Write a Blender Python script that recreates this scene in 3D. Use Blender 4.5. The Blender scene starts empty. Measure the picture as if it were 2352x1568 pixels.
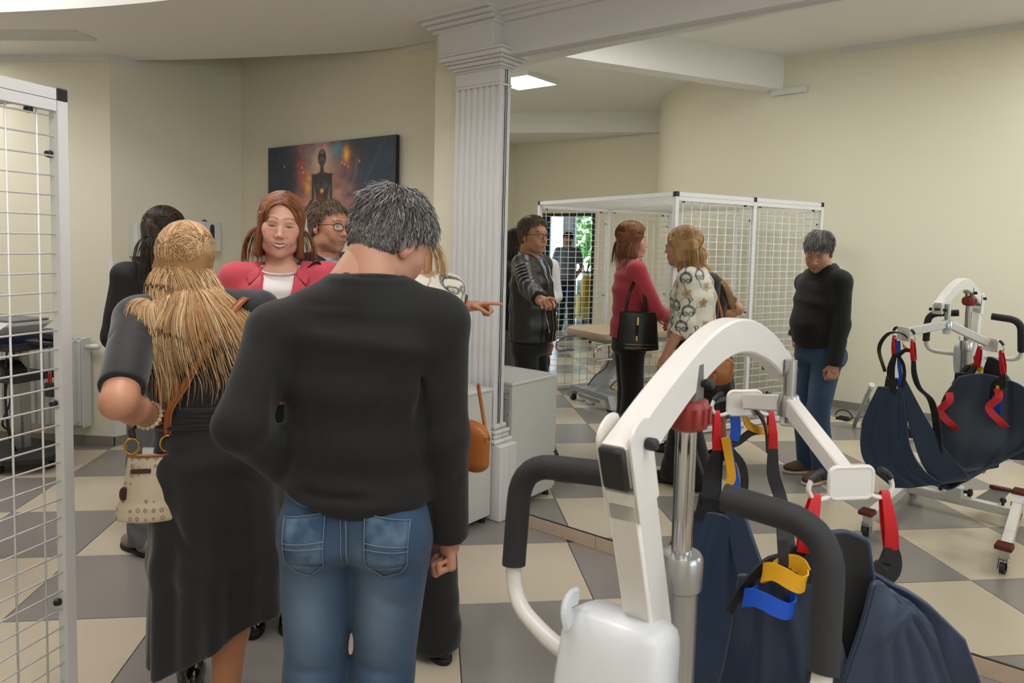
import bpy, math, random
import numpy as np
from mathutils import Vector, Matrix
random.seed(7); RNG = np.random.default_rng(7)
SC = bpy.context.scene; COL = SC.collection
R = math.radians
# ---------------------------------------------------------------- camera
H = 1.541
cam = bpy.data.cameras.new('camera'); camo = bpy.data.objects.new('camera', cam); COL.objects.link(camo)
cam.sensor_fit = 'HORIZONTAL'; cam.sensor_width = 36.0; cam.lens = 36.0*1643.97/2352
cam.shift_x = -19.93/2352; cam.shift_y = -111.63/2352; cam.clip_start = 0.05; cam.clip_end = 100
_p, _r = 0.0677, 0.0245
_c, _s, _cr, _sr = math.cos(_p), math.sin(_p), math.cos(_r), math.sin(_r)
X = Vector((1,0,0)); D = Vector((0,-_s,-_c)); FW = Vector((0,_c,-_s))
rt = X*_cr - D*_sr; dn = X*_sr + D*_cr
M = Matrix((( rt.x, -dn.x, -FW.x, 0),( rt.y, -dn.y, -FW.y, 0),( rt.z, -dn.z, -FW.z, H),(0,0,0,1)))
camo.matrix_world = M
cam.dof.use_dof = True; cam.dof.focus_distance = 3.2; cam.dof.aperture_fstop = 9.0
SC.camera = camo
# ---------------------------------------------------------------- exposure, world
SC.view_settings.view_transform = 'Standard'; SC.view_settings.look = 'None'
SC.view_settings.exposure = 0.0; SC.view_settings.gamma = 1.0; SC.view_settings.use_curve_mapping = False
world = bpy.data.worlds.new('world'); SC.world = world; world.use_nodes = True
bg = world.node_tree.nodes['Background']; bg.inputs[0].default_value = (0.72,0.86,1.0,1); bg.inputs[1].default_value = 6.0
LED = 17.0
# ---------------------------------------------------------------- helpers
def lin(h):
    h = h.lstrip('#'); v = [int(h[i:i+2],16)/255 for i in (0,2,4)]
    return tuple((c/12.92 if c <= .04045 else ((c+.055)/1.055)**2.4) for c in v)+(1,)
def setin(b, **kw):
    for k, v in kw.items():
        if k in b.inputs: b.inputs[k].default_value = v
def mat(name, col, rough=.5, metal=0, spec=.5, bump=0, bscale=200, var=0, vscale=6, vcol=None, sheen=0, coat=0, trans=0, detail=3, stretch=None, attr=None, sss=0):
    m = bpy.data.materials.new(name); m.use_nodes = True; nt = m.node_tree; b = nt.nodes['Principled BSDF']
    c = lin(col) if isinstance(col,str) else tuple(col)+((1,) if len(col)==3 else ())
    b.inputs['Base Color'].default_value = c
    setin(b, **{'Roughness':rough,'Metallic':metal,'Specular IOR Level':spec,'Sheen Weight':sheen,'Coat Weight':coat,'Transmission Weight':trans,'Subsurface Weight':sss})
    if sss: b.inputs['Subsurface Radius'].default_value=(1,.35,.2); b.inputs['Subsurface Scale'].default_value=.006
    tc = nt.nodes.new('ShaderNodeTexCoord'); vec = tc.outputs['Object']
    if stretch:
        mp = nt.nodes.new('ShaderNodeMapping'); mp.inputs['Scale'].default_value = stretch
        nt.links.new(vec, mp.inputs[0]); vec = mp.outputs[0]
    if attr:
        a = nt.nodes.new('ShaderNodeAttribute'); a.attribute_name = attr
        nt.links.new(a.outputs['Color'], b.inputs['Base Color'])
    if var:
        n = nt.nodes.new('ShaderNodeTexNoise'); n.inputs['Scale'].default_value = vscale; n.inputs['Detail'].default_value = 4
        nt.links.new(vec, n.inputs['Vector'])
        mx = nt.nodes.new('ShaderNodeMix'); mx.data_type='RGBA'
        v = lin(vcol) if vcol else tuple(min(1,x*(1-var)) for x in c[:3])+(1,)
        mx.inputs[6].default_value = c; mx.inputs[7].default_value = v
        if attr: nt.links.new(a.outputs['Color'], mx.inputs[6])
        rp = nt.nodes.new('ShaderNodeMapRange'); rp.inputs[1].default_value=.35; rp.inputs[2].default_value=.7
        nt.links.new(n.outputs['Fac'], rp.inputs[0]); nt.links.new(rp.outputs[0], mx.inputs[0])
        nt.links.new(mx.outputs[2], b.inputs['Base Color'])
    if bump:
        n = nt.nodes.new('ShaderNodeTexNoise'); n.inputs['Scale'].default_value = bscale; n.inputs['Detail'].default_value = detail
        nt.links.new(vec, n.inputs['Vector'])
        bp = nt.nodes.new('ShaderNodeBump'); bp.inputs['Strength'].default_value = min(1,bump); bp.inputs['Distance'].default_value = .002
        nt.links.new(n.outputs['Fac'], bp.inputs['Height']); nt.links.new(bp.outputs[0], b.inputs['Normal'])
    return m
def emit(name, col, s):
    m = bpy.data.materials.new(name); m.use_nodes = True; nt = m.node_tree; nt.nodes.clear()
    e = nt.nodes.new('ShaderNodeEmission'); e.inputs[0].default_value = lin(col); e.inputs[1].default_value = s
    o = nt.nodes.new('ShaderNodeOutputMaterial'); nt.links.new(e.outputs[0], o.inputs[0]); return m
def unit(v): v = np.asarray(v,float); return v/max(np.linalg.norm(v),1e-9)
class MB:
    def __init__(s): s.v=[]; s.f=[]; s.mi=[]; s.cur=0
    def add(s, vs, fs):
        o=len(s.v); s.v+= [tuple(map(float,q)) for q in vs]; s.f+=[tuple(i+o for i in f) for f in fs]; s.mi+=[s.cur]*len(fs); return s
    def box(s, c, d, ax=None, bev=0):
        c=np.array(c,float); d=np.array(d,float)/2
        ax = np.eye(3) if ax is None else np.array(ax,float)
        if bev<=0:
            vs=[c+ax.T@(d*np.array(q)) for q in ((-1,-1,-1),(1,-1,-1),(1,1,-1),(-1,1,-1),(-1,-1,1),(1,-1,1),(1,1,1),(-1,1,1))]
            return s.add(vs,[(3,2,1,0),(4,5,6,7),(0,1,5,4),(1,2,6,5),(2,3,7,6),(3,0,4,7)])
        b=min(bev,min(d)*.98); vs=[]; ix={}
        for sx in (-1,1):
            for sy in (-1,1):
                for sz in (-1,1):
                    for k in range(3):
                        q=np.array([sx,sy,sz])*(d-b); q[k]=(sx,sy,sz)[k]*d[k]
                        ix[(sx,sy,sz,k)]=len(vs); vs.append(c+ax.T@q)
        fs=[]
        def face(a,k):
            u,w=[i for i in range(3) if i!=k]; r=[]
            for (p,q) in ((-1,-1),(1,-1),(1,1),(-1,1)):
                t=[0,0,0]; t[k]=a; t[u]=p; t[w]=q; r.append(ix[(*t,k)])
            return r
        for k in range(3):
            for a in (-1,1):
                r=face(a,k); fs.append(r if (a>0)==(k!=1) else r[::-1])
        for k in range(3):
            u,w=[i for i in range(3) if i!=k]
            for p in (-1,1):
                for q in (-1,1):
                    t0=[0,0,0]; t0[u]=p;t0[w]=q;t1=list(t0);t0[k]=-1;t1[k]=1
                    fs.append([ix[(*t0,u)],ix[(*t1,u)],ix[(*t1,w)],ix[(*t0,w)]])
        for sx in (-1,1):
            for sy in (-1,1):
                for sz in (-1,1): fs.append([ix[(sx,sy,sz,k)] for k in range(3)])
        ctr=c; out=[]
        for f in fs:
            P=[np.array(vs[i]) for i in f]; n=np.cross(P[1]-P[0],P[2]-P[0]); m=sum(P)/len(P)-ctr
            out.append(f if n@m>0 else f[::-1])
        return s.add(vs,out)
    def bar(s, a, b, w, h=None, up=(0,0,1), bev=0):
        a=np.array(a,float); b=np.array(b,float); z=unit(b-a); x=np.cross(up,z)
        if np.linalg.norm(x)<1e-4: x=np.cross((0,1,0),z)
        x=unit(x); y=np.cross(z,x); h=h or w
        return s.box((a+b)/2,(w,h,np.linalg.norm(b-a)),np.stack([x,y,z]),bev)
    def tube(s, pts, r, n=10, cap=True, closed=False, rs=None, flat=None, up=None):
        P=[np.array(p,float) for p in pts]; m=len(P); rs = rs or [r]*m
        T=[]
        for i in range(m):
            if closed: t=P[(i+1)%m]-P[(i-1)%m]
            else: t=P[min(i+1,m-1)]-P[max(i-1,0)]
            T.append(unit(t))
        u=np.cross(T[0],up if up is not None else ((0,0,1) if abs(T[0][2])<.9 else (1,0,0))); u=unit(u); vs=[]
        for i in range(m):
            u=unit(u-T[i]*(u@T[i])); w=np.cross(T[i],u)
            for k in range(n):
                a=2*math.pi*k/n; fx,fy=flat if flat else (1,1)
                vs.append(P[i]+rs[i]*(fx*math.cos(a)*u+fy*math.sin(a)*w))
        fs=[]
        for i in range(m if closed else m-1):
            j=(i+1)%m
            for k in range(n):
                l=(k+1)%n; fs.append((i*n+k,i*n+l,j*n+l,j*n+k))
        if cap and not closed:
            fs.append(tuple(range(n))[::-1]); fs.append(tuple((m-1)*n+k for k in range(n)))
        return s.add(vs,fs)
    def cyl(s,a,b,r,n=16,r2=None): return s.tube([a,b],r,n,rs=[r,r if r2 is None else r2])
    def lathe(s, prof, c=(0,0,0), n=20, ax=None):
        c=np.array(c,float); ax=np.eye(3) if ax is None else np.array(ax,float); vs=[];m=len(prof)
        for (r,z) in prof:
            for k in range(n):
                a=2*math.pi*k/n; vs.append(c+ax.T@np.array((r*math.cos(a),r*math.sin(a),z)))
        fs=[(i*n+k,i*n+(k+1)%n,(i+1)*n+(k+1)%n,(i+1)*n+k) for i in range(m-1) for k in range(n)]
        fs.append(tuple(range(n))[::-1]); fs.append(tuple((m-1)*n+k for k in range(n)))
        return s.add(vs,fs)
    def prism(s, poly, vec):
        n=len(poly); a=[np.array(p,float) for p in poly]; vec=np.array(vec,float)
        N_=sum(np.cross(a[i]-a[0],a[(i+1)%n]-a[0]) for i in range(1,n-1))
        if N_@vec<0: a=a[::-1]
        vs=a+[p+vec for p in a]
        return s.add(vs,[tuple(range(n))[::-1],tuple(range(n,2*n))]+[(i,(i+1)%n,(i+1)%n+n,i+n) for i in range(n)])
    def sheet(s, grid, th=0.004):
        """grid[i][j] points -> closed thick sheet"""
        G=np.array(grid,float); a,b=G.shape[:2]
        du=np.gradient(G,axis=0); dv=np.gradient(G,axis=1); nn=np.cross(du,dv); nn/=np.linalg.norm(nn,axis=2,keepdims=True)+1e-9
        A=(G+nn*th/2).reshape(-1,3); B=(G-nn*th/2).reshape(-1,3); o=a*b; fs=[]
        for i in range(a-1):
            for j in range(b-1):
                q=(i*b+j,(i+1)*b+j,(i+1)*b+j+1,i*b+j+1); fs.append(q); fs.append(tuple(x+o for x in q[::-1]))
        bd=[i*b for i in range(a)]+[(a-1)*b+j for j in range(1,b)]+[i*b+b-1 for i in range(a-2,-1,-1)]+[j for j in range(b-2,0,-1)]
        for k in range(len(bd)):
            p,q=bd[k],bd[(k+1)%len(bd)]; fs.append((q,p,p+o,q+o))
        return s.add(list(A)+list(B),fs)
    def build(s, name, m, parent=None, smooth=False, kind=None, label=None, subd=0, loc=None):
        me=bpy.data.meshes.new(name); me.from_pydata(s.v,[],s.f)
        ms=m if isinstance(m,(list,tuple)) else [m]
        for q in ms: me.materials.append(q)
        if len(ms)>1: me.polygons.foreach_set('material_index',s.mi)
        if smooth:
            me.polygons.foreach_set('use_smooth',[True]*len(me.polygons))
            if smooth!='all':
                try: me.set_sharp_from_angle(angle=R(40))
                except Exception: pass
        me.update()
        o=bpy.data.objects.new(name,me); COL.objects.link(o)
        if parent: o.parent=parent
        if loc is not None: o.location=loc
        if kind: o['kind']=kind
        if label: o['label']=label
        if subd:
            q=o.modifiers.new('subdivision','SUBSURF'); q.levels=subd; q.render_levels=subd
        return o
def tag(o, label, cat, group=None):
    o['label']=label; o['category']=cat
    if group: o['group']=group
    return o
def thing(name, label, cat, loc=(0,0,0), rz=0, group=None):
    o=bpy.data.objects.new(name,None); COL.objects.link(o); o.location=loc; o.rotation_euler=(0,0,rz); o.empty_display_size=.1
    return tag(o,label,cat,group)
def dupobj(src, name, parent, loc=(0,0,0), rot=None):
    o=src.copy(); o.name=name; COL.objects.link(o); o.parent=parent; o.location=loc
    if rot is not None: o.rotation_euler=rot
    return o
def arc(c, r, a0, a1, n, u, w):
    c=np.array(c,float);u=np.array(u,float);w=np.array(w,float)
    return [c+r*(math.cos(a)*u+math.sin(a)*w) for a in np.linspace(a0,a1,n)]
def fillet(pts, r, n=6):
    P=[np.array(p,float) for p in pts]; out=[P[0]]
    for i in range(1,len(P)-1):
        a=unit(P[i-1]-P[i]); b=unit(P[i+1]-P[i]); d=min(r,np.linalg.norm(P[i-1]-P[i])*.49,np.linalg.norm(P[i+1]-P[i])*.49)
        A=P[i]+a*d; B=P[i]+b*d
        for t in np.linspace(0,1,n): out.append((1-t)**2*A+2*t*(1-t)*P[i]+t*t*B)
    out.append(P[-1]); return out
def smoothpath(pts, n=8):
    P=[np.array(p,float) for p in pts]; P=[2*P[0]-P[1]]+P+[2*P[-1]-P[-2]]; out=[]
    for i in range(1,len(P)-2):
        for t in np.linspace(0,1,n,endpoint=False):
            a,b,c,d=P[i-1],P[i],P[i+1],P[i+2]
            out.append(.5*((2*b)+(-a+c)*t+(2*a-5*b+4*c-d)*t*t+(-a+3*b-3*c+d)*t**3))
    out.append(P[-2]); return out
# ---------------------------------------------------------------- room frame: e along the mirror wall, n towards it
PHI=R(-37.8); E_=np.array([math.cos(PHI),math.sin(PHI),0]); N_=np.array([-math.sin(PHI),math.cos(PHI),0])
def W(s,n,z=0): return s*E_+n*N_+np.array([0,0,z])
CEIL=3.53
M_wall=mat('cream_wall_paint','#e4dfca',.85,bump=.12,bscale=350)
M_ceil=mat('ceiling_paint','#eceae6',.9)
M_trimw=mat('white_band_paint','#d9dad4',.8)
M_plast=mat('white_plaster_moulding','#dbd9d8',.6,bump=.1,bscale=60)
M_grout=mat('dark_grout','#4a4640',.9)
M_beige=mat('beige_polished_tile','#cabda8',.27,spec=.4,bump=.02,bscale=900,var=.06,vscale=2.5)
M_grey=mat('grey_polished_tile','#8f8984',.24,spec=.4,var=.09,vscale=1.5,bump=.02,bscale=900)
M_skirt=mat('grey_skirting_tile','#8b857c',.35)
M_strip=mat('beige_strip_tile','#c2ad97',.3,var=.08,vscale=20)
M_white=mat('white_powder_coat','#e4e3e2',.4)
M_black=mat('black_plastic','#1c1c1e',.45)
# floor
fl=MB(); fl.box((-1.5,1.5,-.06),(26,26,.11)); floor=fl.build('floor',M_grout,kind='structure'); floor['label']='checkerboard of large beige and grey square tiles'
TA=.1262; T=.6; TO=np.array([.352,3.037]); tu=np.array([math.cos(TA),math.sin(TA)]); tv=np.array([-math.sin(TA),math.cos(TA)])
tl={}
for nm,m in (('b',M_beige),('g',M_grey)):
    q=MB(); q.box((0,0,-.006),(T-.004,T-.004,.012),bev=.0012); tl[nm]=q
cand=[]
for i in range(-22,16):
    for j in range(-22,16):
        c=TO+(i+.5)*T*tu+(j+.5)*T*tv; Pn=c[0]*N_[0]+c[1]*N_[1]
        if -10<Pn<3.35 and -12<c[0]<4: cand.append((np.hypot(c[0]+.9,c[1]-2.0),i,j,c))
cand.sort(key=lambda q:q[0]); proto={}; rest={'b':MB(),'g':MB()}
for k,(d_,i,j,c) in enumerate(cand):
    key='b' if (i+j)%2 else 'g'
    if k<290:
        if key not in proto:
            o=tl[key].build('tile',M_beige if key=='b' else M_grey,floor); o.rotation_euler=(0,0,TA); o.location=(c[0],c[1],0); proto[key]=o
        else: dupobj(proto[key],'tile',floor,(c[0],c[1],0))
    else: rest[key].box((c[0],c[1],-.006),(T-.004,T-.004,.012),np.array([[*tu,0],[*tv,0],[0,0,1]]))
for key,m in (('b',M_beige),('g',M_grey)): rest[key].build('far_tiles',m,floor,kind='stuff')
# walls (each a slab with thickness)
def wall(name,a,b,z0,z1,th=.12,m=None,flip=1):
    """a,b plan points of the visible face; thickness grows to the left of a->b (flip)"""
    a=np.array(a[:2]);b=np.array(b[:2]);t=(b-a)/np.linalg.norm(b-a);n=np.array([-t[1],t[0]])*th*flip
    q=MB(); q.prism([(*a,z0),(*b,z0),(*(b+n),z0),(*(a+n),z0)],(0,0,z1-z0)); return q.build(name,m or M_wall,kind='structure')
A=np.array([-2.94,5.14]); w1=np.array([math.cos(R(176)),math.sin(R(176))]); Bc=W(-5.474,3.27)[:2]
wall('wall_front',W(-2.53,3.085),W(3.0,3.085),0,CEIL,flip=1)
wall('wall_pier',W(-3.06,3.074),W(-2.5,3.074),0,CEIL,th=.32)
wall('wall_painting',Bc,W(-3.06,3.27),0,CEIL)
wall('wall_dispenser',A,Bc,0,CEIL,flip=1)
WL=A+2.63*w1; wall('wall_left',WL,A,0,CEIL)
wall('wall_end',W(-7.66,-3.62),WL,0,CEIL)
wall('wall_back',W(3.0,-1.38),W(-1.96,-1.38),0,CEIL)
q=MB()
for (n0,n1,z0,z1) in ((3.3,2.2,0,CEIL),(2.2,-.7,0,1.1),(2.2,-.7,2.35,CEIL),(-.7,-1.5,0,CEIL)): q.prism([W(3.0,n0,z0),W(3.0,n1,z0),W(3.12,n1,z0),W(3.12,n0,z0)],(0,0,z1-z0))
q.build('wall_right',M_wall,kind='structure')
wn3=thing('window_3','wide window added to the unseen side wall to let in more daylight','window',tuple(W(3.06,.75)),PHI+R(90)); wn3['kind']='structure'  # added opening in an unseen wall, brings extra daylight into the room
for x in (-1.42,-.48,.48,1.42): q=MB(); q.box((x,0,1.725),(.07,.08,1.3)); q.build('window_frame',M_white,wn3)
for z in (1.13,2.32): q=MB(); q.box((0,0,z),(2.9,.08,.07)); q.build('window_rail',M_white,wn3)

q=MB(); ctr=(-1.96,-4.52); RAD=3.14; arcp=[]
for a in np.linspace(90,182,36): arcp.append((ctr[0]+RAD*math.cos(R(a)),ctr[1]+RAD*math.sin(R(a))))
inn=[(ctr[0]+(RAD-.12)*math.cos(R(a)),ctr[1]+(RAD-.12)*math.sin(R(a))) for a in np.linspace(90,182,36)]
vs=[W(*p,0) for p in arcp]+[W(*p,CEIL) for p in arcp]+[W(*p,0) for p in inn]+[W(*p,CEIL) for p in inn]; n=36; fs=[]
for i in range(n-1): fs+= [(i,i+1,n+i+1,n+i)[::-1],(2*n+i,2*n+i+1,3*n+i+1,3*n+i)]
q.add(vs,fs).build('wall_curved',M_wall,kind='structure',smooth=True)
DN=-3.5; D0,D1,DH=-7.05,-6.03,2.06
q=MB()
for (s0,s1,z0,z1) in ((-7.8,D0,0,CEIL),(D1,-4.9,0,CEIL),(D0,D1,DH,CEIL)):
    q.prism([W(s0,DN,z0),W(s1,DN,z0),W(s1,DN-.14,z0),W(s0,DN-.14,z0)],(0,0,z1-z0))
q.build('wall_door',M_wall,kind='structure')
q=MB(); q.box((-2,1,CEIL+.05),(24,24,.1)); q.build('ceiling',M_ceil,kind='structure')
# lowered ceiling slab with curved edges
front=smoothpath([(-5.6,4.42,0),(-4.6,4.40,0),(-3.8,4.34,0),(-3.05,4.22,0),(-2.3,4.05,0),(-1.6,3.80,0),(-1.0,3.44,0),(-.56,3.18,0),(-.1,2.85,0),(.35,2.56,0),(1.2,2.0,0),(2.4,1.2,0)],5)
back=smoothpath([(-2.98,5.16,0),(-2.83,5.27,0),(-2.356,5.2,0),(-1.85,5.09,0),(-1.2,4.91,0),(-.80,4.745,0)],5)
edge=[(p[0],p[1],2.80) for p in front]+[(*W(2.6,3.085)[:2],2.80),(*W(-3.05,3.085)[:2],2.80),(*W(-3.07,3.26)[:2],2.80)]+[(p[0],p[1],2.80) for p in back[::-1]]+[(*A,2.80),(*(WL),2.80)]
q=MB(); q.prism(edge,(0,0,CEIL-2.80)); q.build('ceiling_slab',M_ceil,kind='structure')
# soffit over the door, ceiling beam
q=MB(); q.prism([W(-7.66,-2.08,3.23),W(-4.9,-3.48,3.23),W(-7.66,-3.5,3.23)],(0,0,.3)); q.build('ceiling_soffit',M_ceil,kind='structure')
q=MB(); bd=unit(np.array([-.41,-2.36,0])); bx=np.array([bd[1],-bd[0],0]); b0=np.array([-2.2,3.95,3.2]); b1=np.array([-2.86,.40,3.2])
q.prism([b0,b1,b1+bx*.2,b0+bx*.2],(0,0,.33)); q.build('ceiling_beam',M_ceil,kind='structure')
# white bands under ceiling
def band(name,a,b,z0,z1,off=.012):
    a=np.array(a[:2]);b=np.array(b[:2]);t=(b-a)/np.linalg.norm(b-a);n=np.array([t[1],-t[0]])*off
    q=MB(); q.prism([(*a,z0),(*b,z0),(*(b+n),z0),(*(a+n),z0)],(0,0,z1-z0)); return q
band('x',WL,A,2.75,2.80,.006).build('trim_1',M_trimw,kind='structure')
band('x',A,A+.22*N_[:2],2.745,2.80,.006).build('trim_2',M_trimw,kind='structure')
band('x',W(-3.51,3.27),W(-3.06,3.27),2.755,2.82,.006).build('trim_3',M_trimw,kind='structure')
band('x',W(3,-1.38),W(-1.96,-1.38),3.47,3.53,.006).build('trim_4',M_trimw,kind='structure')
q=MB(); q.prism([(*A,0.07),(*(A+.022*w1-np.array([0,.008])),.07),(*(A+np.array([.012,-.012])),.07),(*(A+.07*N_[:2]+np.array([.012,0])),.07)],(0,0,1.29)); q.build('trim_5',M_white,kind='structure')
band('x',W(-2.25,-1.38),W(-2.62,-1.40),3.14,3.2,.01).build('trim_6',M_trimw,kind='structure')
# skirting tiles
def skirting(name,a,b,h=.07,m=None,ln=.6,th=.01):
    a=np.array(a[:2]);b=np.array(b[:2]);L=np.linalg.norm(b-a);t=(b-a)/L;n=np.array([t[1],-t[0]])
    q=MB(); q.prism([(*a,0),(*b,0),(*(b+n*th*.5),0),(*(a+n*th*.5),0)],(0,0,h-.002)); root=q.build(name,M_grout,kind='structure')
    k=0
    while k*ln<L-.02:
        s0=a+t*(k*ln+.0015); s1=a+t*(min((k+1)*ln,L)-.0015)
        q=MB(); q.prism([(*s0,.001),(*s1,.001),(*(s1+n*th),.001),(*(s0+n*th),.001)],(0,0,h-.001)); q.build('skirting_tile',m or M_skirt,root); k+=1
    return root
skirting('baseboard_front',W(-2.455,3.074),W(2.6,3.074),.066,M_strip,.602,.014)
skirting('baseboard_left',WL,A); skirting('baseboard_dispenser',A,Bc); skirting('baseboard_painting',Bc,W(-3.06,3.27))
skirting('baseboard_back',W(3,-1.38),W(-1.96,-1.38))
# ---------------------------------------------------------------- mirror
mm=bpy.data.materials.new('mirror_silvering'); mm.use_nodes=True; nt=mm.node_tree; b=nt.nodes['Principled BSDF']
setin(b,**{'Base Color':(.93,.955,.93,1),'Metallic':1.0,'Roughness':0.0})
q=MB(); q.prism([W(-2.517,3.070,.067),W(2.6,3.070,.067),W(2.6,3.080,.067),W(-2.517,3.080,.067)],(0,0,2.552-.067))
mir=q.build('wall_mirror',mm); tag(mir,'large frameless mirror covering the wall right of the fluted white pilaster','mirror')
q=MB(); q.prism([W(-2.517,3.064,.066),W(2.6,3.064,.066),W(2.6,3.072,.066),W(-2.517,3.072,.066)],(0,0,.003)); q.build('mirror_edge',M_black,mir)
# ---------------------------------------------------------------- entablature over the mirror and the pilaster
q=MB(); q.prism([W(-2.52,3.03,2.552),W(2.7,3.03,2.552),W(2.7,3.09,2.552),W(-2.52,3.09,2.552)],(0,0,.25)); beam=q.build('trim_7',M_plast,kind='structure'); beam['label']='white plaster entablature above the mirror'
for z0,z1,n0 in ((2.725,2.75,3.005),(2.75,2.77,2.985),(2.77,2.80,2.955)):
    q=MB(); q.prism([W(-2.54,n0,z0),W(2.7,n0,z0),W(2.7,3.04,z0),W(-2.54,3.04,z0)],(0,0,z1-z0)); q.build('cornice_moulding',M_plast,beam)
pil=thing('pilaster','fluted white plaster pilaster at the left end of the mirror wall','pilaster',tuple(W(-2.685,3.074)),PHI); pil['kind']='structure'
def pbox(s0,s1,n0,z0,z1,name,bev=.004):
    q=MB(); q.box(((s0+s1)/2+2.685,-(3.076-n0)/2+.001,(z0+z1)/2),(s1-s0,3.076-n0,z1-z0),bev=bev); return q.build(name,M_plast,pil,smooth=False)
pbox(-2.885,-2.435,3.0,0,.43,'pedestal',.006)
for z0,z1,d in ((.43,.455,.035),(.455,.48,.022),(.482,.505,.026),(.507,.535,.012)): pbox(-2.857-d,-2.513+d*1.2,3.028-d,z0,z1,'base_moulding',.008)
sh=MB(); pts=[]; x0,x1=-.165,.165; k=7; dep=.012
prof=[(x0,0),(x0,-.05)]
for i in range(k):
    c=x0+.03+(x1-x0-.06)*(i/(k-1))
    prof+=[(c-.017,-.05),(c-.012,-.05+dep),(c+.006,-.05+dep),(c+.011,-.05)]
prof+=[(x1,-.05),(x1,0)]
sh.prism([(p[0],p[1]+.002,.535) for p in prof],(0,0,2.41-.535)); sh.build('fluted_shaft',M_plast,pil)
pbox(-2.855,-2.513,3.02,2.40,2.415,'capital_fillet',.003)
pbox(-2.85,-2.517,3.024,2.415,2.49,'capital_neck')
for z0,z1,d in ((2.488,2.50,.008),(2.50,2.515,.018),(2.515,2.535,.036),(2.535,2.55,.055),(2.55,2.575,.07),(2.575,2.59,.078)): pbox(-2.85-d,-2.517+d*.9,3.024-d,z0,z1,'capital_moulding',.005)
pbox(-2.93,-2.52,2.962,2.585,2.72,'capital_block')
for z0,z1,d in ((2.715,2.735,.012),(2.735,2.758,.035),(2.758,2.78,.06),(2.78,2.81,.09)): pbox(-2.96-d,-2.5,2.965-d,z0,z1,'cornice',.005)
# crack between pilaster and mirror
q=MB(); random.seed(3); zz=np.linspace(.45,2.5,40); pth=[W(-2.5145+random.uniform(-.0012,.0012),3.062,z) for z in zz]; q.tube(pth,.0022,4); q.build('joint_crack',M_black,pil).matrix_parent_inverse=Matrix.Rotation(-PHI,4,'Z')@Matrix.Translation(-Vector(W(-2.685,3.074)))
# ---------------------------------------------------------------- lights: square LED panels
def led(x,y,z,rz,label,grp,size=.6,strength=LED):
    t=thing('ceiling_light',label,'ceiling light',(x,y,z),rz,grp)
    q=MB(); h=size/2; w=.012
    for (a,b_) in (((-h,-h+w/2),(h,-h+w/2)),((-h,h-w/2),(h,h-w/2)),((-h+w/2,-h+w),(-h+w/2,h-w)),((h-w/2,-h+w),(h-w/2,h-w))):
        q.box(((a[0]+b_[0])/2,(a[1]+b_[1])/2,-.025),(max(w,abs(b_[0]-a[0])),max(w,abs(b_[1]-a[1])),.05))
    q.build('frame',M_white,t)
    q=MB(); q.box((0,0,-.04),(size-.024,size-.024,.012)); q.build('diffuser',emit('led_diffuser','#fffcfb',strength),t)
led(-4.75,2.70,CEIL,R(52.2),'square white ceiling panel light mirrored beside the pilaster','panel lights',strength=20)
for k,(s_,n_,st) in enumerate(((-1.1,.75,LED),(.6,.6,LED),(2.0,.6,LED),(.6,-.75,LED),(-2.6,1.25,1.5*LED),(1.2,1.7,LED),(-4.55,.75,.8*LED),(-4.9,1.45,.8*LED))):
    p=W(s_,n_); led(p[0],p[1],CEIL,R(52.2),'square white ceiling panel light above the camera side of the room','panel lights overhead',strength=st)
led(-4.35,4.75,2.80,R(-5),'square white panel light added under the lowered ceiling to brighten the left walls','added panel lights',strength=1.0*LED)  # added lamp, out of view, lifts the dim left walls
# ================================================================ cage
M_wire=mat('white_wire_coating','#e9e9e4',.35)
CG=np.array([-1.455,2.262,0]); ca=unit(np.array([-.28,-.96,0])); cb=np.array([ca[1],-ca[0],0]); LA,LB,CH=.885,2.02,1.985
cage=thing('suspension_cage','white wire mesh therapy cage with black corner caps beside the treatment couch','cage',tuple(CG),math.atan2(ca[1],ca[0]))
# local: x along front face (a), y = -b  (b direction is to local -y)
def cp(a,b,z): return np.array([a,-b,z])
PW=.035
for i,(a,b) in enumerate(((0,0),(LA,0),(2*LA,0),(0,LB),(LA,LB),(2*LA,LB))):
    q=MB(); q.box((a,-b,(CH-PW)/2),(PW,PW,CH-PW)); q.build('post',M_white,cage)
    q=MB(); q.box((a,-b,CH-.0175),(PW*1.12,PW*1.12,.042),bev=.004); q.build('corner_cap',M_black,cage)
def rail(p,q_): 
    q=MB(); q.bar(p,q_,.033,.033); q.build('rail',M_white,cage)
for b in (0,LB):
    for k in (0,1):
        rail(cp(k*LA+.02,b,CH-.0175),cp((k+1)*LA-.02,b,CH-.0175)); rail(cp(k*LA+.02,b,CH-.0525),cp((k+1)*LA-.02,b,CH-.0525)); rail(cp(k*LA+.02,b,.03),cp((k+1)*LA-.02,b,.03))
for a in (0,LA,2*LA): rail(cp(a,.02,CH-.0175),cp(a,LB-.02,CH-.0175))
rail(cp(2*LA,.02,.03),cp(2*LA,LB-.02,.03)); rail(cp(2*LA,LB/2,.05),cp(2*LA,LB/2,CH-.03))
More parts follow.
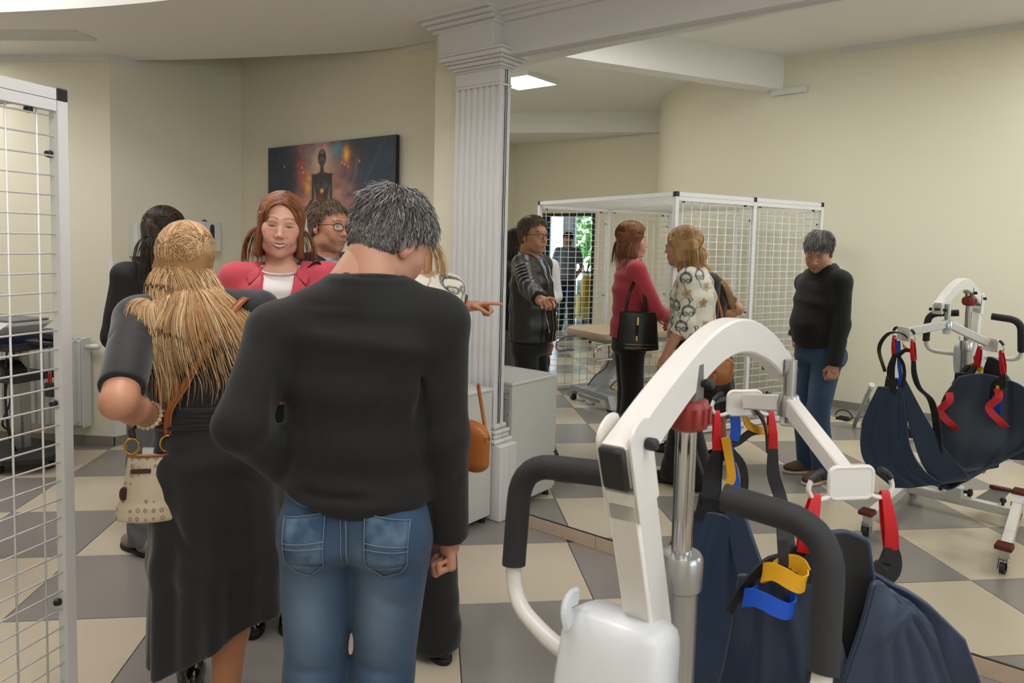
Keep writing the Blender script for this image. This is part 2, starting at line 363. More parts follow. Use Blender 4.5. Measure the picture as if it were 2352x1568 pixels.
# wires
q=MB(); q.cyl((0,0,0),(LA-PW,0,0),.0032,6); wh=None
q2=MB(); q2.cyl((0,0,0),(0,0,CH-.11),.0032,6); wv=None
def wireset(origin,ux,n_v,first=None):
    global wh,wv
    ang=math.atan2(ux[1],ux[0])
    z=.085
    while z<CH-.08:
        p=origin+np.array([0,0,z])
        if wh is None: wh=q.build('wire',M_wire,cage,smooth='all'); wh.location=tuple(p); wh.rotation_euler=(0,0,ang)
        else: dupobj(wh,'wire',cage,tuple(p),(0,0,ang))
        z+=.0605
    for k in range(n_v):
        p=origin+ux*(.057+k*.0975)+np.array([0,0,.045])
        if wv is None: wv=q2.build('wire',M_wire,cage,smooth='all'); wv.location=tuple(p)
        else: dupobj(wv,'wire',cage,tuple(p))
ex=np.array([1.,0,0])
for k in (0,1): wireset(cp(k*LA+PW/2,.0,0),ex,9)
for k in (0,1): wireset(cp(k*LA+PW/2,LB,0),ex,9)
q=MB()
for b0 in (0,1):
    for z in np.arange(.085,CH-.08,.0605): q.cyl(cp(2*LA,b0*LB/2+.02,z),cp(2*LA,(b0+1)*LB/2-.02,z),.0032,5)
    for k in range(10): q.cyl(cp(2*LA,b0*LB/2+.06+k*.0975,.045),cp(2*LA,b0*LB/2+.06+k*.0975,CH-.05),.0032,5)
q.build('end_wires',M_wire,cage,smooth='all',kind='stuff')
q=MB()
for a in np.arange(.05,2*LA,.05): q.cyl(cp(a,.02,CH-.03),cp(a,LB-.02,CH-.03),.003,5)
for b in np.arange(.05,LB,.05): q.cyl(cp(.02,b,CH-.035),cp(2*LA-.02,b,CH-.035),.003,5)
q.build('roof_wires',M_wire,cage,smooth='all',kind='stuff')
kb=None
for b in (0,LB):
    for k in (0,1):
        for (a,z) in ((.09,CH-.075),(LA-.09,CH-.075),(.025,CH-.2),(LA-.025,CH-.2),(.025,1.0),(LA-.025,1.0),(.025,.35)):
            p=cp(k*LA+a,b+.012,z)
            if kb is None:
                q=MB(); q.lathe([(.002,-.012),(.011,-.008),(.013,0),(.011,.008),(.002,.012)],n=10); kb=q.build('clip',M_black,cage,smooth=True); kb.location=tuple(p)
            else: dupobj(kb,'clip',cage,tuple(p))
# ================================================================ metal cabinet
M_cab=mat('pale_grey_enamel','#cfcfca',.38,var=.05,vscale=3,bump=.05,bscale=25)
cabp=W(-2.72,2.76); cab=thing('metal_cabinet','pale grey metal drawer cabinet standing in front of the pilaster','cabinet',tuple(cabp),PHI)
q=MB(); q.box((0,0.01,.385),(.455,.43,.70),bev=.004); q.build('body',M_cab,cab)
q=MB(); q.box((0,0.0,.742),(.465,.46,.018),bev=.004); q.build('top_panel',M_cab,cab)
q=MB(); q.box((0,.226,.385),(.435,.006,.67),bev=.002); bp=q.build('back_panel',M_cab,cab)
M_cream=mat('cream_drawer_front','#d6cfb6',.4)
for z0,z1 in ((.50,.725),(.265,.49),(.045,.255)):
    q=MB(); q.box((0,-.217,(z0+z1)/2),(.45,.018,z1-z0),bev=.003); dr=q.build('drawer',M_cream,cab)
    q=MB(); q.tube(fillet([(-.07,-.227,z1-.06),(-.07,-.25,z1-.06),(.07,-.25,z1-.06),(.07,-.227,z1-.06)],.012),.005,8); q.build('handle',mat('brushed_steel','#b8b8b8',.3,metal=1),dr,smooth=True)
for x in (-.2,.2):
    for y in (-.17,.19): q=MB(); q.cyl((x,y,0),(x,y,.036),.018,12); q.build('foot',M_black,cab)
q=MB(); q.box((.15,.2305,.66),(.085,.002,.08)); lb=q.build('rating_plate',M_white,cab)
q=MB(); random.seed(5)
for r_ in range(6):
    x=.115
    while x<.185: w_=random.uniform(.004,.012); q.box((x+w_/2,.2318,.69-r_*.012),(w_,.0006,.004)); x+=w_+.003
q.build('rating_text',M_black,lb)
q=MB()
for z in np.linspace(.08,.69,6):
    for x in (-.205,.205): q.lathe([(.004,0),(.004,.003),(.001,.004)],(x,.229,z),8,np.array([[1,0,0],[0,0,1],[0,1,0]]))
q.build('screws',mat('screw_steel','#6a6a68',.4,metal=1),bp,kind='stuff')
# small black box on the cabinet
bx_=thing('desk_clock','small black round gadget on top of the metal cabinet','clock',tuple(W(-2.80,2.92,.751)),PHI)
q=MB(); q.lathe([(.03,-.012),(.033,-.008),(.033,.008),(.03,.012)],(0,0,.033),18,np.array([[1,0,0],[0,0,1],[0,1,0]])); q.build('case',M_black,bx_,smooth=True)
q=MB(); q.box((0,0,.004),(.05,.03,.008),bev=.002); q.build('foot_plate',M_black,bx_)
# ================================================================ painting
def painting():
    t=thing('canvas_print','wide dark cosmic canvas print of a meditating woman on the cream wall','picture',tuple(W(-4.285,3.235,1.98)),PHI)
    w,h,th=1.455,.512,.03
    nx,nz=300,110; u,v=np.meshgrid(np.linspace(0,1,nx),np.linspace(0,1,nz)); asp=w/h
    rng=np.random.default_rng(4)
    def noise(u,v,f,oct=5,sx=1):
        o=np.zeros_like(u); a=1; tot=0
        for k in range(oct):
            n=rng.random((66,66)); x=(u*f*sx*asp*.6)%64; y=(v*f)%64; i=x.astype(int); j=y.astype(int); fx=x-i; fy=y-j; fx=fx*fx*(3-2*fx); fy=fy*fy*(3-2*fy)
            o+=a*(n[j,i]*(1-fx)*(1-fy)+n[j,i+1]*fx*(1-fy)+n[j+1,i]*(1-fx)*fy+n[j+1,i+1]*fx*fy); tot+=a; a*=.55; f*=2.1
        return o/tot
    def g(cu,cv,su,sv): return np.exp(-((u-cu)/su)**2-((v-cv)/sv)**2)
    n1=noise(u,v,4); n2=noise(u,v,7); n3=noise(u,v,11); wu=u+(n1-.5)*.12; wv=v+(n2-.5)*.25
    def gw(cu,cv,su,sv): return np.exp(-((wu-cu)/su)**2-((wv-cv)/sv)**2)
    C_=np.zeros((nz,nx,3)); C_[:]=(.045,.055,.07)
    C_+=np.stack([.02*n1,.035*n1,.06*n1],-1)*1.6
    C_[...,1]+=.05*g(.85,.6,.2,.5)*n2; C_[...,2]+=.10*g(.85,.6,.22,.5)*n2
    def blend(m,c): 
        nonlocal C_
        m=np.clip(m,0,1)[...,None]; C_=C_*(1-m)+np.array(c)*m
    blend(1.1*gw(.40,.35,.13,.5)*n2*1.3,(.36,.20,.24)); blend(1.0*gw(.60,.5,.12,.45)*n3*1.3,(.50,.24,.22))
    blend(1.3*gw(.33,.42,.055,.32)*n2*1.2,(.62,.22,.10)); blend(1.5*gw(.365,.55,.035,.16)*n3*1.5,(.95,.52,.12))
    blend(1.2*gw(.31,.35,.04,.25)*np.clip(n3*2-.7,0,1),(.62,.10,.10))
    blend(1.1*gw(.57,.13,.06,.16)*np.clip(n2*1.8-.4,0,1),(.10,.42,.55)); blend(1.0*gw(.40,.18,.06,.2)*n1,(.16,.26,.36))
    blend(1.15*gw(.465,.32,.085,.35)*.85,(.72,.50,.36)); blend(.9*g(.465,.2,.05,.2),(.78,.62,.48))
    blend(1.1*gw(.36,.85,.10,.16)*n2*1.5,(.66,.33,.28)); blend(1.1*gw(.62,.80,.10,.2)*n2*1.4,(.62,.36,.28)); blend(.8*gw(.45,.9,.1,.2),(.70,.40,.24))
    blend(1.4*g(.652,.20,.022,.10)*(n3+.5),(.95,.42,.08)); blend(1.3*g(.652,.20,.008,.04),(1,.75,.25))
    blend(1.2*g(.46,.02,.025,.06),(.55,.25,.35))
    for cu,cv in ((.75,.30),(.67,.36),(.62,.30),(.64,.33),(.30,.33),(.31,.40),(.19,.67),(.15,.30)): blend(1.2*g(cu,cv,.005,.013),(.95,.62,.45))
    for k in range(160):
        cu,cv=rng.random(2); blend(rng.uniform(.2,.7)*g(cu,cv,.0016,.004),(.6,.65,.75))
    # long pale veil to the right
    d_=np.abs((u-.74)+ (v-.30)*.22+.02*np.sin(v*9)); blend(.45*np.exp(-(d_/.012)**2)*(v>.25)*(v<.85)*n2*1.6,(.42,.36,.34))
    d_=np.abs((u-.86)+(v-.3)*.25); blend(.25*np.exp(-(d_/.006)**2)*n2,(.3,.36,.42))
    # figure
    fig=np.zeros_like(u); U=(u-.465)
    def sm(x,e): return 1/(1+np.exp(np.clip(x/e,-30,30)))
    head=np.sqrt((U/.034)**2+((v-.205)/.125)**2)-1; fig=np.maximum(fig,sm(head,.05))
    neck=np.maximum(np.abs(U)-.014-.006*np.clip((v-.36)/.08,0,1),np.abs(v-.36)-.09); fig=np.maximum(fig,sm(neck,.003))
    shw=.018+.065*np.clip((v-.415)/.05,0,1)**.6; tw=np.where(v<.46,shw,.083-.075*np.clip((v-.6)/.6,0,1))
    wa=np.interp(v,[.41,.45,.55,.72,.85,1.0],[.015,.075,.07,.050,.040,.062]); tor=np.maximum(np.abs(U)-wa,.412-v); fig=np.maximum(fig,sm(tor,.003))
    for sg in (-1,1):
        ac=np.interp(v,[.44,.6,.78,.88,.96],[.070,.076,.074,.10,.155]); aw=np.interp(v,[.44,.6,.78,.9,.96],[.014,.013,.012,.02,.03])
        arm=np.maximum(np.abs(U*sg-ac)-aw,np.maximum(.435-v,v-.955)); fig=np.maximum(fig,sm(arm,.003))
    blend(fig*.96,(.055,.05,.06))
    blend(fig*np.clip(n3*2-.9,0,1)*g(.465,.6,.06,.18)*.8,(.25,.23,.25))
    # face: lighter planes, brows, nose and mouth
    blend(.55*g(.465,.13,.016,.035),(.50,.34,.28)); blend(.5*g(.465,.22,.006,.04),(.42,.30,.27))
    for sg in (-1,1): blend(.5*g(.465+sg*.014,.24,.008,.03),(.40,.28,.26)); blend(.9*g(.465+sg*.013,.185,.009,.014),(.02,.02,.03))
    blend(.7*g(.465,.285,.009,.012),(.35,.16,.15)); blend(.8*np.exp(-(np.abs(head)/.05)**2)*(v<.2),(.80,.66,.55))
    for sg in (-1,1):
        blend(.55*g(.465+sg*.03,.60,.014,.05),(.22,.22,.25)); blend(.9*g(.465+sg*.165,.935,.028,.03),(.90,.60,.30))
        blend(.35*np.exp(-((np.abs(U*sg)-.086)/.004)**2)*(v>.46)*(v<.8),(.75,.48,.36))
    blend(1.3*g(.465,.675,.012,.03),(.95,.55,.10)); blend(1.2*g(.465,.675,.005,.012),(1,.85,.4)); blend(.5*g(.45,.78,.03,.08),(.5,.12,.08))
    blend(.5*(v>.94)*g(.5,1,.2,.12),(.1,.08,.1))
    C_=np.clip(C_*1.12,0,1)**1.3
    q=MB(); me=bpy.data.meshes.new('printed_front'); vs=np.stack([(u-.5)*w,np.full_like(u,-th/2-.0006),(.5-v)*h],-1).reshape(-1,3)
    ii=np.arange(nz*nx).reshape(nz,nx); fs=np.stack([ii[:-1,:-1],ii[1:,:-1],ii[1:,1:],ii[:-1,1:]],-1).reshape(-1,4)
    me.from_pydata(vs.tolist(),[],fs.tolist()); at=me.color_attributes.new('Col','FLOAT_COLOR','POINT'); at.data.foreach_set('color',np.concatenate([C_.reshape(-1,3),np.ones((nz*nx,1))],1).ravel())
    me.materials.append(mat('canvas_print_ink','#222222',.5,attr='Col',bump=.08,bscale=900)); o=bpy.data.objects.new('printed_front',me); COL.objects.link(o); o.parent=t
    q.box((0,0,0),(w,th,h)); q.build('stretcher_edge',mat('black_canvas_edge','#14161a',.6),t)
painting()
# ================================================================ dispensers on the dispenser wall
M_abs=mat('white_abs_plastic','#d3d3d2',.3); M_smoke=mat('smoked_plastic','#2b2f31',.2)
w2a=math.atan2(N_[1],N_[0])
def dispenser(t,wd,hg,dp,label,grp=None,pump=True):
    P=A+t*N_[:2]; d=thing('dispenser',label,'dispenser',(P[0],P[1],1.385 if pump else 1.43),w2a,grp)
    q=MB(); n=12; prof=[(-wd/2+.0,-.002),(-wd/2,-dp*.72),(-wd/2+wd*.16,-dp),(wd/2-wd*.16,-dp),(wd/2,-dp*.72),(wd/2,-.002)]
    q.prism([(x,y,0.0) for x,y in prof],(0,0,hg*.9)); q.prism([(x*.96,y*.9,hg*.9) for x,y in prof],(0,0,hg*.1)); q.build('housing',M_abs,d)
    q=MB(); pr=[(0+.018*math.cos(a),0,(.052 if math.sin(a)>0 else -.052)+.03*math.sin(a)) for a in np.linspace(0,2*math.pi,18,endpoint=False)]
    q.prism([(x+.0,-dp+.001,hg*.56+z) for x,_,z in pr],(0,-.004,0)); q.build('level_window',M_smoke,d)
    if pump:
        q=MB(); q.box((0,-dp*.6,-.02),(wd*.55,dp*.7,.05),bev=.012); q.build('push_lever',M_smoke,d); q=MB(); q.cyl((0,-dp*.6,-.075),(0,-dp*.6,-.045),.012,10); q.build('nozzle',M_abs,d)
    else:
        q=MB(); q.tube(arc((-.03,-dp*.5,hg),.014,0,math.pi,8,(1,0,0),(0,0,1)),.005,8); q.build('key_loop',M_black,d,smooth=True)
    q=MB()
    for r_ in range(2): q.box((.0,-dp-.0008,hg*.26-r_*.015),(.05-.015*r_,.001,.005))
    q.build('printed_lines',mat('grey_ink','#8a8a8a',.6),d)
dispenser(.175,.115,.235,.10,'white soap dispenser with smoked window on the shaded wall behind the blonde woman')
dispenser(.69,.20,.225,.12,'wide white paper towel dispenser on the wall right of the soap dispenser',pump=False)
# ================================================================ radiator
M_rad=mat('white_radiator_enamel','#d3d5d3',.35)
rp=A+.74*w1; rad=thing('radiator','white ribbed panel radiator under the left wall behind the equipment cart','radiator',(rp[0],rp[1],0),R(176-180))
q=MB(); q.box((0,-.06,.47),(1.16,.05,.62),bev=.006); q.build('back_panel',M_rad,rad)
q=MB(); n=23; pts=[]
for i in range(n):
    x=-.57+1.14*i/n; w_=1.14/n; pts+=[(x,-.098),(x+w_*.35,-.098),(x+w_*.45,-.11),(x+w_*.9,-.11)]
pts+=[(.57,-.098),(.57,-.085),(-.57,-.085)]
q.prism([(x,y,.17) for x,y in pts],(0,0,.6)); q.build('front_panel',M_rad,rad)
for x in (-.582,.582): q=MB(); q.box((x,-.07,.475),(.008,.095,.645),bev=.003); q.build('side_cover',M_rad,rad)
q=MB(); 
for k in range(24): q.box((-.55+k*.048,-.07,.792),(.018,.08,.004))
q.box((0,-.112,.79),(1.16,.006,.014)); q.box((0,-.03,.79),(1.16,.006,.014)); q.build('top_grille',M_rad,rad)
q=MB(); q.cyl((.585,-.07,.735),(.625,-.07,.735),.017,12); q.lathe([(.019,0),(.022,.01),(.02,.06),(.012,.068)],(.62,-.07,.735),16,np.array([[0,1,0],[0,0,1],[1,0,0]])); q.build('valve',M_abs,rad,smooth=True)
q=MB(); q.cyl((.55,-.1145,.21),(.55,-.12,.21),.014,14); q.build('drain_cap',M_abs,rad,smooth=True)
for x in (-.45,.45): q=MB(); q.box((x,-.019,.4),(.04,.035,.5)); q.build('bracket',M_rad,rad)
# ================================================================ equipment cart
M_alu=mat('brushed_aluminium','#a9abac',.35,metal=.7); M_dk=mat('charcoal_plastic','#2a2c30',.5); M_navy=mat('navy_plastic','#1f2b4d',.45)
cart=thing('equipment_cart','grey column trolley with black shelves and a white console behind the cage','cart',(-3.33,4.70,0),R(-20))
q=MB(); q.box((0,.03,.53),(.085,.07,.88),bev=.012); q.build('column',M_alu,cart,smooth=True)
q=MB(); q.prism([(-.33,-.20,.075),(-.2,-.25,.075),(.2,-.25,.075),(.36,-.12,.075),(.36,.05,.075),(.15,.2,.075),(-.15,.2,.075),(-.33,.1,.075)],(0,0,.03)); q.build('base',M_dk,cart)
cw=None
for (x,y) in ((-.26,-.17),(.1,-.2),(.28,0),(0,.16)):
    q=MB(); q.cyl((x,y-.014,.036),(x,y+.014,.036),.036,18); cwl=q.build('caster',M_black,cart,smooth=True); q=MB(); q.cyl((x,y-.0155,.036),(x,y+.0155,.036),.02,14); q.build('hub',M_alu,cwl)
for nm,z,m in (('lower_shelf',.60,M_dk),('upper_shelf',.80,M_dk)):
    q=MB(); q.box((-.02,-.03,z),(.56,.36,.022),bev=.006); q.box((-.02,-.2,z+.02),(.56,.012,.03)); q.box((-.29,-.03,z+.02),(.012,.36,.03)); q.box((.25,-.03,z+.02),(.012,.36,.03)); q.build(nm,m,cart)
q=MB(); q.box((.12,-.06,.535),(.05,.05,.1)); q.build('shelf_bracket',M_alu,cart)
q=MB()
for k,(x0,z0,x1,z1) in enumerate(((-.12,.6,-.2,.12),(-.05,.6,-.15,.15),(.13,.8,.1,.15),(.2,.8,.12,.12),(.17,.6,.05,.25))): q.tube(smoothpath([(x0,-.15,z0),(x0+.03*(-1)**k,-.19,z0*.6+z1*.4),(x1+.05,-.17,z0*.2+z1*.8),(x1,-.1,z1)],8),.006,6)
q.build('cable_bundle',M_black,cart,smooth=True)
con=thing('therapy_console','white and navy electrotherapy console on the top shelf of the cart','console',(-3.37,4.66,.812),R(-20))
q=MB(); q.prism([(-.27,-.17,.0),(.17,-.17,.0),(.17,-.19,.05),(.13,-.2,.06),(-.27,-.2,.06)],(0,.36,0)); q.build('lower_shell',M_navy,con)
q=MB(); q.prism([(-.27,-.205,.06),(.14,-.205,.06),(.20,-.15,.13),(.20,-.11,.15),(-.27,-.11,.15)],(0,.3,0)); q.build('upper_shell',M_abs,con)
q=MB(); q.box((-.04,.04,.158),(.46,.24,.012),bev=.004); q.build('screen_lid',mat('grey_screen_lid','#6b6d70',.4),con)
q=MB()
for k in range(9): 
    if k!=4: q.box((-.16+k*.033,-.208,.105),(.022,.004,.007))
q.tube(arc((-.03,-.207,.105),.014,.4,5.6,12,(1,0,0),(0,0,1)),.003,5); q.build('button_marks',M_black,con)
case=thing('black_pouch','black zipped pouch with a carabiner at the right end of the cart','pouch',(-2.985,4.52,.82),R(-20))
q=MB(); q.box((0,0,.075),(.17,.09,.07),bev=.02); q.build('pouch_body',M_dk,case,smooth=True)
q=MB(); q.tube(arc((.1,0,.06),.022,0,6.28,12,(.5,0,-.8),(.6,0,.5)),.005,6); q.build('carabiner',M_black,case,smooth=True)
q=MB(); q.box((-.05,0,.022),(.24,.1,.034),bev=.008); q.build('pouch_tray',M_dk,case)
tg=thing('hanging_tag','small black device hanging on a red cord from the cart','device',(-2.98,4.50,.50),R(-20))
q=MB(); q.box((0,0,.045),(.07,.03,.09),bev=.006); q.build('device_body',M_dk,tg)
M_red=mat('red_webbing','#b3161f',.55,bump=.15,bscale=600)
q=MB(); q.tube([(-.012,0,.09),(-.008,0,.15)],.006,6); q.tube([(.012,0,.09),(.008,0,.15)],.006,6); q.build('red_cord',M_red,tg)
q=MB(); q.tube([(-.008,0,.15),(-.004,0,.33)],.003,6); q.tube([(.008,0,.15),(.004,0,.33)],.003,6); q.build('grey_cord',M_alu,tg)
M_sandal=mat('grey_strap','#b9b9b5',.6)
for k,(x,y,lab) in enumerate(((-3.50,4.60,'left one of two black electrode pads with white ribs on the cart shelf'),(-3.30,4.54,'right one of two black electrode pads with white ribs on the cart shelf'))):
    e=thing('electrode_pad',lab,'electrode pad',(x,y,.612),R(-20),'electrode pads on the cart')
    q=MB(); q.prism([(-.1,-.06,0),(.1,-.06,0),(.1,-.06,.05),(.04,-.06,.095),(-.04,-.06,.105),(-.1,-.06,.06)],(0,.14,0)); q.build('pad_body',M_black,e)
    for r_ in range(6): q=MB(); q.box((-.05+r_*.02,-.063,.045),(.009,.006,.055-.004*abs(r_-2))); q.build('rib',M_sandal,e)
# ================================================================ vent grille in the slab
vg=thing('air_vent','long white slotted air vent set in the lowered ceiling','vent',(-3.55,4.70,2.80),R(175.5))
q=MB(); 
for y in (-.1,.1): q.box((0,y,-.004),(1.5,.014,.01))
for x in (-.75,-.02,.75): q.box((x,0,-.004),(.014,.2,.01))
q.build('frame',M_trimw,vg)
for k in range(11): q=MB(); q.box((0,-.083+k*.0166,-.006),(1.48,.010,.003),np.array([[1,0,0],[0,.85,.5],[0,-.5,.85]])); q.build('slat',M_trimw,vg)
q=MB(); q.box((0,0,.001),(1.48,.19,.002)); q.build('duct',M_dk,vg)
# ================================================================ massage table
M_tan=mat('tan_vinyl','#b7a288',.35,bump=.04,bscale=120); M_gm=mat('grey_metallic_paint','#a3a8b0',.35,metal=.3); M_chr=mat('chrome','#cfcfd2',.12,metal=1)
tb=thing('treatment_couch','height-adjustable treatment couch with tan vinyl top inside the wire cage','couch',tuple(CG+ca*.93-cb*0+np.array([-cb[0],-cb[1],0])*1.22*-1*-1),math.atan2(ca[1],ca[0]))
tb.location=tuple(CG+.95*ca+1.24*cb)
q=MB(); pr=[]; L_,Wd=.93,.34
for (cx,cy,a0) in ((L_-.1,Wd-.1,0),(-L_+.1,Wd-.1,90),(-L_+.1,-Wd+.1,180),(L_-.1,-Wd+.1,270)):
    pr+=[(cx+.1*math.cos(R(a)),cy+.1*math.sin(R(a))) for a in np.linspace(a0,a0+90,7)]
m_=len(pr); vs=[]; 
for (k,z) in ((.955,.672),(.99,.682),(1,.705),(.985,.735),(.94,.746)): vs+=[(x*k if abs(x)<.1 else x-math.copysign((1-k)*.35,x),y-math.copysign((1-k)*.35,y),z) for x,y in pr]
fs=[(i*m_+j,i*m_+(j+1)%m_,(i+1)*m_+(j+1)%m_,(i+1)*m_+j) for i in range(4) for j in range(m_)]+[tuple(range(m_))[::-1],tuple(4*m_+j for j in range(m_))]
q.add(vs,fs); q.build('padded_top',M_tan,tb,smooth=True)
q=MB(); q.bar((-.8,-.2,.64),(.8,-.2,.64),.05,.04); q.bar((-.8,.2,.64),(.8,.2,.64),.05,.04); q.bar((-.75,-.2,.64),(-.75,.2,.64),.04,.04); q.bar((.75,-.2,.64),(.75,.2,.64),.04,.04); q.build('frame',M_gm,tb)
for sx in (-1,1):
    q=MB(); x=sx*.80; q.prism([(x-.035,-.36,.03),(x-.035,-.30,.15),(x-.035,.30,.15),(x-.035,.36,.03),(x-.035,.30,.03),(x-.035,.255,.105),(x-.035,-.255,.105),(x-.035,-.30,.03)],(.07,0,0)); q.build('base_foot',M_gm,tb)
    q=MB(); q.bar((sx*.80,0,.13),(sx*.30,0,.63),.16,.06); q.build('lifting_arm',M_gm,tb)
    for sy in (-1,1): q=MB(); q.cyl((x-.02,sy*.3,.0325),(x+.02,sy*.3,.0325),.032,14); q.build('caster',M_black,tb,smooth=True)
q=MB(); q.bar((-.83,-.17,.075),(-.83,.17,.075),.012,.03); q.box((-.86,-.08,.045),(.05,.09,.025),bev=.006); q.box((-.86,.08,.045),(.05,.09,.025),bev=.006); q.build('foot_pedal_bar',M_alu,tb)
q=MB(); q.bar((-.76,0,.1),(.76,0,.1),.09,.05); q.build('base_beam',M_gm,tb)
for y,s in ((.30,1),(-.32,-1)):
    q=MB(); q.tube(fillet([(-.5,y,.645),(-.93,y,.635),(-1.02,y+.02,.60),(-1.02,y+.02,.50),(-.80,y,.50)],.06),.011,8); q.build('side_handle',M_chr,tb,smooth=True)
q=MB(); q.tube(smoothpath([(-.7,.12,.64),(-.74,.16,.42),(-.80,.05,.3),(-.78,-.1,.17)],8),.005,6); q.tube(smoothpath([(-.6,.3,.63),(-.66,.33,.4),(-.72,.2,.22),(-.6,.1,.16)],8),.005,6); q.build('cable',M_dk,tb,smooth=True)
# ================================================================ door and hall
M_dblk=mat('black_door_frame','#15171b',.4)
q=MB(); w_=.045
dr=thing('door_1','black framed doorway into the bright hall','doorway',tuple(W((D0+D1)/2,DN)),PHI); dr['kind']='structure'
hw=(D1-D0)/2
for x in (-hw+w_/2,hw-w_/2): q=MB(); q.box((x,-.07,DH/2),(w_,.17,DH),bev=.004); q.build('door_jamb',M_dblk,dr)
q=MB(); q.box((0,-.07,DH-w_/2),(2*hw-2*w_,.17,w_),bev=.004); q.build('door_head',M_dblk,dr)
M_hall=mat('hall_white_paint','#e6e8ea',.8)
HN=-8.6
q=MB(); q.prism([W(-12,HN,0),W(-10.62,HN,0),W(-10.62,HN-.15,0),W(-12,HN-.15,0)],(0,0,3)); q.prism([W(-10.1,HN,0),W(-9.86,HN,0),W(-9.86,HN-.15,0),W(-10.1,HN-.15,0)],(0,0,3)); q.prism([W(-9.2,HN,0),W(-4,HN,0),W(-4,HN-.15,0),W(-9.2,HN-.15,0)],(0,0,3))
q.prism([W(-10.62,HN,2.75),W(-9.2,HN,2.75),W(-9.2,HN-.15,2.75),W(-10.62,HN-.15,2.75)],(0,0,.25)); q.build('wall_hall',M_hall,kind='structure')
for nm,a,b_ in (('x',W(-12,HN),W(-12,DN-.14)),('y',W(-4,DN-.14),W(-4,HN))):
    wall('wall_hall_'+('far' if nm=='x' else 'near'),a,b_,0,3,m=M_hall,flip=-1)
q=MB(); q.prism([W(-12.2,HN-.2,3.0),W(-3.9,HN-.2,3.0),W(-3.9,DN-.14,3.0),W(-12.2,DN-.14,3.0)],(0,0,.08)); q.build('ceiling_hall',M_ceil,kind='structure')
M_wf=mat('pale_blue_window_frame','#b9c8d8',.4)
M_gl=bpy.data.materials.new('window_glass'); M_gl.use_nodes=True; nt=M_gl.node_tree; nt.nodes.clear()
o_=nt.nodes.new('ShaderNodeOutputMaterial'); mx=nt.nodes.new('ShaderNodeMixShader'); tr=nt.nodes.new('ShaderNodeBsdfTransparent'); gl=nt.nodes.new('ShaderNodeBsdfGlossy'); gl.inputs['Roughness'].default_value=0
mx.inputs[0].default_value=.03; nt.links.new(tr.outputs[0],mx.inputs[1]); nt.links.new(gl.outputs[0],mx.inputs[2]); nt.links.new(mx.outputs[0],o_.inputs[0])
for k,(s0,s1) in enumerate(((-10.62,-10.1),(-9.86,-9.2))):
    wn=thing('window_%d'%(k+1),'tall hall window with pale blue frame'+(' nearest the pillar, bright' if k==0 else ' looking onto green trees'),'window',tuple(W((s0+s1)/2,HN-.05)),PHI); wn['kind']='structure'; hw=(s1-s0)/2
    for x in (-hw+.03,hw-.03): q=MB(); q.box((x,0,1.375),(.06,.07,2.75)); q.build('window_frame',M_wf,wn)
    for z in (.03,.9,2.72): q=MB(); q.box((0,0,z),(2*hw-.12,.07,.06)); q.build('window_rail',M_wf,wn)
    q=MB(); q.box((0,0,1.8),(2*hw-.12,.008,1.78)); q.build('pane',M_gl,wn); q=MB(); q.box((0,0,.465),(2*hw-.12,.008,.81)); q.build('pane',M_gl,wn)
q=MB(); c_=W(-9.6,-13.0,-.08); q.box(c_,(16,9,.1),np.stack([E_,N_,(0,0,1)])); og=q.build('ground_outside',mat('lawn','#6f8f55',.9,var=.4,vscale=3),kind='structure')
M_leaf=mat('tree_foliage','#6fae4a',.7,var=.5,vscale=4,vcol='#2f6a34'); M_bark=mat('tree_bark','#5d4a38',.9)
def tree(p,h,r,seed,label):
    t=thing('tree',label,'tree',tuple(p),0,'trees outside the hall windows'); rg=np.random.default_rng(seed)
    q=MB(); q.tube([(0,0,0),(.03,0,h*.4),(0,.05,h*.75)],.1,8,rs=[.11,.08,.03]); q.build('trunk',M_bark,t,smooth=True)
    q=MB()
    for k in range(900):
        d=unit(rg.normal(size=3)); rr=r*(.4+.6*rg.random()**.4); c=np.array([0,0,h*.62])+d*rr*np.array([1,1,1.35]); u=unit(rg.normal(size=3)); w=unit(np.cross(u,rg.normal(size=3))); s_=rg.uniform(.08,.17)
        q.add([c-u*s_,c+w*s_*.5,c+u*s_,c-w*s_*.5],[(0,1,2,3)])
    q.build('foliage',M_leaf,t,kind='stuff')
tree(W(-10.2,-11.6),3.0,.85,1,'leafy green tree outside the hall window, left'); tree(W(-11.2,-12.3),3.4,1.0,2,'leafy green tree outside the hall window, behind the pillar'); tree(W(-9.6,-13.2),3.2,1.1,3,'leafy green tree outside the hall window, farther off')
M_blue=mat('blue_plastic','#1f6fd0',.35)
ch=thing('plastic_chair','small bright blue chair in the hall behind the man in grey','chair',tuple(W(-8.35,-5.7)),PHI+R(25))
q=MB(); q.box((0,0,.40),(.42,.40,.06),bev=.02); q.build('seat',M_blue,ch,smooth=True); q=MB(); q.box((0,-.19,.62),(.42,.05,.42),bev=.02); q.build('backrest',M_blue,ch,smooth=True)
for x in (-.18,.18):
    for y in (-.16,.16): q=MB(); q.cyl((x,y,0),(x,y,.38),.016,8); q.build('leg',M_blue,ch)
q=MB(); q.box((0,.19,.25),(.40,.02,.24),bev=.008); q.build('apron',M_blue,ch)
M_yel=mat('yellow_upholstery','#d8a820',.7); M_py=mat('pale_yellow_upholstery','#d9cf80',.7)
ac=thing('armchair','yellow armchair in the hall beside the doorway','armchair',tuple(W(-7.62,-5.9)),PHI+R(-60))
q=MB(); q.box((0,0,.26),(.62,.62,.30),bev=.04); q.build('seat',M_py,ac,smooth=True); q=MB(); q.box((0,.27,.65),(.62,.14,.62),bev=.05); q.build('backrest',M_yel,ac,smooth=True)
for x in (-.33,.33): q=MB(); q.box((x,.02,.38),(.11,.56,.42),bev=.04); q.build('armrest',M_py,ac,smooth=True)
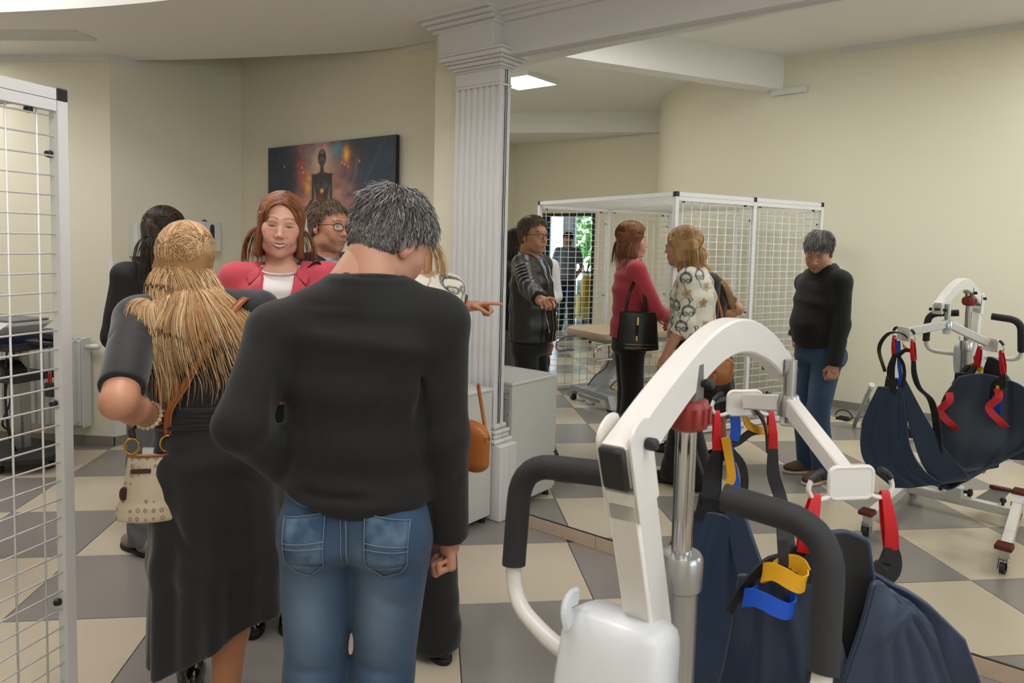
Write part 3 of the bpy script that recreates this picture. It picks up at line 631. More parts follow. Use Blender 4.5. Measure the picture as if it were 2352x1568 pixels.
for x in (-.25,.25):
    for y in (-.25,.25): q=MB(); q.cyl((x,y,0),(x,y,.13),.02,8); q.build('leg',M_dk,ac)
pl=thing('potted_plant','spiky green plant in a pot on a white stand in the hall','plant',tuple(W(-7.95,-6.3,0)),0)
q=MB(); q.box((0,0,.42),(.3,.3,.84),bev=.01); q.build('stand',M_hall,pl); q=MB(); q.lathe([(.06,.84),(.09,.98),(.08,.98),(.05,.9)],n=14); q.build('pot',M_white,pl,smooth=True)
rg=np.random.default_rng(9)
for k in range(16):
    a=rg.uniform(0,6.28); e=rg.uniform(.5,1.3); d=np.array([math.cos(a)*math.cos(e),math.sin(a)*math.cos(e),math.sin(e)]); s_=np.array([-math.sin(a),math.cos(a),0])*.012; b0=np.array([0,0,.95]); q=MB()
    q.sheet([[b0-s_,b0+s_],[b0+d*.2-s_,b0+d*.2+s_],[b0+d*.36-s_*.2-np.array([0,0,.03]),b0+d*.36+s_*.2-np.array([0,0,.03])]],.002); q.build('leaf',M_leaf,pl)
bk=thing('bookcase','dark red bookcase at the left inside the hall','bookcase',tuple(W(-9.75,-6.9)),PHI)
M_dred=mat('dark_red_board','#6a1f22',.6)
for x in (-.3,.3): q=MB(); q.box((x,0,1.05),(.03,.3,2.1)); q.build('side_panel',M_dred,bk)
for z in (.05,.55,1.05,1.55,2.08): q=MB(); q.box((0,0,z),(.57,.3,.03)); q.build('shelf',M_dred,bk)
q=MB(); q.box((0,-.14,1.05),(.6,.02,2.08)); q.build('back_board',M_dred,bk)
# ================================================================ pedal exercisers on the floor by the back wall
M_gp=mat('light_grey_paint','#a7aaa8',.4); M_bl2=mat('blue_shell_plastic','#1878c8',.35)
def pedal(par,c,ax,m=M_black):
    c=np.array(c,float); ax=unit(ax); q=MB(); u=unit(np.cross(ax,(0,0,1))); w=np.cross(u,ax)
    for s in (-1,1): q.bar(c+u*.045*s-ax*.045,c+u*.045*s+ax*.045,.014,.022)
    for s in (-1,0,1): q.bar(c-u*.045+ax*.042*s,c+u*.045+ax*.042*s,.012,.02)
    q.tube(arc(c+w*.0,.075,.2,2.94,12,u,w),.008,6,flat=(1,.6)); return q.build('pedal',m,par,smooth=True)
t1=thing('pedal_exerciser','grey folding pedal exerciser with a raised handle pole by the back wall','pedal exerciser',(-1.42,.36,0),0)
q=MB(); q.tube([(-.14,.06,.03),(-.02,.0,.24),(.20,.18,.455)],.0,2) if False else q.tube([(-.127,.053,.012),(.205,.185,.43)],.017,12); q.build('handle_pole',M_gp,t1,smooth=True)
q=MB(); q.cyl((.20,.183,.425),(.222,.192,.452),.024,14); q.build('pole_cap',M_abs,t1,smooth=True)
q=MB(); q.box((.01,-.02,.13),(.07,.09,.16),bev=.03); q.bar((.01,-.02,.13),(.13,.16,.36),.03); q.build('crank_housing',M_gp,t1,smooth=True)
q=MB(); q.bar((-.1,.0,.03),(.12,-.12,.03),.03); q.bar((.0,-.0,.03),(.02,-.02,.1),.04); q.build('floor_bar',M_gp,t1); q=MB(); q.cyl((.12,-.13,.03),(.16,-.15,.03),.03,12); q.build('end_cap',M_black,t1)
q=MB(); q.bar((.02,.05,.13),(-.09,.13,.09),.014); q.build('crank_arm',M_alu,t1); q=MB(); q.bar((.02,-.1,.13),(.14,-.17,.17),.014); q.build('crank_arm',M_alu,t1)
pedal(t1,(-.12,.17,.085),(.5,.8,0)); pedal(t1,(.18,-.2,.16),(.5,.8,.1))
t3=thing('support_leg','black angled foot with steel tube lying on the floor behind the exerciser','exerciser part',(-1.18,.16,0),R(-30))
q=MB(); q.prism([(-.1,-.05,0),(.06,-.05,0),(.02,-.05,.075),(-.05,-.05,.085)],(0,.09,0)); q.build('rubber_foot',M_black,t3); q=MB(); q.tube([(0,0,.04),(.3,.02,.02)],.015,10); q.build('steel_tube',M_chr,t3,smooth=True)
t2=thing('pedal_exerciser','blue and black pedal exerciser with mushroom knob near the back wall','pedal exerciser',(-.78,-.42,0),R(-38))
q=MB(); q.lathe([(.19,.03),(.21,.06),(.17,.14),(.08,.175)],(0,0,0),24); q.build('shell',M_bl2,t2,smooth=True); q=MB(); q.box((.05,.14,.06),(.36,.1,.09),bev=.02); q.build('front_cover',M_dk,t2,smooth=True)
q=MB(); q.prism([(.1,.2,0),(.24,.2,0),(.15,.2,.12),(.08,.2,.14)],(0,.07,0)); q.build('front_foot',M_dk,t2)
q=MB(); q.cyl((-.1,.02,.17),(-.1,.02,.235),.008,8); q.lathe([(.012,.23),(.045,.245),(.045,.262),(.01,.272)],(-.1,.02,0),16); q.build('adjuster_knob',M_black,t2,smooth=True)
q=MB(); q.cyl((-.1,.08,.15),(.12,.1,.15),.01,10); q.build('axle',M_chr,t2,smooth=True); q=MB(); q.box((.16,.07,.12),(.12,.1,.2),bev=.02); q.build('hinge_block',M_dk,t2,smooth=True)
pedal(t2,(.24,-.02,.24),(1,0,0)); q=MB(); q.bar((.16,.02,.18),(.26,-.02,.23),.015); q.build('crank_arm',M_alu,t2)
t4=thing('tension_stand','slim chrome adjuster post standing on the floor in front of the blue exerciser','exerciser part',(-.52,-.24,0),R(20))
q=MB(); q.cyl((0,0,.0),(0,0,.17),.01,10); q.build('post',M_chr,t4,smooth=True); q=MB(); q.lathe([(.03,0),(.03,.012),(.015,.02),(.02,.05),(.02,.06)],n=14); q.build('foot',M_chr,t4,smooth=True); q=MB(); q.bar((-.035,0,.13),(.035,0,.13),.014); q.bar((-.035,0,.155),(.035,0,.155),.014); q.build('cross_pin',M_chr,t4)
# ================================================================ patient hoist
M_hw=mat('warm_white_powder_coat','#dedad5',.33,bump=.03,bscale=500); M_foam=mat('black_foam_grip','#262629',.75,bump=.3,bscale=900)
M_hred=mat('dark_red_plastic','#8a2a28',.4,bump=.1,bscale=300); M_pad=mat('maroon_rubber','#6b2a26',.6); M_rub=mat('grey_rubber','#33363a',.6); M_sil=mat('satin_aluminium','#b5b5b6',.28,metal=.85); M_hgrey=mat('grey_clevis','#6a6866',.45)
HR=np.array([.354,1.293]); HA=R(-32)
ho=thing('patient_hoist','white mobile patient hoist with black foam handles in the right foreground','patient hoist',(HR[0],HR[1],0),HA)
def hb(fn,name,m,parent=ho,smooth=True,**k):
    q=MB(); fn(q); return q.build(name,m,parent,smooth=smooth,**k)
# base
hb(lambda q:q.box((.027,0,.095),(.545,.055,.05),bev=.004),'crossbar',M_hw)
LEG=(((-.26,-.20),(-.235,.74)),((.31,-.18),(.39,.72)))
for (a,b) in LEG:
    lg=hb(lambda q:q.bar((a[0],a[1]+.05,.095),(b[0],b[1],.095),.05,.055,bev=.004),'leg',M_hw)
    # rear gooseneck
    hb(lambda q:q.prism([(a[0]-.03,a[1]+.08,.07),(a[0]-.03,a[1]+.08,.125),(a[0]-.03,a[1]+.03,.155),(a[0]-.03,a[1]-.05,.155),(a[0]-.03,a[1]-.05,.13),(a[0]-.03,a[1]+.01,.12)],(.06,0,0)),'gooseneck',M_hw,lg)
    for (c,zt,rad) in ((a,.128,.05),(b,.068,.03)):
        x,y=c[0],(c[1]-.02 if c is a else c[1]); r=.05 if c is a else .032
        hb(lambda q:(q.cyl((x-.012,y,r),(x+.012,y,r),r,22),q.cyl((x-.014,y,r),(x+.014,y,r),r*.5,16)),'wheel',M_rub,lg)
        hb(lambda q:(q.box((x-.02,y,r+.018),(.005,.05,r+.03),bev=.002),q.box((x+.02,y,r+.018),(.005,.05,r+.03),bev=.002),q.lathe([(.026,zt-.012),(.026,zt-.004),(.018,zt)],(x,y,.004),16)),'fork',M_chr,lg)
    hb(lambda q:(q.box((a[0],a[1]-.015,.166),(.075,.085,.022),bev=.004),[q.box((a[0],a[1]-.045+k*.02,.178),(.065,.008,.004)) for k in range(4)]),'pedal_pad',M_pad,lg)
    hb(lambda q:(q.box((b[0],b[1]+.005,.133),(.075,.075,.024),bev=.004),[q.box((b[0],b[1]-.025+k*.02,.146),(.065,.008,.004)) for k in range(4)]),'toe_cap',M_pad,lg)
    hb(lambda q:q.bar((a[0]+.03,a[1]-.06,.15),(a[0]+.03,a[1]-.07,.07),.03,.012),'brake_lever',M_black,lg)
for x in (-.2,.26): hb(lambda q:(q.cyl((x,0,.12),(x,0,.14),.008,10),q.lathe([(.014,.138),(.018,.148),(.012,.162)],(x,0,0),14)),'pivot_knob',M_black)
hb(lambda q:q.prism([(.12,-.02,.115),(.24,-.02,.115),(.26,-.16,.15),(.17,-.17,.15)],(0,0,.006)),'spread_pedal_arm',M_hgrey); hb(lambda q:q.box((.215,-.18,.165),(.11,.035,.02),bev=.004),'spread_pedal',M_pad)
# mast
MT=np.array([0,-.385,1.262]); MBm=np.array([.02,0,.12]); md=unit(MT-MBm)
mast=hb(lambda q:(q.bar(MBm,MBm+(MT-MBm)*.95,.070,.046,up=(1,0,0),bev=.004)),'mast',M_hw)
hb(lambda q:q.box((.02,0,.13),(.085,.075,.09),bev=.005),'mast_socket',M_hw)
for sx in (-1,1): hb(lambda q:(q.cyl((.02+sx*.045,.0,.15),(.02+sx*.065,.0,.15),.010,10),q.lathe([(.022,0),(.025,.008),(.025,.018),(.015,.024)],(.02+sx*.065,0,.15),6,np.array([[0,1,0],[0,0,1],[sx,0,0]]))),'lock_knob',M_black)
mx_=np.array([1.,0,0]); my_=unit(np.cross(md,mx_))
for sx in (-1,1):   # cheeks of the fork with rounded tops
    def ck(q):
        c=MT+mx_*sx*.0235; out=[]
        for a in np.linspace(-math.pi/2,math.pi/2,9): out.append(c+md*.028+ (my_*math.sin(a)*.035+md*math.cos(a)*.02))
        out=[c-md*.09-my_*.035]+out+[c-md*.09+my_*.035]; q.prism([p-mx_*.002 for p in out],mx_*.004)
    hb(ck,'fork_cheek',M_hw)
hb(lambda q:q.bar(MT-md*.09,MT-md*.045,.070,.046,up=(1,0,0)),'fork_floor',M_hw)
hb(lambda q:(q.cyl((-.034,-.378,1.275),(.03,-.378,1.275),.005,10),q.lathe([(.008,0),(.009,.003),(.009,.013),(.006,.016)],(.027,-.378,1.275),14,np.array([[0,1,0],[0,0,1],[1,0,0]]))),'pivot_bolt',M_black)
# boom: swept box along an arched path
bp=smoothpath([(-.418,1.248),(-.26,1.306),(-.09,1.355),(.05,1.374),(.19,1.366),(.34,1.334),(.46,1.296),(.552,1.255)],6)
def boom(q):
    P=[np.array([0,p[0],p[1]]) for p in bp]; m=len(P); vs=[]
    for i in range(m):
        t=unit(P[min(i+1,m-1)]-P[max(i-1,0)]); n=np.array([0,-t[2],t[1]]); h=.034; w=.0195; b=.004
        for (x,y) in ((-w,-h+b),(-w+b,-h),(w-b,-h),(w,-h+b),(w,h-b),(w-b,h),(-w+b,h),(-w,h-b)): vs.append(P[i]+mx_*x+n*y)
    k=8; fs=[(i*k+j,i*k+(j+1)%k,(i+1)*k+(j+1)%k,(i+1)*k+j) for i in range(m-1) for j in range(k)]+[tuple(range(k))[::-1],tuple((m-1)*k+j for j in range(k))]
    q.add(vs,fs)
bm_=hb(boom,'boom',M_hw)
def bcap(q):
    P0=np.array([0,bp[0][0],bp[0][1]]);t=unit(P0-np.array([0,bp[1][0],bp[1][1]])); n=np.array([0,-t[2],t[1]]); q.box(P0+t*.005,(.038,.066,.012),np.stack([mx_,n,t]),bev=.004)
hb(bcap,'boom_end_cap',M_black,bm_)
hb(lambda q:q.prism([(-.004,-.19,1.325),(-.004,-.06,1.36),(-.004,-.095,1.30),(-.004,-.13,1.295)],(.008,0,0)),'gusset',M_hw,bm_)
hb(lambda q:(q.cyl((-.03,-.125,1.318),(.03,-.125,1.318),.005,10),q.lathe([(.008,0),(.009,.004),(.009,.014),(.006,.017)],(.024,-.125,1.318),14,np.array([[0,1,0],[0,0,1],[1,0,0]]))),'clevis_pin',M_black,bm_)
for sx in (-1,1): hb(lambda q:q.prism([(sx*.02-.003,.53,1.30),(sx*.02-.003,.575,1.28),(sx*.02-.003,.585,1.24),(sx*.02-.003,.555,1.225),(sx*.02-.003,.53,1.24)],(.006,0,0)),'boom_fork',M_hw,bm_)
hb(lambda q:(q.cyl((-.03,.557,1.25),(.03,.557,1.25),.005,10),q.lathe([(.008,0),(.009,.004),(.009,.014),(.006,.017)],(.026,.557,1.25),14,np.array([[0,1,0],[0,0,1],[1,0,0]])),q.lathe([(.008,0),(.009,.004),(.009,.014),(.006,.017)],(-.026,.557,1.25),14,np.array([[0,1,0],[0,0,1],[-1,0,0]]))),'boom_bolt',M_black,bm_)
# actuator
ay=-.135
act=hb(lambda q:q.cyl((0,ay,.70),(0,ay,1.0),.030,24),'actuator_tube',M_sil)
hb(lambda q:q.lathe([(.030,1.0-.035),(.036,.97),(.037,1.02),(.033,1.028),(.022,1.03)],(0,ay,0),24),'actuator_collar',M_sil,act)
hb(lambda q:q.cyl((0,ay,1.02),(0,ay,1.25),.0175,20),'piston',M_chr,act)
hb(lambda q:(q.lathe([(.018,1.238),(.034,1.245),(.037,1.255),(.037,1.278),(.034,1.29),(.015,1.295)],(0,ay,0),28),[q.box((.037*math.cos(a),ay+.037*math.sin(a),1.267),(.006,.006,.026)) for a in np.linspace(0,6.28,14,endpoint=False)]),'emergency_release',M_hred,act)
hb(lambda q:(q.prism([(-.020,ay-.022,1.29),(-.020,ay+.022,1.29),(-.020,ay+.016,1.35),(-.020,ay-.006,1.35)],(.012,0,0)),q.prism([(.008,ay-.022,1.29),(.008,ay+.022,1.29),(.008,ay+.016,1.35),(.008,ay-.006,1.35)],(.012,0,0))),'clevis',M_hgrey,act)
hb(lambda q:(q.box((0,ay,.66),(.06,.07,.11),bev=.012),q.box((0,ay-.05,.70),(.055,.08,.05),bev=.008)),'motor_housing',M_black,act)
hb(lambda q:q.bar((0,ay,.60),(.013,-.16,.53),.05,.03),'lower_bracket',M_hw)
hb(lambda q:(q.box((0.005,-.085,.46),(.12,.07,.30),bev=.015),q.box((.005,-.045,.46),(.10,.02,.26),bev=.008)),'battery_pack',mat('dark_grey_battery','#3c3e42',.5))
# handles
hp=fillet([(-.10,-.265,1.180),(-.247,-.257,1.166),(-.253,-.270,.93),(-.11,-.345,.915),(.13,-.355,.915),(.253,-.31,.925),(.247,-.25,1.165),(.115,-.248,1.176)],.065,8)
hnd=hb(lambda q:q.tube(hp,.0135,14),'handle_tube',M_hw)
hp=np.array(hp); zc=hp[:,2]
iL=[i for i in range(len(hp)) if i<len(hp)//2 and zc[i]>.985]; iR=[i for i in range(len(hp)) if i>=len(hp)//2 and zc[i]>.985]
gl_=[tuple(hp[0]+(hp[0]-hp[1])*.25)]+[tuple(p) for p in hp[iL]]+[(-.251,-.267,.99)]; gr_=[(.2515,-.297,.985)]+[tuple(p) for p in hp[iR]]+[tuple(hp[-1]+(hp[-1]-hp[-2])*.25)]
for g_ in (gl_,gr_): hb(lambda q:q.tube(g_,.0205,16),'foam_grip',M_foam,hnd)
# control housing behind the mast
M_box=mat('white_control_housing','#d8dbe0',.3)
def cbx(q):
    pr=[(-.40,.80),(-.40,.95),(-.385,.985),(-.30,1.005),(-.285,.99),(-.285,.80)]
    a=[(-.10,y,z) for y,z in pr]; q.prism(a,(.155,0,0))
cb_=hb(cbx,'control_housing',M_box,bev=None) if False else None
q=MB(); q.box((-.022,-.345,.895),(.172,.125,.22),np.array([[1,0,0],[0,.97,-.24],[0,.24,.97]]),bev=.02); cb_=q.build('control_housing',M_box,ho,smooth='all',subd=2)
q=MB(); q.tube(smoothpath([(-.085,-.375,.985),(-.085,-.385,1.01),(-.085,-.375,1.022),(-.085,-.355,1.018)],5),.008,8,flat=(1.8,.8)); q.build('hand_control_hook',M_box,cb_)
q=MB(); q.lathe([(.028,0),(.03,.004),(.012,.006)],(-.045,-.405,.86),22,np.array([[1,0,0],[0,0,1],[0,-1,0]])); q.build('stop_button',M_black,cb_,smooth=True)
hb(lambda q:q.tube(smoothpath([(.06,-.1,.42),(.15,-.02,.28),(.17,.0,.5),(.10,-.12,.62),(.03,-.13,.64)],8),.008,8),'power_cable',M_gp)
# rating label on the mast
q=MB(); c=MBm+(MT-MBm)*.12+my_*(-.0315); q.box(c,(.05,.0015,.10),np.stack([mx_,my_,md])); lb=q.build('rating_label',M_white,mast); q=MB(); random.seed(8)
for r_ in range(9):
    x=-.02
    while x<.018: w_=random.uniform(.003,.009); q.box(c+mx_*(x+w_/2)+md*(.042-r_*.0105)-my_*.001,(w_,.0006,.004),np.stack([mx_,my_,md])); x+=w_+.002
q.build('label_text',M_black,lb)
# spreader bar (world coordinates, made local to the hoist)
inv=np.array(Matrix.Rotation(-HA,3,'Z'))
def hl(p): p=np.array(p,float); return inv@np.array([p[0]-HR[0],p[1]-HR[1],p[2]])
SJ=hl((.653,1.705,1.175)); PL=hl((.628,1.931,1.128)); PR_=hl((.688,1.469,1.075))
hb(lambda q:(q.cyl(SJ+np.array([0,0,.0]),SJ+np.array([0,0,.105]),.015,16),q.lathe([(.026,-.03),(.028,.0),(.022,.02)],SJ,18),q.cyl(SJ-np.array([0,0,.045]),SJ-np.array([0,0,.03]),.02,6)),'swivel_stem',M_sil)
spr=hb(lambda q:(q.bar(SJ,PL,.034,.042,bev=.004),q.bar(SJ,PR_,.034,.042,bev=.004),q.box(SJ-np.array([0,0,.03]),(.035,.035,.05),bev=.005)),'spreader_bar',M_hw)
sd=unit(hl((.06+.375,-.462+1.28,0))); sd[2]=0; sd=unit(sd); sp=np.array([-sd[1],sd[0],0])
HOOK=[]
for P_,sg in ((PL,-1),(PR_,1)):
    c=P_+sd*sg*.02+np.array([0,0,-.008]); ax=np.stack([sp,sd,(0,0,1)])
    def plate(q):
        o=[]
        for (cx,cz,a0) in ((.034,.018,0),(-.034,.018,90),(-.034,-.018,180),(.034,-.018,270)): o+=[c+sp*(cx+.014*math.cos(R(a)))+np.array([0,0,cz+.014*math.sin(R(a))]) for a in np.linspace(a0,a0+90,6)]
        q.prism([p-sd*.004 for p in o],sd*.008); q.tube([p for p in o],.0055,8,closed=True)
    hb(plate,'hook_plate',M_hw,spr)
    for s2 in (-1,1):
        hk=[c+sp*s2*.045+np.array([0,0,-.027]),c+sp*s2*.065+np.array([0,0,-.033]),c+sp*s2*.083+np.array([0,0,-.03]),c+sp*s2*.095+np.array([0,0,-.012]),c+sp*s2*.090+np.array([0,0,.008])]
        hk=smoothpath(hk,5); hb(lambda q:q.tube(hk,.0052,9),'hook',M_hw,spr); e=np.array(hk[-1]); HOOK.append(c+sp*s2*.08+np.array([0,0,-.03]))
        hb(lambda q:q.tube([e,e-sp*s2*.012+np.array([0,0,.012]),e-sp*s2*.026+np.array([0,0,.018])],.0075,9),'hook_tip',M_black,spr)
# ================================================================ sling
M_sl=mat('navy_sling_fabric','#1d3350',.5,bump=.25,bscale=700,sheen=.15); M_sl2=mat('dark_navy_satin','#182a44',.35,bump=.15,bscale=900,sheen=.2); M_wb=mat('black_webbing','#17171a',.6,bump=.3,bscale=800)
M_yw=mat('yellow_webbing','#e0a414',.5,bump=.15,bscale=700); M_bw=mat('blue_webbing','#0d51c4',.45,bump=.15,bscale=700); M_rw=mat('bright_red_webbing','#c8121c',.45,bump=.15,bscale=700)
sl=thing('lifting_sling','navy quilted lifting sling hanging by coloured loops from the hoist spreader bar','sling',(0,0,0))
rot=np.array(Matrix.Rotation(HA,3,'Z'))
HK=[rot@h+np.array([HR[0],HR[1],0]) for h in HOOK]   # world: 0,1 left plate; 2,3 right plate
HKd=sorted(HK[:2],key=lambda p:p[0])+sorted(HK[2:],key=lambda p:p[0])
def grid(ctrl,nu=26,nv=20,fn=None):
    """Catmull-Rom surface through a grid of control points"""
    C=np.array(ctrl,float)
    rows=[np.array(smoothpath(list(r),max(2,int(math.ceil(nv/(len(r)-1)))))) for r in C]
    rows=np.array(rows); out=[]
    for j in range(rows.shape[1]): out.append(smoothpath(list(rows[:,j]),max(2,int(math.ceil(nu/(len(C)-1))))))
    G=np.array(out)
    return fn(G) if fn else G
def quilt(G,seams,dep=.006):
    """press stitched seams given in uv (0..1) lines into a sheet"""
    a,b=G.shape[:2]; du=np.gradient(G,axis=0); dv=np.gradient(G,axis=1); nn=np.cross(du,dv); nn/=np.linalg.norm(nn,axis=2,keepdims=True)+1e-9
    U,V=np.meshgrid(np.linspace(0,1,a),np.linspace(0,1,b),indexing='ij'); d=np.full(U.shape,9.)
    for (u0,v0,u1,v1) in seams:
        t=np.clip(((U-u0)*(u1-u0)+(V-v0)*(v1-v0))/((u1-u0)**2+(v1-v0)**2),0,1); d=np.minimum(d,np.hypot(U-u0-t*(u1-u0),V-v0-t*(v1-v0)))
    puff=dep*(1-np.exp(-(d/.05)**2)); return G+nn*puff[...,None]
def cloth(name,ctrl,m,th=.012,seams=None,nu=30,nv=26,label=None):
    G=grid(ctrl,nu,nv)
    if seams: G=quilt(G,seams)
    q=MB(); q.sheet(G,th); o=q.build(name,m,sl,smooth=True,label=label)
    # piping round the edge
    e=[tuple(p) for p in G[:,0]]+[tuple(p) for p in G[-1,1:]]+[tuple(p) for p in G[-2::-1,-1]]+[tuple(p) for p in G[0,-2:0:-1]]
    q=MB(); q.tube(e,.006,6,closed=True); q.build('piping',M_sl2,o,smooth='all'); return o
def strap(name,pts,w,m,th=.003,up=None,n=8,label=None):
    P=np.array(smoothpath(pts,n)); m_=len(P); T_=np.gradient(P,axis=0); G=[]
    ws=np.interp(np.linspace(0,1,m_),np.linspace(0,1,len(w)),w) if isinstance(w,(list,tuple)) else np.full(m_,w)
    u=np.array(up if up is not None else (1,0,0),float)
    for i in range(m_):
        t=unit(T_[i]); s=unit(u-t*(u@t)); G.append([P[i]-s*ws[i]/2,P[i],P[i]+s*ws[i]/2])
    q=MB(); q.sheet(np.array(G),th); return q.build(name,m,sl,smooth=True,label=label)
# far left leg pad
cloth('leg_pad',[[(.478,1.955,.805),(.525,1.94,.81),(.575,1.92,.808),(.60,1.91,.79)],
                 [(.435,1.975,.68),(.50,1.95,.68),(.57,1.925,.68),(.622,1.90,.66)],
                 [(.402,1.985,.55),(.49,1.955,.55),(.58,1.92,.55),(.64,1.885,.52)],
                 [(.428,1.975,.38),(.52,1.93,.39),(.61,1.88,.40),(.68,1.83,.40)],
                 [(.56,1.90,.27),(.63,1.85,.29),(.69,1.80,.32),(.74,1.76,.34)]],M_sl,.014,
      [(0.12,.25,.2,.75),(.12,.75,.2,.25),(.42,0,.36,.5),(.36,.5,.44,1),(.44,1,.5,.3),(.5,.3,.55,0),(.78,0,.7,1),(.0,.5,.12,.5)])
# seat / back body
cloth('seat_panel',[[(.60,1.545,.875),(.665,1.47,.90),(.74,1.40,.885),(.80,1.35,.86),(.87,1.33,.80)],
                    [(.555,1.60,.74),(.65,1.50,.72),(.74,1.41,.70),(.82,1.35,.70),(.90,1.31,.69)],
                    [(.56,1.63,.56),(.66,1.55,.52),(.75,1.45,.53),(.82,1.37,.57),(.90,1.33,.60)],
                    [(.60,1.66,.40),(.67,1.58,.37),(.74,1.49,.41),(.79,1.42,.47),(.85,1.38,.52)],
                    [(.66,1.73,.30),(.70,1.66,.29),(.73,1.59,.34),(.76,1.52,.40),(.80,1.46,.45)]],M_sl2,.013,
      [(.25,0,.3,.5),(.3,.5,.2,1),(.55,0,.6,.45),(.6,.45,.5,1),(.85,0,.8,1)])
# near wing towards the camera right
cloth('back_wing',[[(.70,1.345,.90),(.715,1.35,.90),(.73,1.355,.89),(.745,1.36,.88)],
                   [(.675,1.33,.82),(.715,1.335,.83),(.76,1.34,.835),(.805,1.345,.835)],
                   [(.63,1.31,.70),(.71,1.325,.73),(.79,1.335,.75),(.868,1.34,.755)],
                   [(.585,1.27,.58),(.69,1.30,.60),(.81,1.315,.62),(.90,1.325,.64)],
                   [(.53,1.25,.42),(.66,1.27,.43),(.79,1.29,.46),(.88,1.31,.50)]],M_sl2,.016,
      [(.36,.45,.42,1),(.5,.3,.58,1),(.68,.3,.74,1),(.3,.35,1,.1),(.84,.1,.86,1)])
cloth('inner_lining',[[(.625,1.385,.985),(.66,1.39,.985),(.70,1.385,.97)],[(.60,1.38,.90),(.66,1.39,.89),(.72,1.385,.86)],[(.59,1.36,.78),(.65,1.37,.76),(.73,1.365,.74)],[(.58,1.33,.62),(.65,1.345,.60),(.72,1.35,.60)]],M_wb,.008)
cloth('front_flap',[[(.465,1.43,.87),(.50,1.41,.875),(.55,1.39,.87),(.60,1.37,.88)],
                    [(.455,1.42,.78),(.51,1.40,.78),(.57,1.37,.78),(.635,1.34,.78)],
                    [(.44,1.43,.66),(.51,1.39,.66),(.58,1.35,.66),(.65,1.31,.66)],
                    [(.42,1.46,.52),(.51,1.40,.50),(.59,1.34,.50),(.66,1.29,.52)],
                    [(.45,1.52,.36),(.53,1.44,.34),(.60,1.37,.35),(.66,1.31,.38)]],M_sl2,.014,[(.35,0,.25,1),(.6,0,.7,1)])
# crossing leg strap, loops, handles
strap('leg_strap',[(.59,1.92,.86),(.64,1.85,.66),(.70,1.78,.47),(.74,1.70,.36),(.70,1.62,.33)],[.05,.09,.14,.16,.1],M_sl,.012,up=(.6,-.7,.3))
strap('pocket_patch',[(.655,1.83,.63),(.66,1.82,.56),(.68,1.81,.50)],.07,M_sl2,.006,up=(.7,-.7,0))
hL0,hL1,hR0,hR1=HKd
def loop(h,length,w,m,sway=(0,0,0),up=(1,0,0),name='loop'):
    h=np.array(h); s=np.array(sway); a=np.cross(unit(up),(0,0,1))*.012
    return strap(name,[h+(0,0,-length)+s+a*.2,h+(0,0,-length*.55)+s*.6+a*.7,h+a*.5+(0,0,-.004),h+(0,0,.009),h-a*.5+(0,0,-.004),h+(0,0,-length*.55)+s*.6-a*.7,h+(0,0,-length)+s-a*.2],[w,w*.9,w*.6,w*.55,w*.6,w*.9,w],m,.003,up=up)
rl='red end loop'; 
loop(hL0,.10,.026,M_rw,(.006,0,0)).__setitem__('label',rl); loop(hL1,.10,.026,M_rw,(.01,0,0)); loop(hR0,.11,.034,M_rw,(-.02,-.01,0)); loop(hR1,.115,.030,M_rw,(.02,0,0))
# left straps
strap('padded_strap',[hL0+(.008,0,-.10),hL0+(.0,.01,-.17),hL0+(-.005,.0,-.24),(.545,1.94,.86),(.54,1.94,.79)],[.03,.05,.055,.075,.085],M_wb,.006)
strap('side_loop',[hL0+(.03,-.01,-.08),hL0+(.045,0,-.14),hL0+(.06,0,-.20),hL0+(.045,-.01,-.25),hL0+(.03,0,-.22)],.026,M_bw); strap('side_loop',[hL0+(.022,-.015,-.06),hL0+(.034,-.01,-.11),hL0+(.045,-.01,-.17),hL0+(.038,-.01,-.19)],.024,M_yw)
strap('webbing',[hL0+(.04,0,-.10),hL0+(.075,.0,-.14),hL0+(.085,.0,-.2),hL0+(.07,0,-.26)],.022,M_wb)
strap('side_loop',[hL1+(-.10,0,-.01),hL1+(-.095,0,-.05),hL1+(-.10,0,-.08)],.028,M_bw); strap('side_loop',[hL1+(-.075,0,-.0),hL1+(-.06,0,-.035),hL1+(-.025,0,-.05),hL1+(.0,0,-.045)],.022,M_yw,up=(0,.3,1))
strap('webbing',[hL1+(-.13,0,-.10),hL1+(-.09,0,-.085),hL1+(-.05,0,-.055),hL1+(.0,0,-.05)],.02,M_wb,up=(0,.3,1))
strap('padded_strap',[hL1+(.01,0,-.09),hL1+(.012,-.01,-.17),hL1+(.03,-.03,-.24),(.715,1.84,.78),(.72,1.80,.66),(.70,1.76,.5)],[.025,.035,.035,.045,.05,.06],M_wb,.006)
strap('arched_strap',[hL0+(-.02,.03,-.19),hL0+(-.05,.05,-.07),hL0+(.01,.05,.02),hL0+(.09,.03,.03),hL0+(.13,0,-.02),hL0+(.14,-.01,-.10)],.03,M_wb,.005,up=(.3,.9,.2))
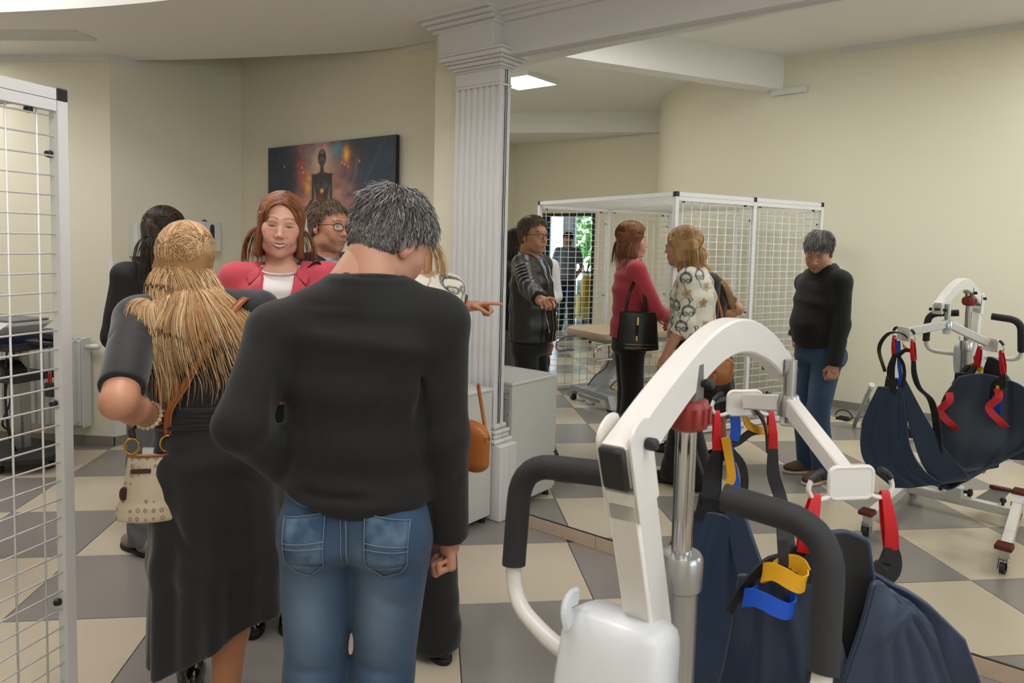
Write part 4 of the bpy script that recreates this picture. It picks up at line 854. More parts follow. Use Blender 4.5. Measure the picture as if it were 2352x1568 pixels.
# right straps
strap('padded_strap',[hR1+(.02,0,-.11),hR1+(.015,0,-.155),hR1+(-.03,-.01,-.19),hR1+(-.075,-.02,-.26),hR1+(-.085,-.03,-.38),hR1+(-.085,-.03,-.50)],[.03,.065,.06,.055,.07,.09],M_wb,.008,up=(.9,.2,-.4))
strap('side_loop',[hR1+(-.005,.0,-.18),hR1+(-.01,0,-.23),hR1+(-.012,0,-.27)],.022,M_yw); strap('side_loop',[hR1+(-.015,0,-.24),hR1+(-.03,-.01,-.32),hR1+(-.02,-.015,-.345),hR1+(0,0,-.31),hR1+(.0,.0,-.25)],.04,M_bw)
strap('padded_strap',[hR0+(-.03,-.01,-.10),hR0+(-.05,0,-.16),hR0+(-.07,0,-.2),(.53,1.41,.90),(.49,1.42,.85),(.46,1.43,.79)],[.03,.045,.05,.06,.06,.05],M_wb,.008,up=(.6,.2,-.7))
for (m,dx,dz,r_) in ((M_yw,.0,0,.036),(M_bw,-.028,-.052,.042)):
    c=np.array([.535+dx,1.375,.905+dz]); pts=[c+np.array([r_*math.cos(a)*1.15,r_*math.sin(a)*.8,.012*math.sin(2*a)]) for a in np.linspace(0,6.28,14)]; strap('side_loop',pts,.034,m,.003,up=(.15,0,1),n=4)
strap('webbing',[(.525,1.37,.975),(.528,1.365,.93),(.525,1.37,.885)],.02,M_wb)
for (x,y,z) in ((.66,1.60,.70),(.79,1.42,.74)): strap('grab_handle',[(x-.02,y+.05,z+.1),(x+.005,y+.07,z+.06),(x-.02,y+.1,z),(x+.03,y+.075,z-.06),(x+.035,y+.04,z-.09)],.036,M_rw,.004,up=(.7,-.7,0))
# ================================================================ signed distance modelling for people
class Vol:
    def __init__(s,lo,hi,h):
        s.lo=np.array(lo,float); s.h=h; s.n=np.ceil((np.array(hi)-s.lo)/h).astype(int)+1; s.F=np.full(s.n,.3,np.float32)
        s.ax=[(s.lo[k]+np.arange(s.n[k])*h).astype(np.float32) for k in range(3)]
    def sub(s,lo,hi):
        i0=np.clip(np.floor((np.array(lo)-s.lo)/s.h).astype(int),0,s.n); i1=np.clip(np.ceil((np.array(hi)-s.lo)/s.h).astype(int)+1,0,s.n)
        if (i1<=i0).any(): return None,None
        sl=tuple(slice(a,b) for a,b in zip(i0,i1)); g=np.meshgrid(*[s.ax[k][sl[k]] for k in range(3)],indexing='ij',sparse=True); return sl,g
    def put(s,sl,d,k,op):
        f=s.F[sl]
        if op=='+':
            if k>0: h=np.clip(.5+.5*(f-d)/k,0,1); s.F[sl]=f*(1-h)+d*h-k*h*(1-h)
            else: s.F[sl]=np.minimum(f,d)
        elif op=='-':
            if k>0: h=np.clip(.5-.5*(f+d)/k,0,1); s.F[sl]=f*(1-h)-d*h+k*h*(1-h)
            else: s.F[sl]=np.maximum(f,-d)
        return s
    def rc(s,a,b,ra,rb,k=.01,op='+',off=0):
        a=np.array(a,float);b=np.array(b,float);ra+=off;rb+=off; m=max(ra,rb)+k+3*s.h
        sl,g=s.sub(np.minimum(a,b)-m,np.maximum(a,b)+m)
        if sl is None: return s
        ba=b-a; L=ba@ba+1e-9; px,py,pz=g[0]-a[0],g[1]-a[1],g[2]-a[2]
        t=np.clip((px*ba[0]+py*ba[1]+pz*ba[2])/L,0,1)
        d=np.sqrt((px-t*ba[0])**2+(py-t*ba[1])**2+(pz-t*ba[2])**2)-(ra+(rb-ra)*t)
        return s.put(sl,d.astype(np.float32),k,op)
    def el(s,c,r,k=.01,op='+',M=None,off=0):
        c=np.array(c,float); r=np.array(r,float)+off; m=max(r)+k+3*s.h; sl,g=s.sub(c-m,c+m)
        if sl is None: return s
        p=[g[0]-c[0],g[1]-c[1],g[2]-c[2]]
        if M is not None: p=[M[i][0]*p[0]+M[i][1]*p[1]+M[i][2]*p[2] for i in range(3)]
        k0=np.sqrt((p[0]/r[0])**2+(p[1]/r[1])**2+(p[2]/r[2])**2); k1=np.sqrt((p[0]/r[0]**2)**2+(p[1]/r[1]**2)**2+(p[2]/r[2]**2)**2)+1e-6
        return s.put(sl,(k0*(k0-1)/k1).astype(np.float32),k,op)
    def et(s,a,b,ra,rb,side,k=.02,op='+',off=0,e=.4):
        """tapered tube with elliptical section: ra=(half width along side, half depth)"""
        a=np.array(a,float);b=np.array(b,float);ra=np.array(ra,float)+off;rb=np.array(rb,float)+off;m=max(*ra,*rb)+k+3*s.h
        sl,g=s.sub(np.minimum(a,b)-m,np.maximum(a,b)+m)
        if sl is None: return s
        ba=b-a;L=np.linalg.norm(ba);z=ba/L;x=unit(np.array(side,float)-z*(np.array(side,float)@z));y=np.cross(z,x)
        p=[g[0]-a[0],g[1]-a[1],g[2]-a[2]]; lz=p[0]*z[0]+p[1]*z[1]+p[2]*z[2]; t=np.clip(lz/L,0,1)
        lx=p[0]*x[0]+p[1]*x[1]+p[2]*x[2]; ly=p[0]*y[0]+p[1]*y[1]+p[2]*y[2]; rx=ra[0]+(rb[0]-ra[0])*t; ry=ra[1]+(rb[1]-ra[1])*t; mn=np.minimum(rx,ry)*e; ez=lz-t*L
        qx,qy,qz=lx/rx,ly/ry,ez/mn; k0=np.sqrt(qx*qx+qy*qy+qz*qz); k1=np.sqrt((qx/rx)**2+(qy/ry)**2+(qz/mn)**2)+1e-6
        return s.put(sl,(k0*(k0-1)/k1).astype(np.float32),k,op)
    def cut(s,p,n,k=0.):
        """remove everything on the +n side of plane p,n"""
        p=np.array(p,float); n=unit(n); d=(s.ax[0]-p[0])[:,None,None]*n[0]+(s.ax[1]-p[1])[None,:,None]*n[1]+(s.ax[2]-p[2])[None,None,:]*n[2]
        f=s.F; d=d.astype(np.float32)
        s.F=np.maximum(f,d) if k<=0 else (lambda h:f*(1-h)+d*h+k*h*(1-h))(np.clip(.5-.5*(f-d)/k,0,1)); return s
    def mod(s,fn,w=.03):
        ix=np.nonzero(np.abs(s.F)<w); P=np.stack([s.ax[k][ix[k]] for k in range(3)],-1); s.F[ix]+=fn(P).astype(np.float32); return s
    def mesh(s,smooth=2):
        F=s.F; n=F.shape; ins=F<0
        c=[(0,0,0),(1,0,0),(0,1,0),(1,1,0),(0,0,1),(1,0,1),(0,1,1),(1,1,1)]
        m=[n[0]-1,n[1]-1,n[2]-1]
        cnt=np.zeros(m,np.uint8)
        for (i,j,k) in c: cnt+=ins[i:i+m[0],j:j+m[1],k:k+m[2]]
        ix=np.nonzero((cnt>0)&(cnt<8)); N=len(ix[0]); vid=np.full(m,-1,np.int32); vid[ix]=np.arange(N)
        val=np.stack([F[ix[0]+i,ix[1]+j,ix[2]+k] for (i,j,k) in c],-1); acc=np.zeros((N,3)); w=np.zeros(N)
        for a in range(8):
            for ax,bit in ((0,1),(1,2),(2,4)):
                if a&bit: continue
                b=a|bit; va,vb=val[:,a],val[:,b]; x=(va<0)!=(vb<0); t=np.where(x,va/np.where(x,va-vb,1),0); p=np.array(c[a],float)[None,:].repeat(N,0); p[:,ax]+=t; acc+=p*x[:,None]; w+=x
        V=(np.stack(ix,-1)+acc/w[:,None])*s.h+s.lo; Q=[]
        for ax in range(3):
            sh=[slice(1,m[k]) for k in range(3)]; sh[ax]=slice(0,m[ax]); s1=list(sh); s1[ax]=slice(1,m[ax]+1)
            a=ins[tuple(sh)]; b=ins[tuple(s1)]; e=np.nonzero(a!=b); base=[e[k]+(0 if k==ax else 1) for k in range(3)]; u,v=(ax+1)%3,(ax+2)%3
            def at(du,dv):
                q=[base[0].copy(),base[1].copy(),base[2].copy()]; q[u]-=du; q[v]-=dv; return vid[tuple(q)]
            f=np.stack([at(1,1),at(0,1),at(0,0),at(1,0)],-1); fl_=~a[e]; f[fl_]=f[fl_][:,::-1]; Q.append(f)
        Q=np.concatenate(Q); Q=Q[(Q>=0).all(1)]
        if smooth:
            e=np.concatenate([Q[:,[0,1]],Q[:,[1,2]],Q[:,[2,3]],Q[:,[3,0]]]); deg=np.bincount(e.ravel(),minlength=N).astype(float)[:,None]; deg[deg==0]=1
            for _ in range(smooth):
                S=np.stack([np.bincount(e[:,0],V[e[:,1],k],N)+np.bincount(e[:,1],V[e[:,0],k],N) for k in range(3)],-1); V=V*.5+.5*S/deg
        return V,Q
def vnoise(P,f,seed=0,aniso=(1,1,1)):
    """smooth pseudo noise in -1..1"""
    r=np.random.default_rng(seed); o=0
    for k in range(6):
        d=r.normal(size=3); d=d/np.linalg.norm(d)*np.array(aniso); ph=r.uniform(0,6.28); fr=f*r.uniform(.7,1.5); o=o+np.sin(P@d*fr+ph+1.3*np.sin(P@np.roll(d,1)*fr*.6+ph*2))
    return o/6
def creases(P,segs):
    """segs: (a,b,width,depth) press soft folds; negative depth raises"""
    o=np.zeros(len(P))
    for a,b,w,dp in segs:
        a=np.array(a,float);b=np.array(b,float);ba=b-a;t=np.clip(((P-a)@ba)/(ba@ba),0,1); d2=((P-a-t[:,None]*ba)**2).sum(1); o+=dp*np.exp(-d2/(w*w))*np.sin(np.pi*np.clip(t,.04,.96))**.5
    return o
def mesh_obj(name,V,Q,m,parent=None,col=None,label=None):
    me=bpy.data.meshes.new(name); me.vertices.add(len(V)); me.vertices.foreach_set('co',np.asarray(V,np.float32).ravel()); nq=len(Q)
    me.loops.add(nq*4); me.loops.foreach_set('vertex_index',Q.astype(np.int32).ravel()); me.polygons.add(nq); me.polygons.foreach_set('loop_start',np.arange(0,nq*4,4,dtype=np.int32))
    me.update(calc_edges=True); me.validate(); me.polygons.foreach_set('use_smooth',[True]*len(me.polygons)); me.materials.append(m)
    if col is not None:
        a=me.color_attributes.new('Col','FLOAT_COLOR','POINT'); a.data.foreach_set('color',np.concatenate([col,np.ones((len(col),1))],1).astype(np.float32).ravel())
    o=bpy.data.objects.new(name,me); COL.objects.link(o)
    if parent: o.parent=parent
    if label: o['label']=label
    return o
def join_mesh(parts):
    V=[];Q=[];C=[];o=0
    for v,q,c in parts: V.append(v);Q.append(q+o);C.append(c);o+=len(v)
    return np.concatenate(V),np.concatenate(Q),np.concatenate(C)
def L3(h): return np.array(lin(h)[:3])
def frame(yaw,pitch=0,roll=0):
    """columns: right, forward, up.  yaw = facing angle in plan, pitch>0 looks down"""
    f=np.array([math.cos(yaw),math.sin(yaw),0]); r=np.array([math.sin(yaw),-math.cos(yaw),0]); u=np.array([0,0,1.])
    f2=f*math.cos(pitch)-u*math.sin(pitch); u2=u*math.cos(pitch)+f*math.sin(pitch); r3=r*math.cos(roll)+u2*math.sin(roll); u3=u2*math.cos(roll)-r*math.sin(roll)
    return np.stack([r3,f2,u3],1)
# ---------------------------------------------------------------- heads
def gauss(P,c,s): return np.exp(-(((P-np.array(c))/np.array(s))**2).sum(1))
def head(fr,c,h=.0028,sex='m',skin='#c99a80',lip='#a8605a',brow='#5a4636',smile=0,age=0,eyes='open',scale=1.0,jaw=1.0,hairline=None,haircol=None,iris='#3a3530'):
    """builds a head in its own frame (x right, y forward, z up), returns world verts, quads, colours"""
    V=Vol((-.105,-.13,-.20),(.105,.145,.145),h); fem=sex=='f'
    V.el((0,-.012,.040),(.0755,.098,.083),.0).el((0,.028,-.012),(.066,.068,.085),.03).el((0,.018,-.06),((.053 if fem else .058)*jaw,.060,.055),.03)
    V.el((0,.050,-.092),(.036*jaw,.038,.028),.025).el((0,.074,-.103),(.017,.014,.014),.018)
    for s in (-1,1):
        V.el((s*.046*jaw,.018,-.078),(.016,.030,.018),.03); V.el((s*.041,.058,-.020+.006*smile),(.024,.022,.020+.004*smile),.022)
        V.el((s*.034,.071,-.045),(.020,.016,.022),.02)
        V.el((s*.036,.050,.012),(.022,.020,.02),.015,'-') if False else None
    V.rc((-.034,.079,.026),(.034,.079,.026),.011 if fem else .014,.011 if fem else .014,.016)
    for s in (-1,1): V.el((s*.0315,.101,.007),(.018,.014,.011),.012,'-'); V.el((s*.0315,.0735,.005),(.0150,.0140,.0125),.004)
    V.rc((0,.088,.014),(0,.104,-.026),.0062,.0098,.010); V.el((0,.1085,-.031),(.0095,.0095,.0085),.006)
    for s in (-1,1): V.el((s*.0115,.098,-.0345),(.0075,.0095,.0070),.006); V.el((s*.0062,.1045,-.0415),(.0032,.0045,.0025),.003,'-')
    V.el((0,.076,-.062),(.030,.020,.024),.018)
    w=.024+.008*smile
    for s in (-1,1):
        V.rc((0,.0965,-.0605),(s*w,.083-.003*smile,-.0635+.0085*smile),.0050,.0022,.004); V.rc((0,.0950,-.0705-.004*smile),(s*w,.0825-.003*smile,-.0660+.0085*smile),.0058,.0022,.004)
        V.rc((0,.1000,-.0658),(s*w,.085,-.0650+.0085*smile),.0016+.0016*smile,.0010,.002,'-')
        if smile or age: V.rc((s*.019,.094,-.030),(s*(w+.010),.080,-.062),.0018,.0016,.004,'-')
        # ears
        M=frame(R(90-s*0),0,0).T; a=R(20)*s; Mx=np.array([[math.cos(a),-math.sin(a)*1,0],[math.sin(a),math.cos(a),0],[0,0,1]])
        V.el((s*.079,-.012,-.006),(.010,.020,.032),.006,M=Mx); V.el((s*.086,-.008,-.002),(.008,.0115,.019),.005,'-',M=Mx); V.el((s*.078,-.004,-.033),(.007,.009,.010),.006)
    # neck
    V.et((0,-.028,-.06),(0,-.040,-.21),(.052 if fem else .060,.052 if fem else .060),(.056 if fem else .066,.056 if fem else .064),(1,0,0),.03)
    v,q=V.mesh(1); sk=L3(skin); C=np.repeat(sk[None],len(v),0); x,y,z=v.T
    def mixc(m,c): 
        nonlocal C
        m=np.clip(m,0,1)[:,None]; C=C*(1-m)+L3(c)[None]*m
    red=tuple(np.clip(sk*np.array([1.02,.74,.70]),0,1)); redh='#%02x%02x%02x'%tuple(int(255*(1.055*t**(1/2.4)-.055)) for t in red)
    for s in (-1,1): mixc(.55*gauss(v,(s*.042,.07,-.028),(.022,.04,.018)),redh)
    mixc(.5*gauss(v,(0,.11,-.030),(.012,.02,.012)),redh); mixc(.5*(np.abs(x)>.077)*(y<.03)*(z<.04),redh)
    # brows
    for s in (-1,1):
        t=(x*s-.012)/.038; zc=.030+.006*np.sin(np.clip(t,0,1)*2.6)-.003*np.clip(t,0,1)+.003*smile; m=np.exp(-((z-zc)/(.0036 if fem else .0044))**2)*(t>-.05)*(t<1.05)*(y>.04); mixc(.85*m,brow)
        # eyes
        ex,ez=x*s-.0315,z-.0045; op=.0048 if eyes=='open' else (.0030 if eyes=='squint' else .0012); hw=.0142
        lid=ez-op*np.sqrt(np.clip(1-(ex/hw)**2,0,1)); lo=ez+op*.75*np.sqrt(np.clip(1-(ex/hw)**2,0,1)); inn=(np.abs(ex)<hw)*(lid<0)*(lo>0)*(y>.05)
        if eyes!='down':
            mixc(inn*1.0,'#cfc7c0' if eyes=='open' else '#8d7c74'); ri=np.hypot(x*s-.0315-.0*s,ez-.0005); mixc(inn*(ri<.0058),iris); mixc(inn*(ri<.0028),'#101010')
        mixc(.9*np.exp(-(lid/.0016)**2)*(np.abs(ex)<hw*1.05)*(y>.05),'#2a1c18' if fem or eyes!='open' else '#4a342a'); mixc(.4*np.exp(-(lo/.0016)**2)*(np.abs(ex)<hw)*(y>.05),'#6a4438')
        mixc(.25*gauss(v,(s*.031,.08,-.009),(.014,.03,.006)),'#8a5a4c')
    zu=-.0650+.0060*smile*np.clip(np.abs(x)/w,0,1)**2; th=np.clip(1-(np.abs(x)/(w*1.03))**2,0,1); up=(z-zu); inl=(np.abs(x)<w*1.03)*(y>.06); tg=.0072*smile*th
    mixc(.75*inl*(up<.0062*th**.7+.0003)*(up>-tg-.0088*th**.8-.0005),lip)
    if smile>.4: mixc(1.0*(np.abs(x)<w*.92)*(y>.06)*(up>-tg*.9)*(up<.0004),'#ded3c6'); mixc(.8*(np.abs(x)<w)*(y>.06)*np.exp(-((up-.0006)/.0008)**2),'#6e3a34'); mixc(.5*(np.abs(x)<w*.9)*(y>.06)*np.exp(-((up+tg)/.0009)**2),'#7a3e38')
    else: mixc(.8*inl*np.exp(-(up/.0012)**2),'#5c2e2a')
    for s in (-1,1):
        if smile or age: mixc(.3*np.exp(-((x*s-.019-(-.03-z)*.4)/.003)**2)*(z<-.03)*(z>-.066)*(y>.05),redh)
    if not fem: mixc(.22*np.exp(-((z+.085)/.03)**2)*(y>.02)*(z<-.045),'#6f625c')
    if age:
        for k in range(3): mixc(.25*np.exp(-((z-.055-.010*k-.002*np.sin(x*120))/.0014)**2)*(np.abs(x)<.035)*(y>.05),redh)
    if hairline is not None: mixc(1.0*np.clip(hairline(v)*150+.5,0,1),haircol)
    v=v*scale
    return v@fr.T+np.array(c),q,C
# ---------------------------------------------------------------- hands
def hand_prims(wrist,fd,pn,side,curl=(.5,.5,.5,.5),thumb=(.5,.3),s=1.0,spread=.02):
    """fd finger direction, pn palm normal, side +1 when the thumb lies towards fd x pn"""
    w=np.array(wrist,float);f=unit(fd);p=unit(np.array(pn,float)-f*(np.array(pn,float)@f));t=np.cross(f,p)*side; P=[]
    knu=w+f*.092*s
    P.append((w-f*.02*s,w+f*.04*s,.027*s,.026*s)); 
    for k,(o,l,r_) in enumerate(((.030,.040,.0095),(.010,.044,.0100),(-.010,.041,.0095),(-.029,.033,.0082))):
        b=knu+t*o*s-f*(.004+.010*(k==3)+.004*(k==0))*s; P.append((w+t*o*.55*s+f*.015*s,b,.0135*s,.0115*s))
        c=curl[k]; d=unit(f+t*spread*(1.5-k)); a=b
        for j,(seg,an) in enumerate(((1.0,.9),(.62,1.2),(.50,.8))):
            ang=c*an*(1.25 if j==0 else 1.35); q=math.cos(ang)*d+math.sin(ang)*p; d2=-math.sin(ang)*d+math.cos(ang)*p; e=a+q*l*seg*s; P.append((a,e,(r_-.0006*j)*s,(r_-.0012-.0006*j)*s)); a=e; d,pp=q,d2; p_old=p; p=d2
        p=unit(np.array(pn,float)-f*(np.array(pn,float)@f))
    a=w+f*.022*s+t*.024*s+p*.006*s; d=unit(f*.75+t*(.75-.5*thumb[1])+p*(.35+.6*thumb[1])); e=a+d*.044*s; P.append((a,e,.0150*s,.0115*s)); d2=unit(f*(.9)+t*(.25-.8*thumb[0])+p*(.3+.5*thumb[0])); e2=e+d2*.032*s; P.append((e,e2,.0112*s,.0100*s)); e3=e2+unit(d2+f*.1-t*.3*thumb[0])*.024*s; P.append((e2,e3,.0098*s,.0080*s))
    return P
def hand_mesh(prims,arm,skin,h=.003):
    """prims from hand_prims, arm = list of (a,b,ra,rb) forearm pieces"""
    pts=np.array([q for pr in prims+arm for q in pr[:2]]); rm=max(max(pr[2:]) for pr in prims+arm)+.012
    V=Vol(pts.min(0)-rm,pts.max(0)+rm,h)
    for a in arm: V.rc(*a,k=.012)
    for pr in prims: V.rc(*pr,k=.005)
    v,q=V.mesh(1); sk=L3(skin); C=np.repeat(sk[None],len(v),0); n=vnoise(v,160,3)
    tips=np.array([pr[1] for pr in prims]); d=np.sqrt(((v[:,None,:]-tips[None])**2).sum(2)).min(1); m=(np.exp(-(d/.012)**2)*.5)[:,None]; C=C*(1-m)+C*np.array([1.03,.74,.70])*m; C*= (1+.05*n)[:,None]
    return v,q,C
# ---------------------------------------------------------------- hair
def hair_mat(name,c1,c2,c3=None,rough=.38):
    m=bpy.data.materials.new(name); m.use_nodes=True; nt=m.node_tree; b=nt.nodes['Principled BSDF']
    at=nt.nodes.new('ShaderNodeAttribute'); at.attribute_name='Col'; nt.links.new(at.outputs['Color'],b.inputs['Base Color']); setin(b,**{'Roughness':rough,'Specular IOR Level':.45,'Anisotropic':.6}); return m
def strands(name,P,rad,cols,m,parent):
    """P (n,k,3) polylines as ribbons-of-three tubes; cols (n,3) or (n,k,3)"""
    n,k,_=P.shape; T_=np.gradient(P,axis=1); T_/=np.linalg.norm(T_,axis=2,keepdims=True)+1e-9
    ref=np.zeros_like(T_); ref[...,2]=1; ref[np.abs(T_[...,2])>.9]=(0,1,0); u=np.cross(T_,ref); u/=np.linalg.norm(u,axis=2,keepdims=True)+1e-9; w=np.cross(T_,u)
    tt=np.linspace(0,1,k); prof=(np.minimum(1,.5+tt*3)*np.sqrt(np.clip(1.03-tt**3,0,1)))
    r=(np.broadcast_to(np.asarray(rad),(n,))[:,None]*prof[None])[...,None]; rings=[P+r*(math.cos(a)*u+math.sin(a)*w) for a in (0,2.094,4.189)]
    V=np.stack(rings,2).reshape(-1,3); base=(np.arange(n)[:,None]*k+np.arange(k-1)[None])[...,None]*3; a=np.arange(3); b=(a+1)%3
    Q=np.stack([base+a,base+b,base+3+b,base+3+a],-1).reshape(-1,4)
    if cols.ndim==2: cols=np.repeat(cols[:,None],k,1)
    C=np.repeat(cols[:,:,None],3,2).reshape(-1,3)
    o=mesh_obj(name,V,Q,m,parent,C); o['kind']='stuff'; return o
def resolve(P,sph):
    """push points out of ellipsoids (c,r,M): M rows are axes"""
    for c,r,Mx in sph:
        q=(P-c)@Mx.T/r; d=np.linalg.norm(q,axis=-1); i=d<1
        if i.any(): q[i]/=d[i][...,None]; P[i]=(q[i]*r)@Mx+c
    return P
def pick(cols,n,rng,jit=.12):
    cs=np.array([L3(c) for c in cols]); w=cs[rng.integers(0,len(cs),n)]; return np.clip(w*(1+rng.normal(0,jit,(n,1))),0,1)
def scalp_points(n,rng,mask,r=(.079,.101,.087),c=(0,-.012,.040)):
    out=[]
    while sum(len(o) for o in out)<n:
        d=rng.normal(size=(4*n,3)); d/=np.linalg.norm(d,axis=1,keepdims=True); p=d*np.array(r)+np.array(c); out.append(p[mask(p)])
    return np.concatenate(out)[:n]
SKINM=None
def skin_material():
    global SKINM
    if SKINM is None: SKINM=mat('skin','#c99a80',.48,attr='Col',bump=.12,bscale=380,sss=.12)
    return SKINM
def hmask_short(v,front=.078,side=-.015,nape=-.062):
    """>0 inside the hair area of a short cut"""
    x,y,z=v.T; fr=front-np.clip(np.abs(x)-.03,0,1)*.25
    line=np.where(y>.03,fr-(.085-y)*.35,np.where(y>-.005,np.interp(y,[-.005,.03],[side,.045]),np.interp(y,[-.10,-.03,-.005],[nape,nape+.006,side+.03])))
    return z-line-.003*np.sin(x*300)
# ================================================================ people
from mathutils.bvhtree import BVHTree
def lv_torso(V,lv,k=.03,off=0):
    for (c0,w0,d0,r0),(c1,w1,d1,r1) in zip(lv,lv[1:]): V.et(c0,c1,(w0,d0),(w1,d1),(np.array(r0)+np.array(r1))/2,k=k,off=off)
def limb(V,pts,rad,k=.02,off=0):
    for i in range(len(pts)-1): V.rc(pts[i],pts[i+1],rad[i],rad[i+1],k=k,off=off)
def bounds(*arr,pad=.2):
    P=np.concatenate([np.atleast_2d(np.array(a,float)) for a in arr]); return P.min(0)-pad,P.max(0)+pad
def rvec(y): return np.array([math.sin(y),-math.cos(y),0])
def fvec(y): return np.array([math.cos(y),math.sin(y),0])
class Person:
    """holds joints; builds skin body (one mesh) with garments as children. All coordinates are world metres; the object's origin is the floor point."""
    def __init__(s,label,root,skin): s.root=np.array([root[0],root[1],0.]); s.label=label; s.skin=skin; s.parts=[]; s.body=None
    def core(s,lv,arms,legs,h=.016):
        pts=[np.array(l[0]) for l in lv]+[p for a in arms for p in a]+[p for a in legs for p in a]; lo,hi=bounds(pts,pad=.2); V=Vol(lo,hi,h); lv_torso(V,lv,off=-.022)
        for a in arms: limb(V,a,[.045,.036,.026],off=-.004)
        for a in legs: limb(V,a,[.075,.05,.036],off=-.004); V.rc(a[-1],a[-1]-np.array([0,0,.03]),.034,.034)
        v,q=V.mesh(1); s.parts.append((v,q,np.repeat(L3(s.skin)[None],len(v),0)))
    def add(s,t): s.parts.append(t)
    def finish(s):
        v,q,c=join_mesh(s.parts); o=mesh_obj('person',v-s.root,q,skin_material(),None,c); o.location=tuple(s.root); tag(o,s.label,'person'); s.body=o; return o
    def put(s,name,v,q,m,col=None,label=None,parent=None): return mesh_obj(name,v-s.root,q,m,parent or s.body,col,label)
    def mb(s,q,name,m,parent=None,**k):
        q.v=[tuple(np.array(p)-s.root) for p in q.v]; return q.build(name,m,parent or s.body,**k)
def shoe(pr,c,yaw,m,msole,L=.27,w=.048,lace=None,heel=.0,sole=.022,ht=.085):
    f=fvec(yaw); r=rvec(yaw); c=np.array([c[0],c[1],0.]); V=Vol(c-.22+np.array([0,0,.2]),c+.22,.006)
    Mx=np.stack([r,f,(0,0,1)]); V.el(c+f*.06+np.array([0,0,.035]),(w,.075,.036),.0,M=Mx).el(c-f*.07+np.array([0,0,.045]),(w*.82,.055,.05),.03,M=Mx).rc(c-f*.05+np.array([0,0,.06]),c-f*.055+np.array([0,0,ht]),.040,.036,.03).rc(c+f*.03+np.array([0,0,.05]),c-f*.03+np.array([0,0,.075]),.034,.032,.03)
    V.cut(c+np.array([0,0,sole*.7]),(0,0,-1)); v,q=V.mesh(2); o=pr.put('shoe',v,q,m)
    V=Vol(c-.22+np.array([0,0,.2]),c+.22,.006); V.el(c+f*.055+np.array([0,0,.01]),(w*1.06,.085,.05),.0,M=Mx).el(c-f*.07+np.array([0,0,.01]),(w*.9,.062,.05),.05,M=Mx).cut(c+np.array([0,0,sole]),(0,0,1)).cut(c+np.array([0,0,.001]),(0,0,-1)); v,q=V.mesh(0); pr.put('sole',v,q,msole,parent=o)
    if lace:
        b=MB()
        for k in range(4):
            z=.070+.008*k; y=.045-.022*k; p=c+f*y+np.array([0,0,z+.002]); b.tube([p-r*.018,p+np.array([0,0,.004])+f*.004,p+r*.018],.003,6)
        pr.mb(b,'laces',lace,o,smooth='all')
    return o
def patch(bv,pts_uv,org,ux,uy,dr,nu,nv,off=.003,th=.004):
    """project a quad-ish patch (pts_uv four corners, counterclockwise) along dr on a surface"""
    a,b,c,d=[np.array(p,float) for p in pts_uv]; G=[]
    for i in np.linspace(0,1,nu):
        row=[]
        for j in np.linspace(0,1,nv):
            p=(a*(1-i)+b*i)*(1-j)+(d*(1-i)+c*i)*j; o=np.array(org)+np.array(ux)*p[0]+np.array(uy)*p[1]; hit=bv.ray_cast(Vector(o-np.array(dr)*.5),Vector(dr))
            row.append(np.array(hit[0])-np.array(dr)*off if hit[0] is not None else None)
        G.append(row)
    ok=[p for r in G for p in r if p is not None]
    if not ok: return None
    for r in G:
        for k,p in enumerate(r):
            if p is None: r[k]=min(ok,key=lambda q:1)
    return np.array(G)
def bvh(v,q): return BVHTree.FromPolygons([tuple(p) for p in v],[tuple(int(i) for i in f) for f in q])
def pline(bv,pts,org,ux,uy,dr,off=.002,n=8):
    out=[]
    for a,b in zip(pts,pts[1:]):
        for t in np.linspace(0,1,n,endpoint=False):
            p=np.array(a)*(1-t)+np.array(b)*t; h=bv.ray_cast(Vector(np.array(org)+np.array(ux)*p[0]+np.array(uy)*p[1]-np.array(dr)*.5),Vector(dr))
            if h[0] is not None: out.append(np.array(h[0])-np.array(dr)*off)
    p=np.array(pts[-1]); h=bv.ray_cast(Vector(np.array(org)+np.array(ux)*p[0]+np.array(uy)*p[1]-np.array(dr)*.5),Vector(dr))
    if h[0] is not None: out.append(np.array(h[0])-np.array(dr)*off)
    return out
def glasses(pr,fr,c,m,wd=.064,ht=.034,rimless=False,lens=True):
    g=MB()
    def wv(p): return np.array(c)+fr@np.array(p)
    for s in (-1,1):
        rim=[]
        for a in np.linspace(0,2*math.pi,22,endpoint=False):
            x=.026*math.copysign(abs(math.cos(a))**.7,math.cos(a)); z=.017*math.copysign(abs(math.sin(a))**.7,math.sin(a)); rim.append(wv((s*.034+x,.106-.010*abs(s*.034+x)/.06,.002+z)))
        g.tube(rim,.0014 if rimless else .0019,6,closed=True)
        g.tube([wv((s*.060,.100,.010)),wv((s*.077,.085,.012)),wv((s*.0815,.02,.006)),wv((s*.082,-.012,.0)),wv((s*.080,-.03,-.014))],.0019,6)
    g.tube(smoothpath([wv((-.009,.108,.006)),wv((0,.113,.010)),wv((.009,.108,.006))],4),.0016,6)
    o=pr.mb(g,'glasses',m,smooth='all')
    if lens:
        for s in (-1,1):
            b=MB(); b.add([wv((s*.034+.0245*math.cos(a),.1055-.010*abs(s*.034+.0245*math.cos(a))/.06,.002+.0155*math.sin(a))) for a in np.linspace(0,6.283,20,endpoint=False)],[tuple(range(20))]); pr.mb(b,'lens',M_gl,o)
    return o
M_blk=mat('black_knit','#0f0f11',.85,bump=.35,bscale=700,sheen=.10); M_blk2=mat('black_cloth','#0b0b0d',.8,bump=.2,bscale=600,sheen=.2); M_dress=mat('midnight_black_jersey','#0d0e14',.7,bump=.15,bscale=500,sheen=.3)
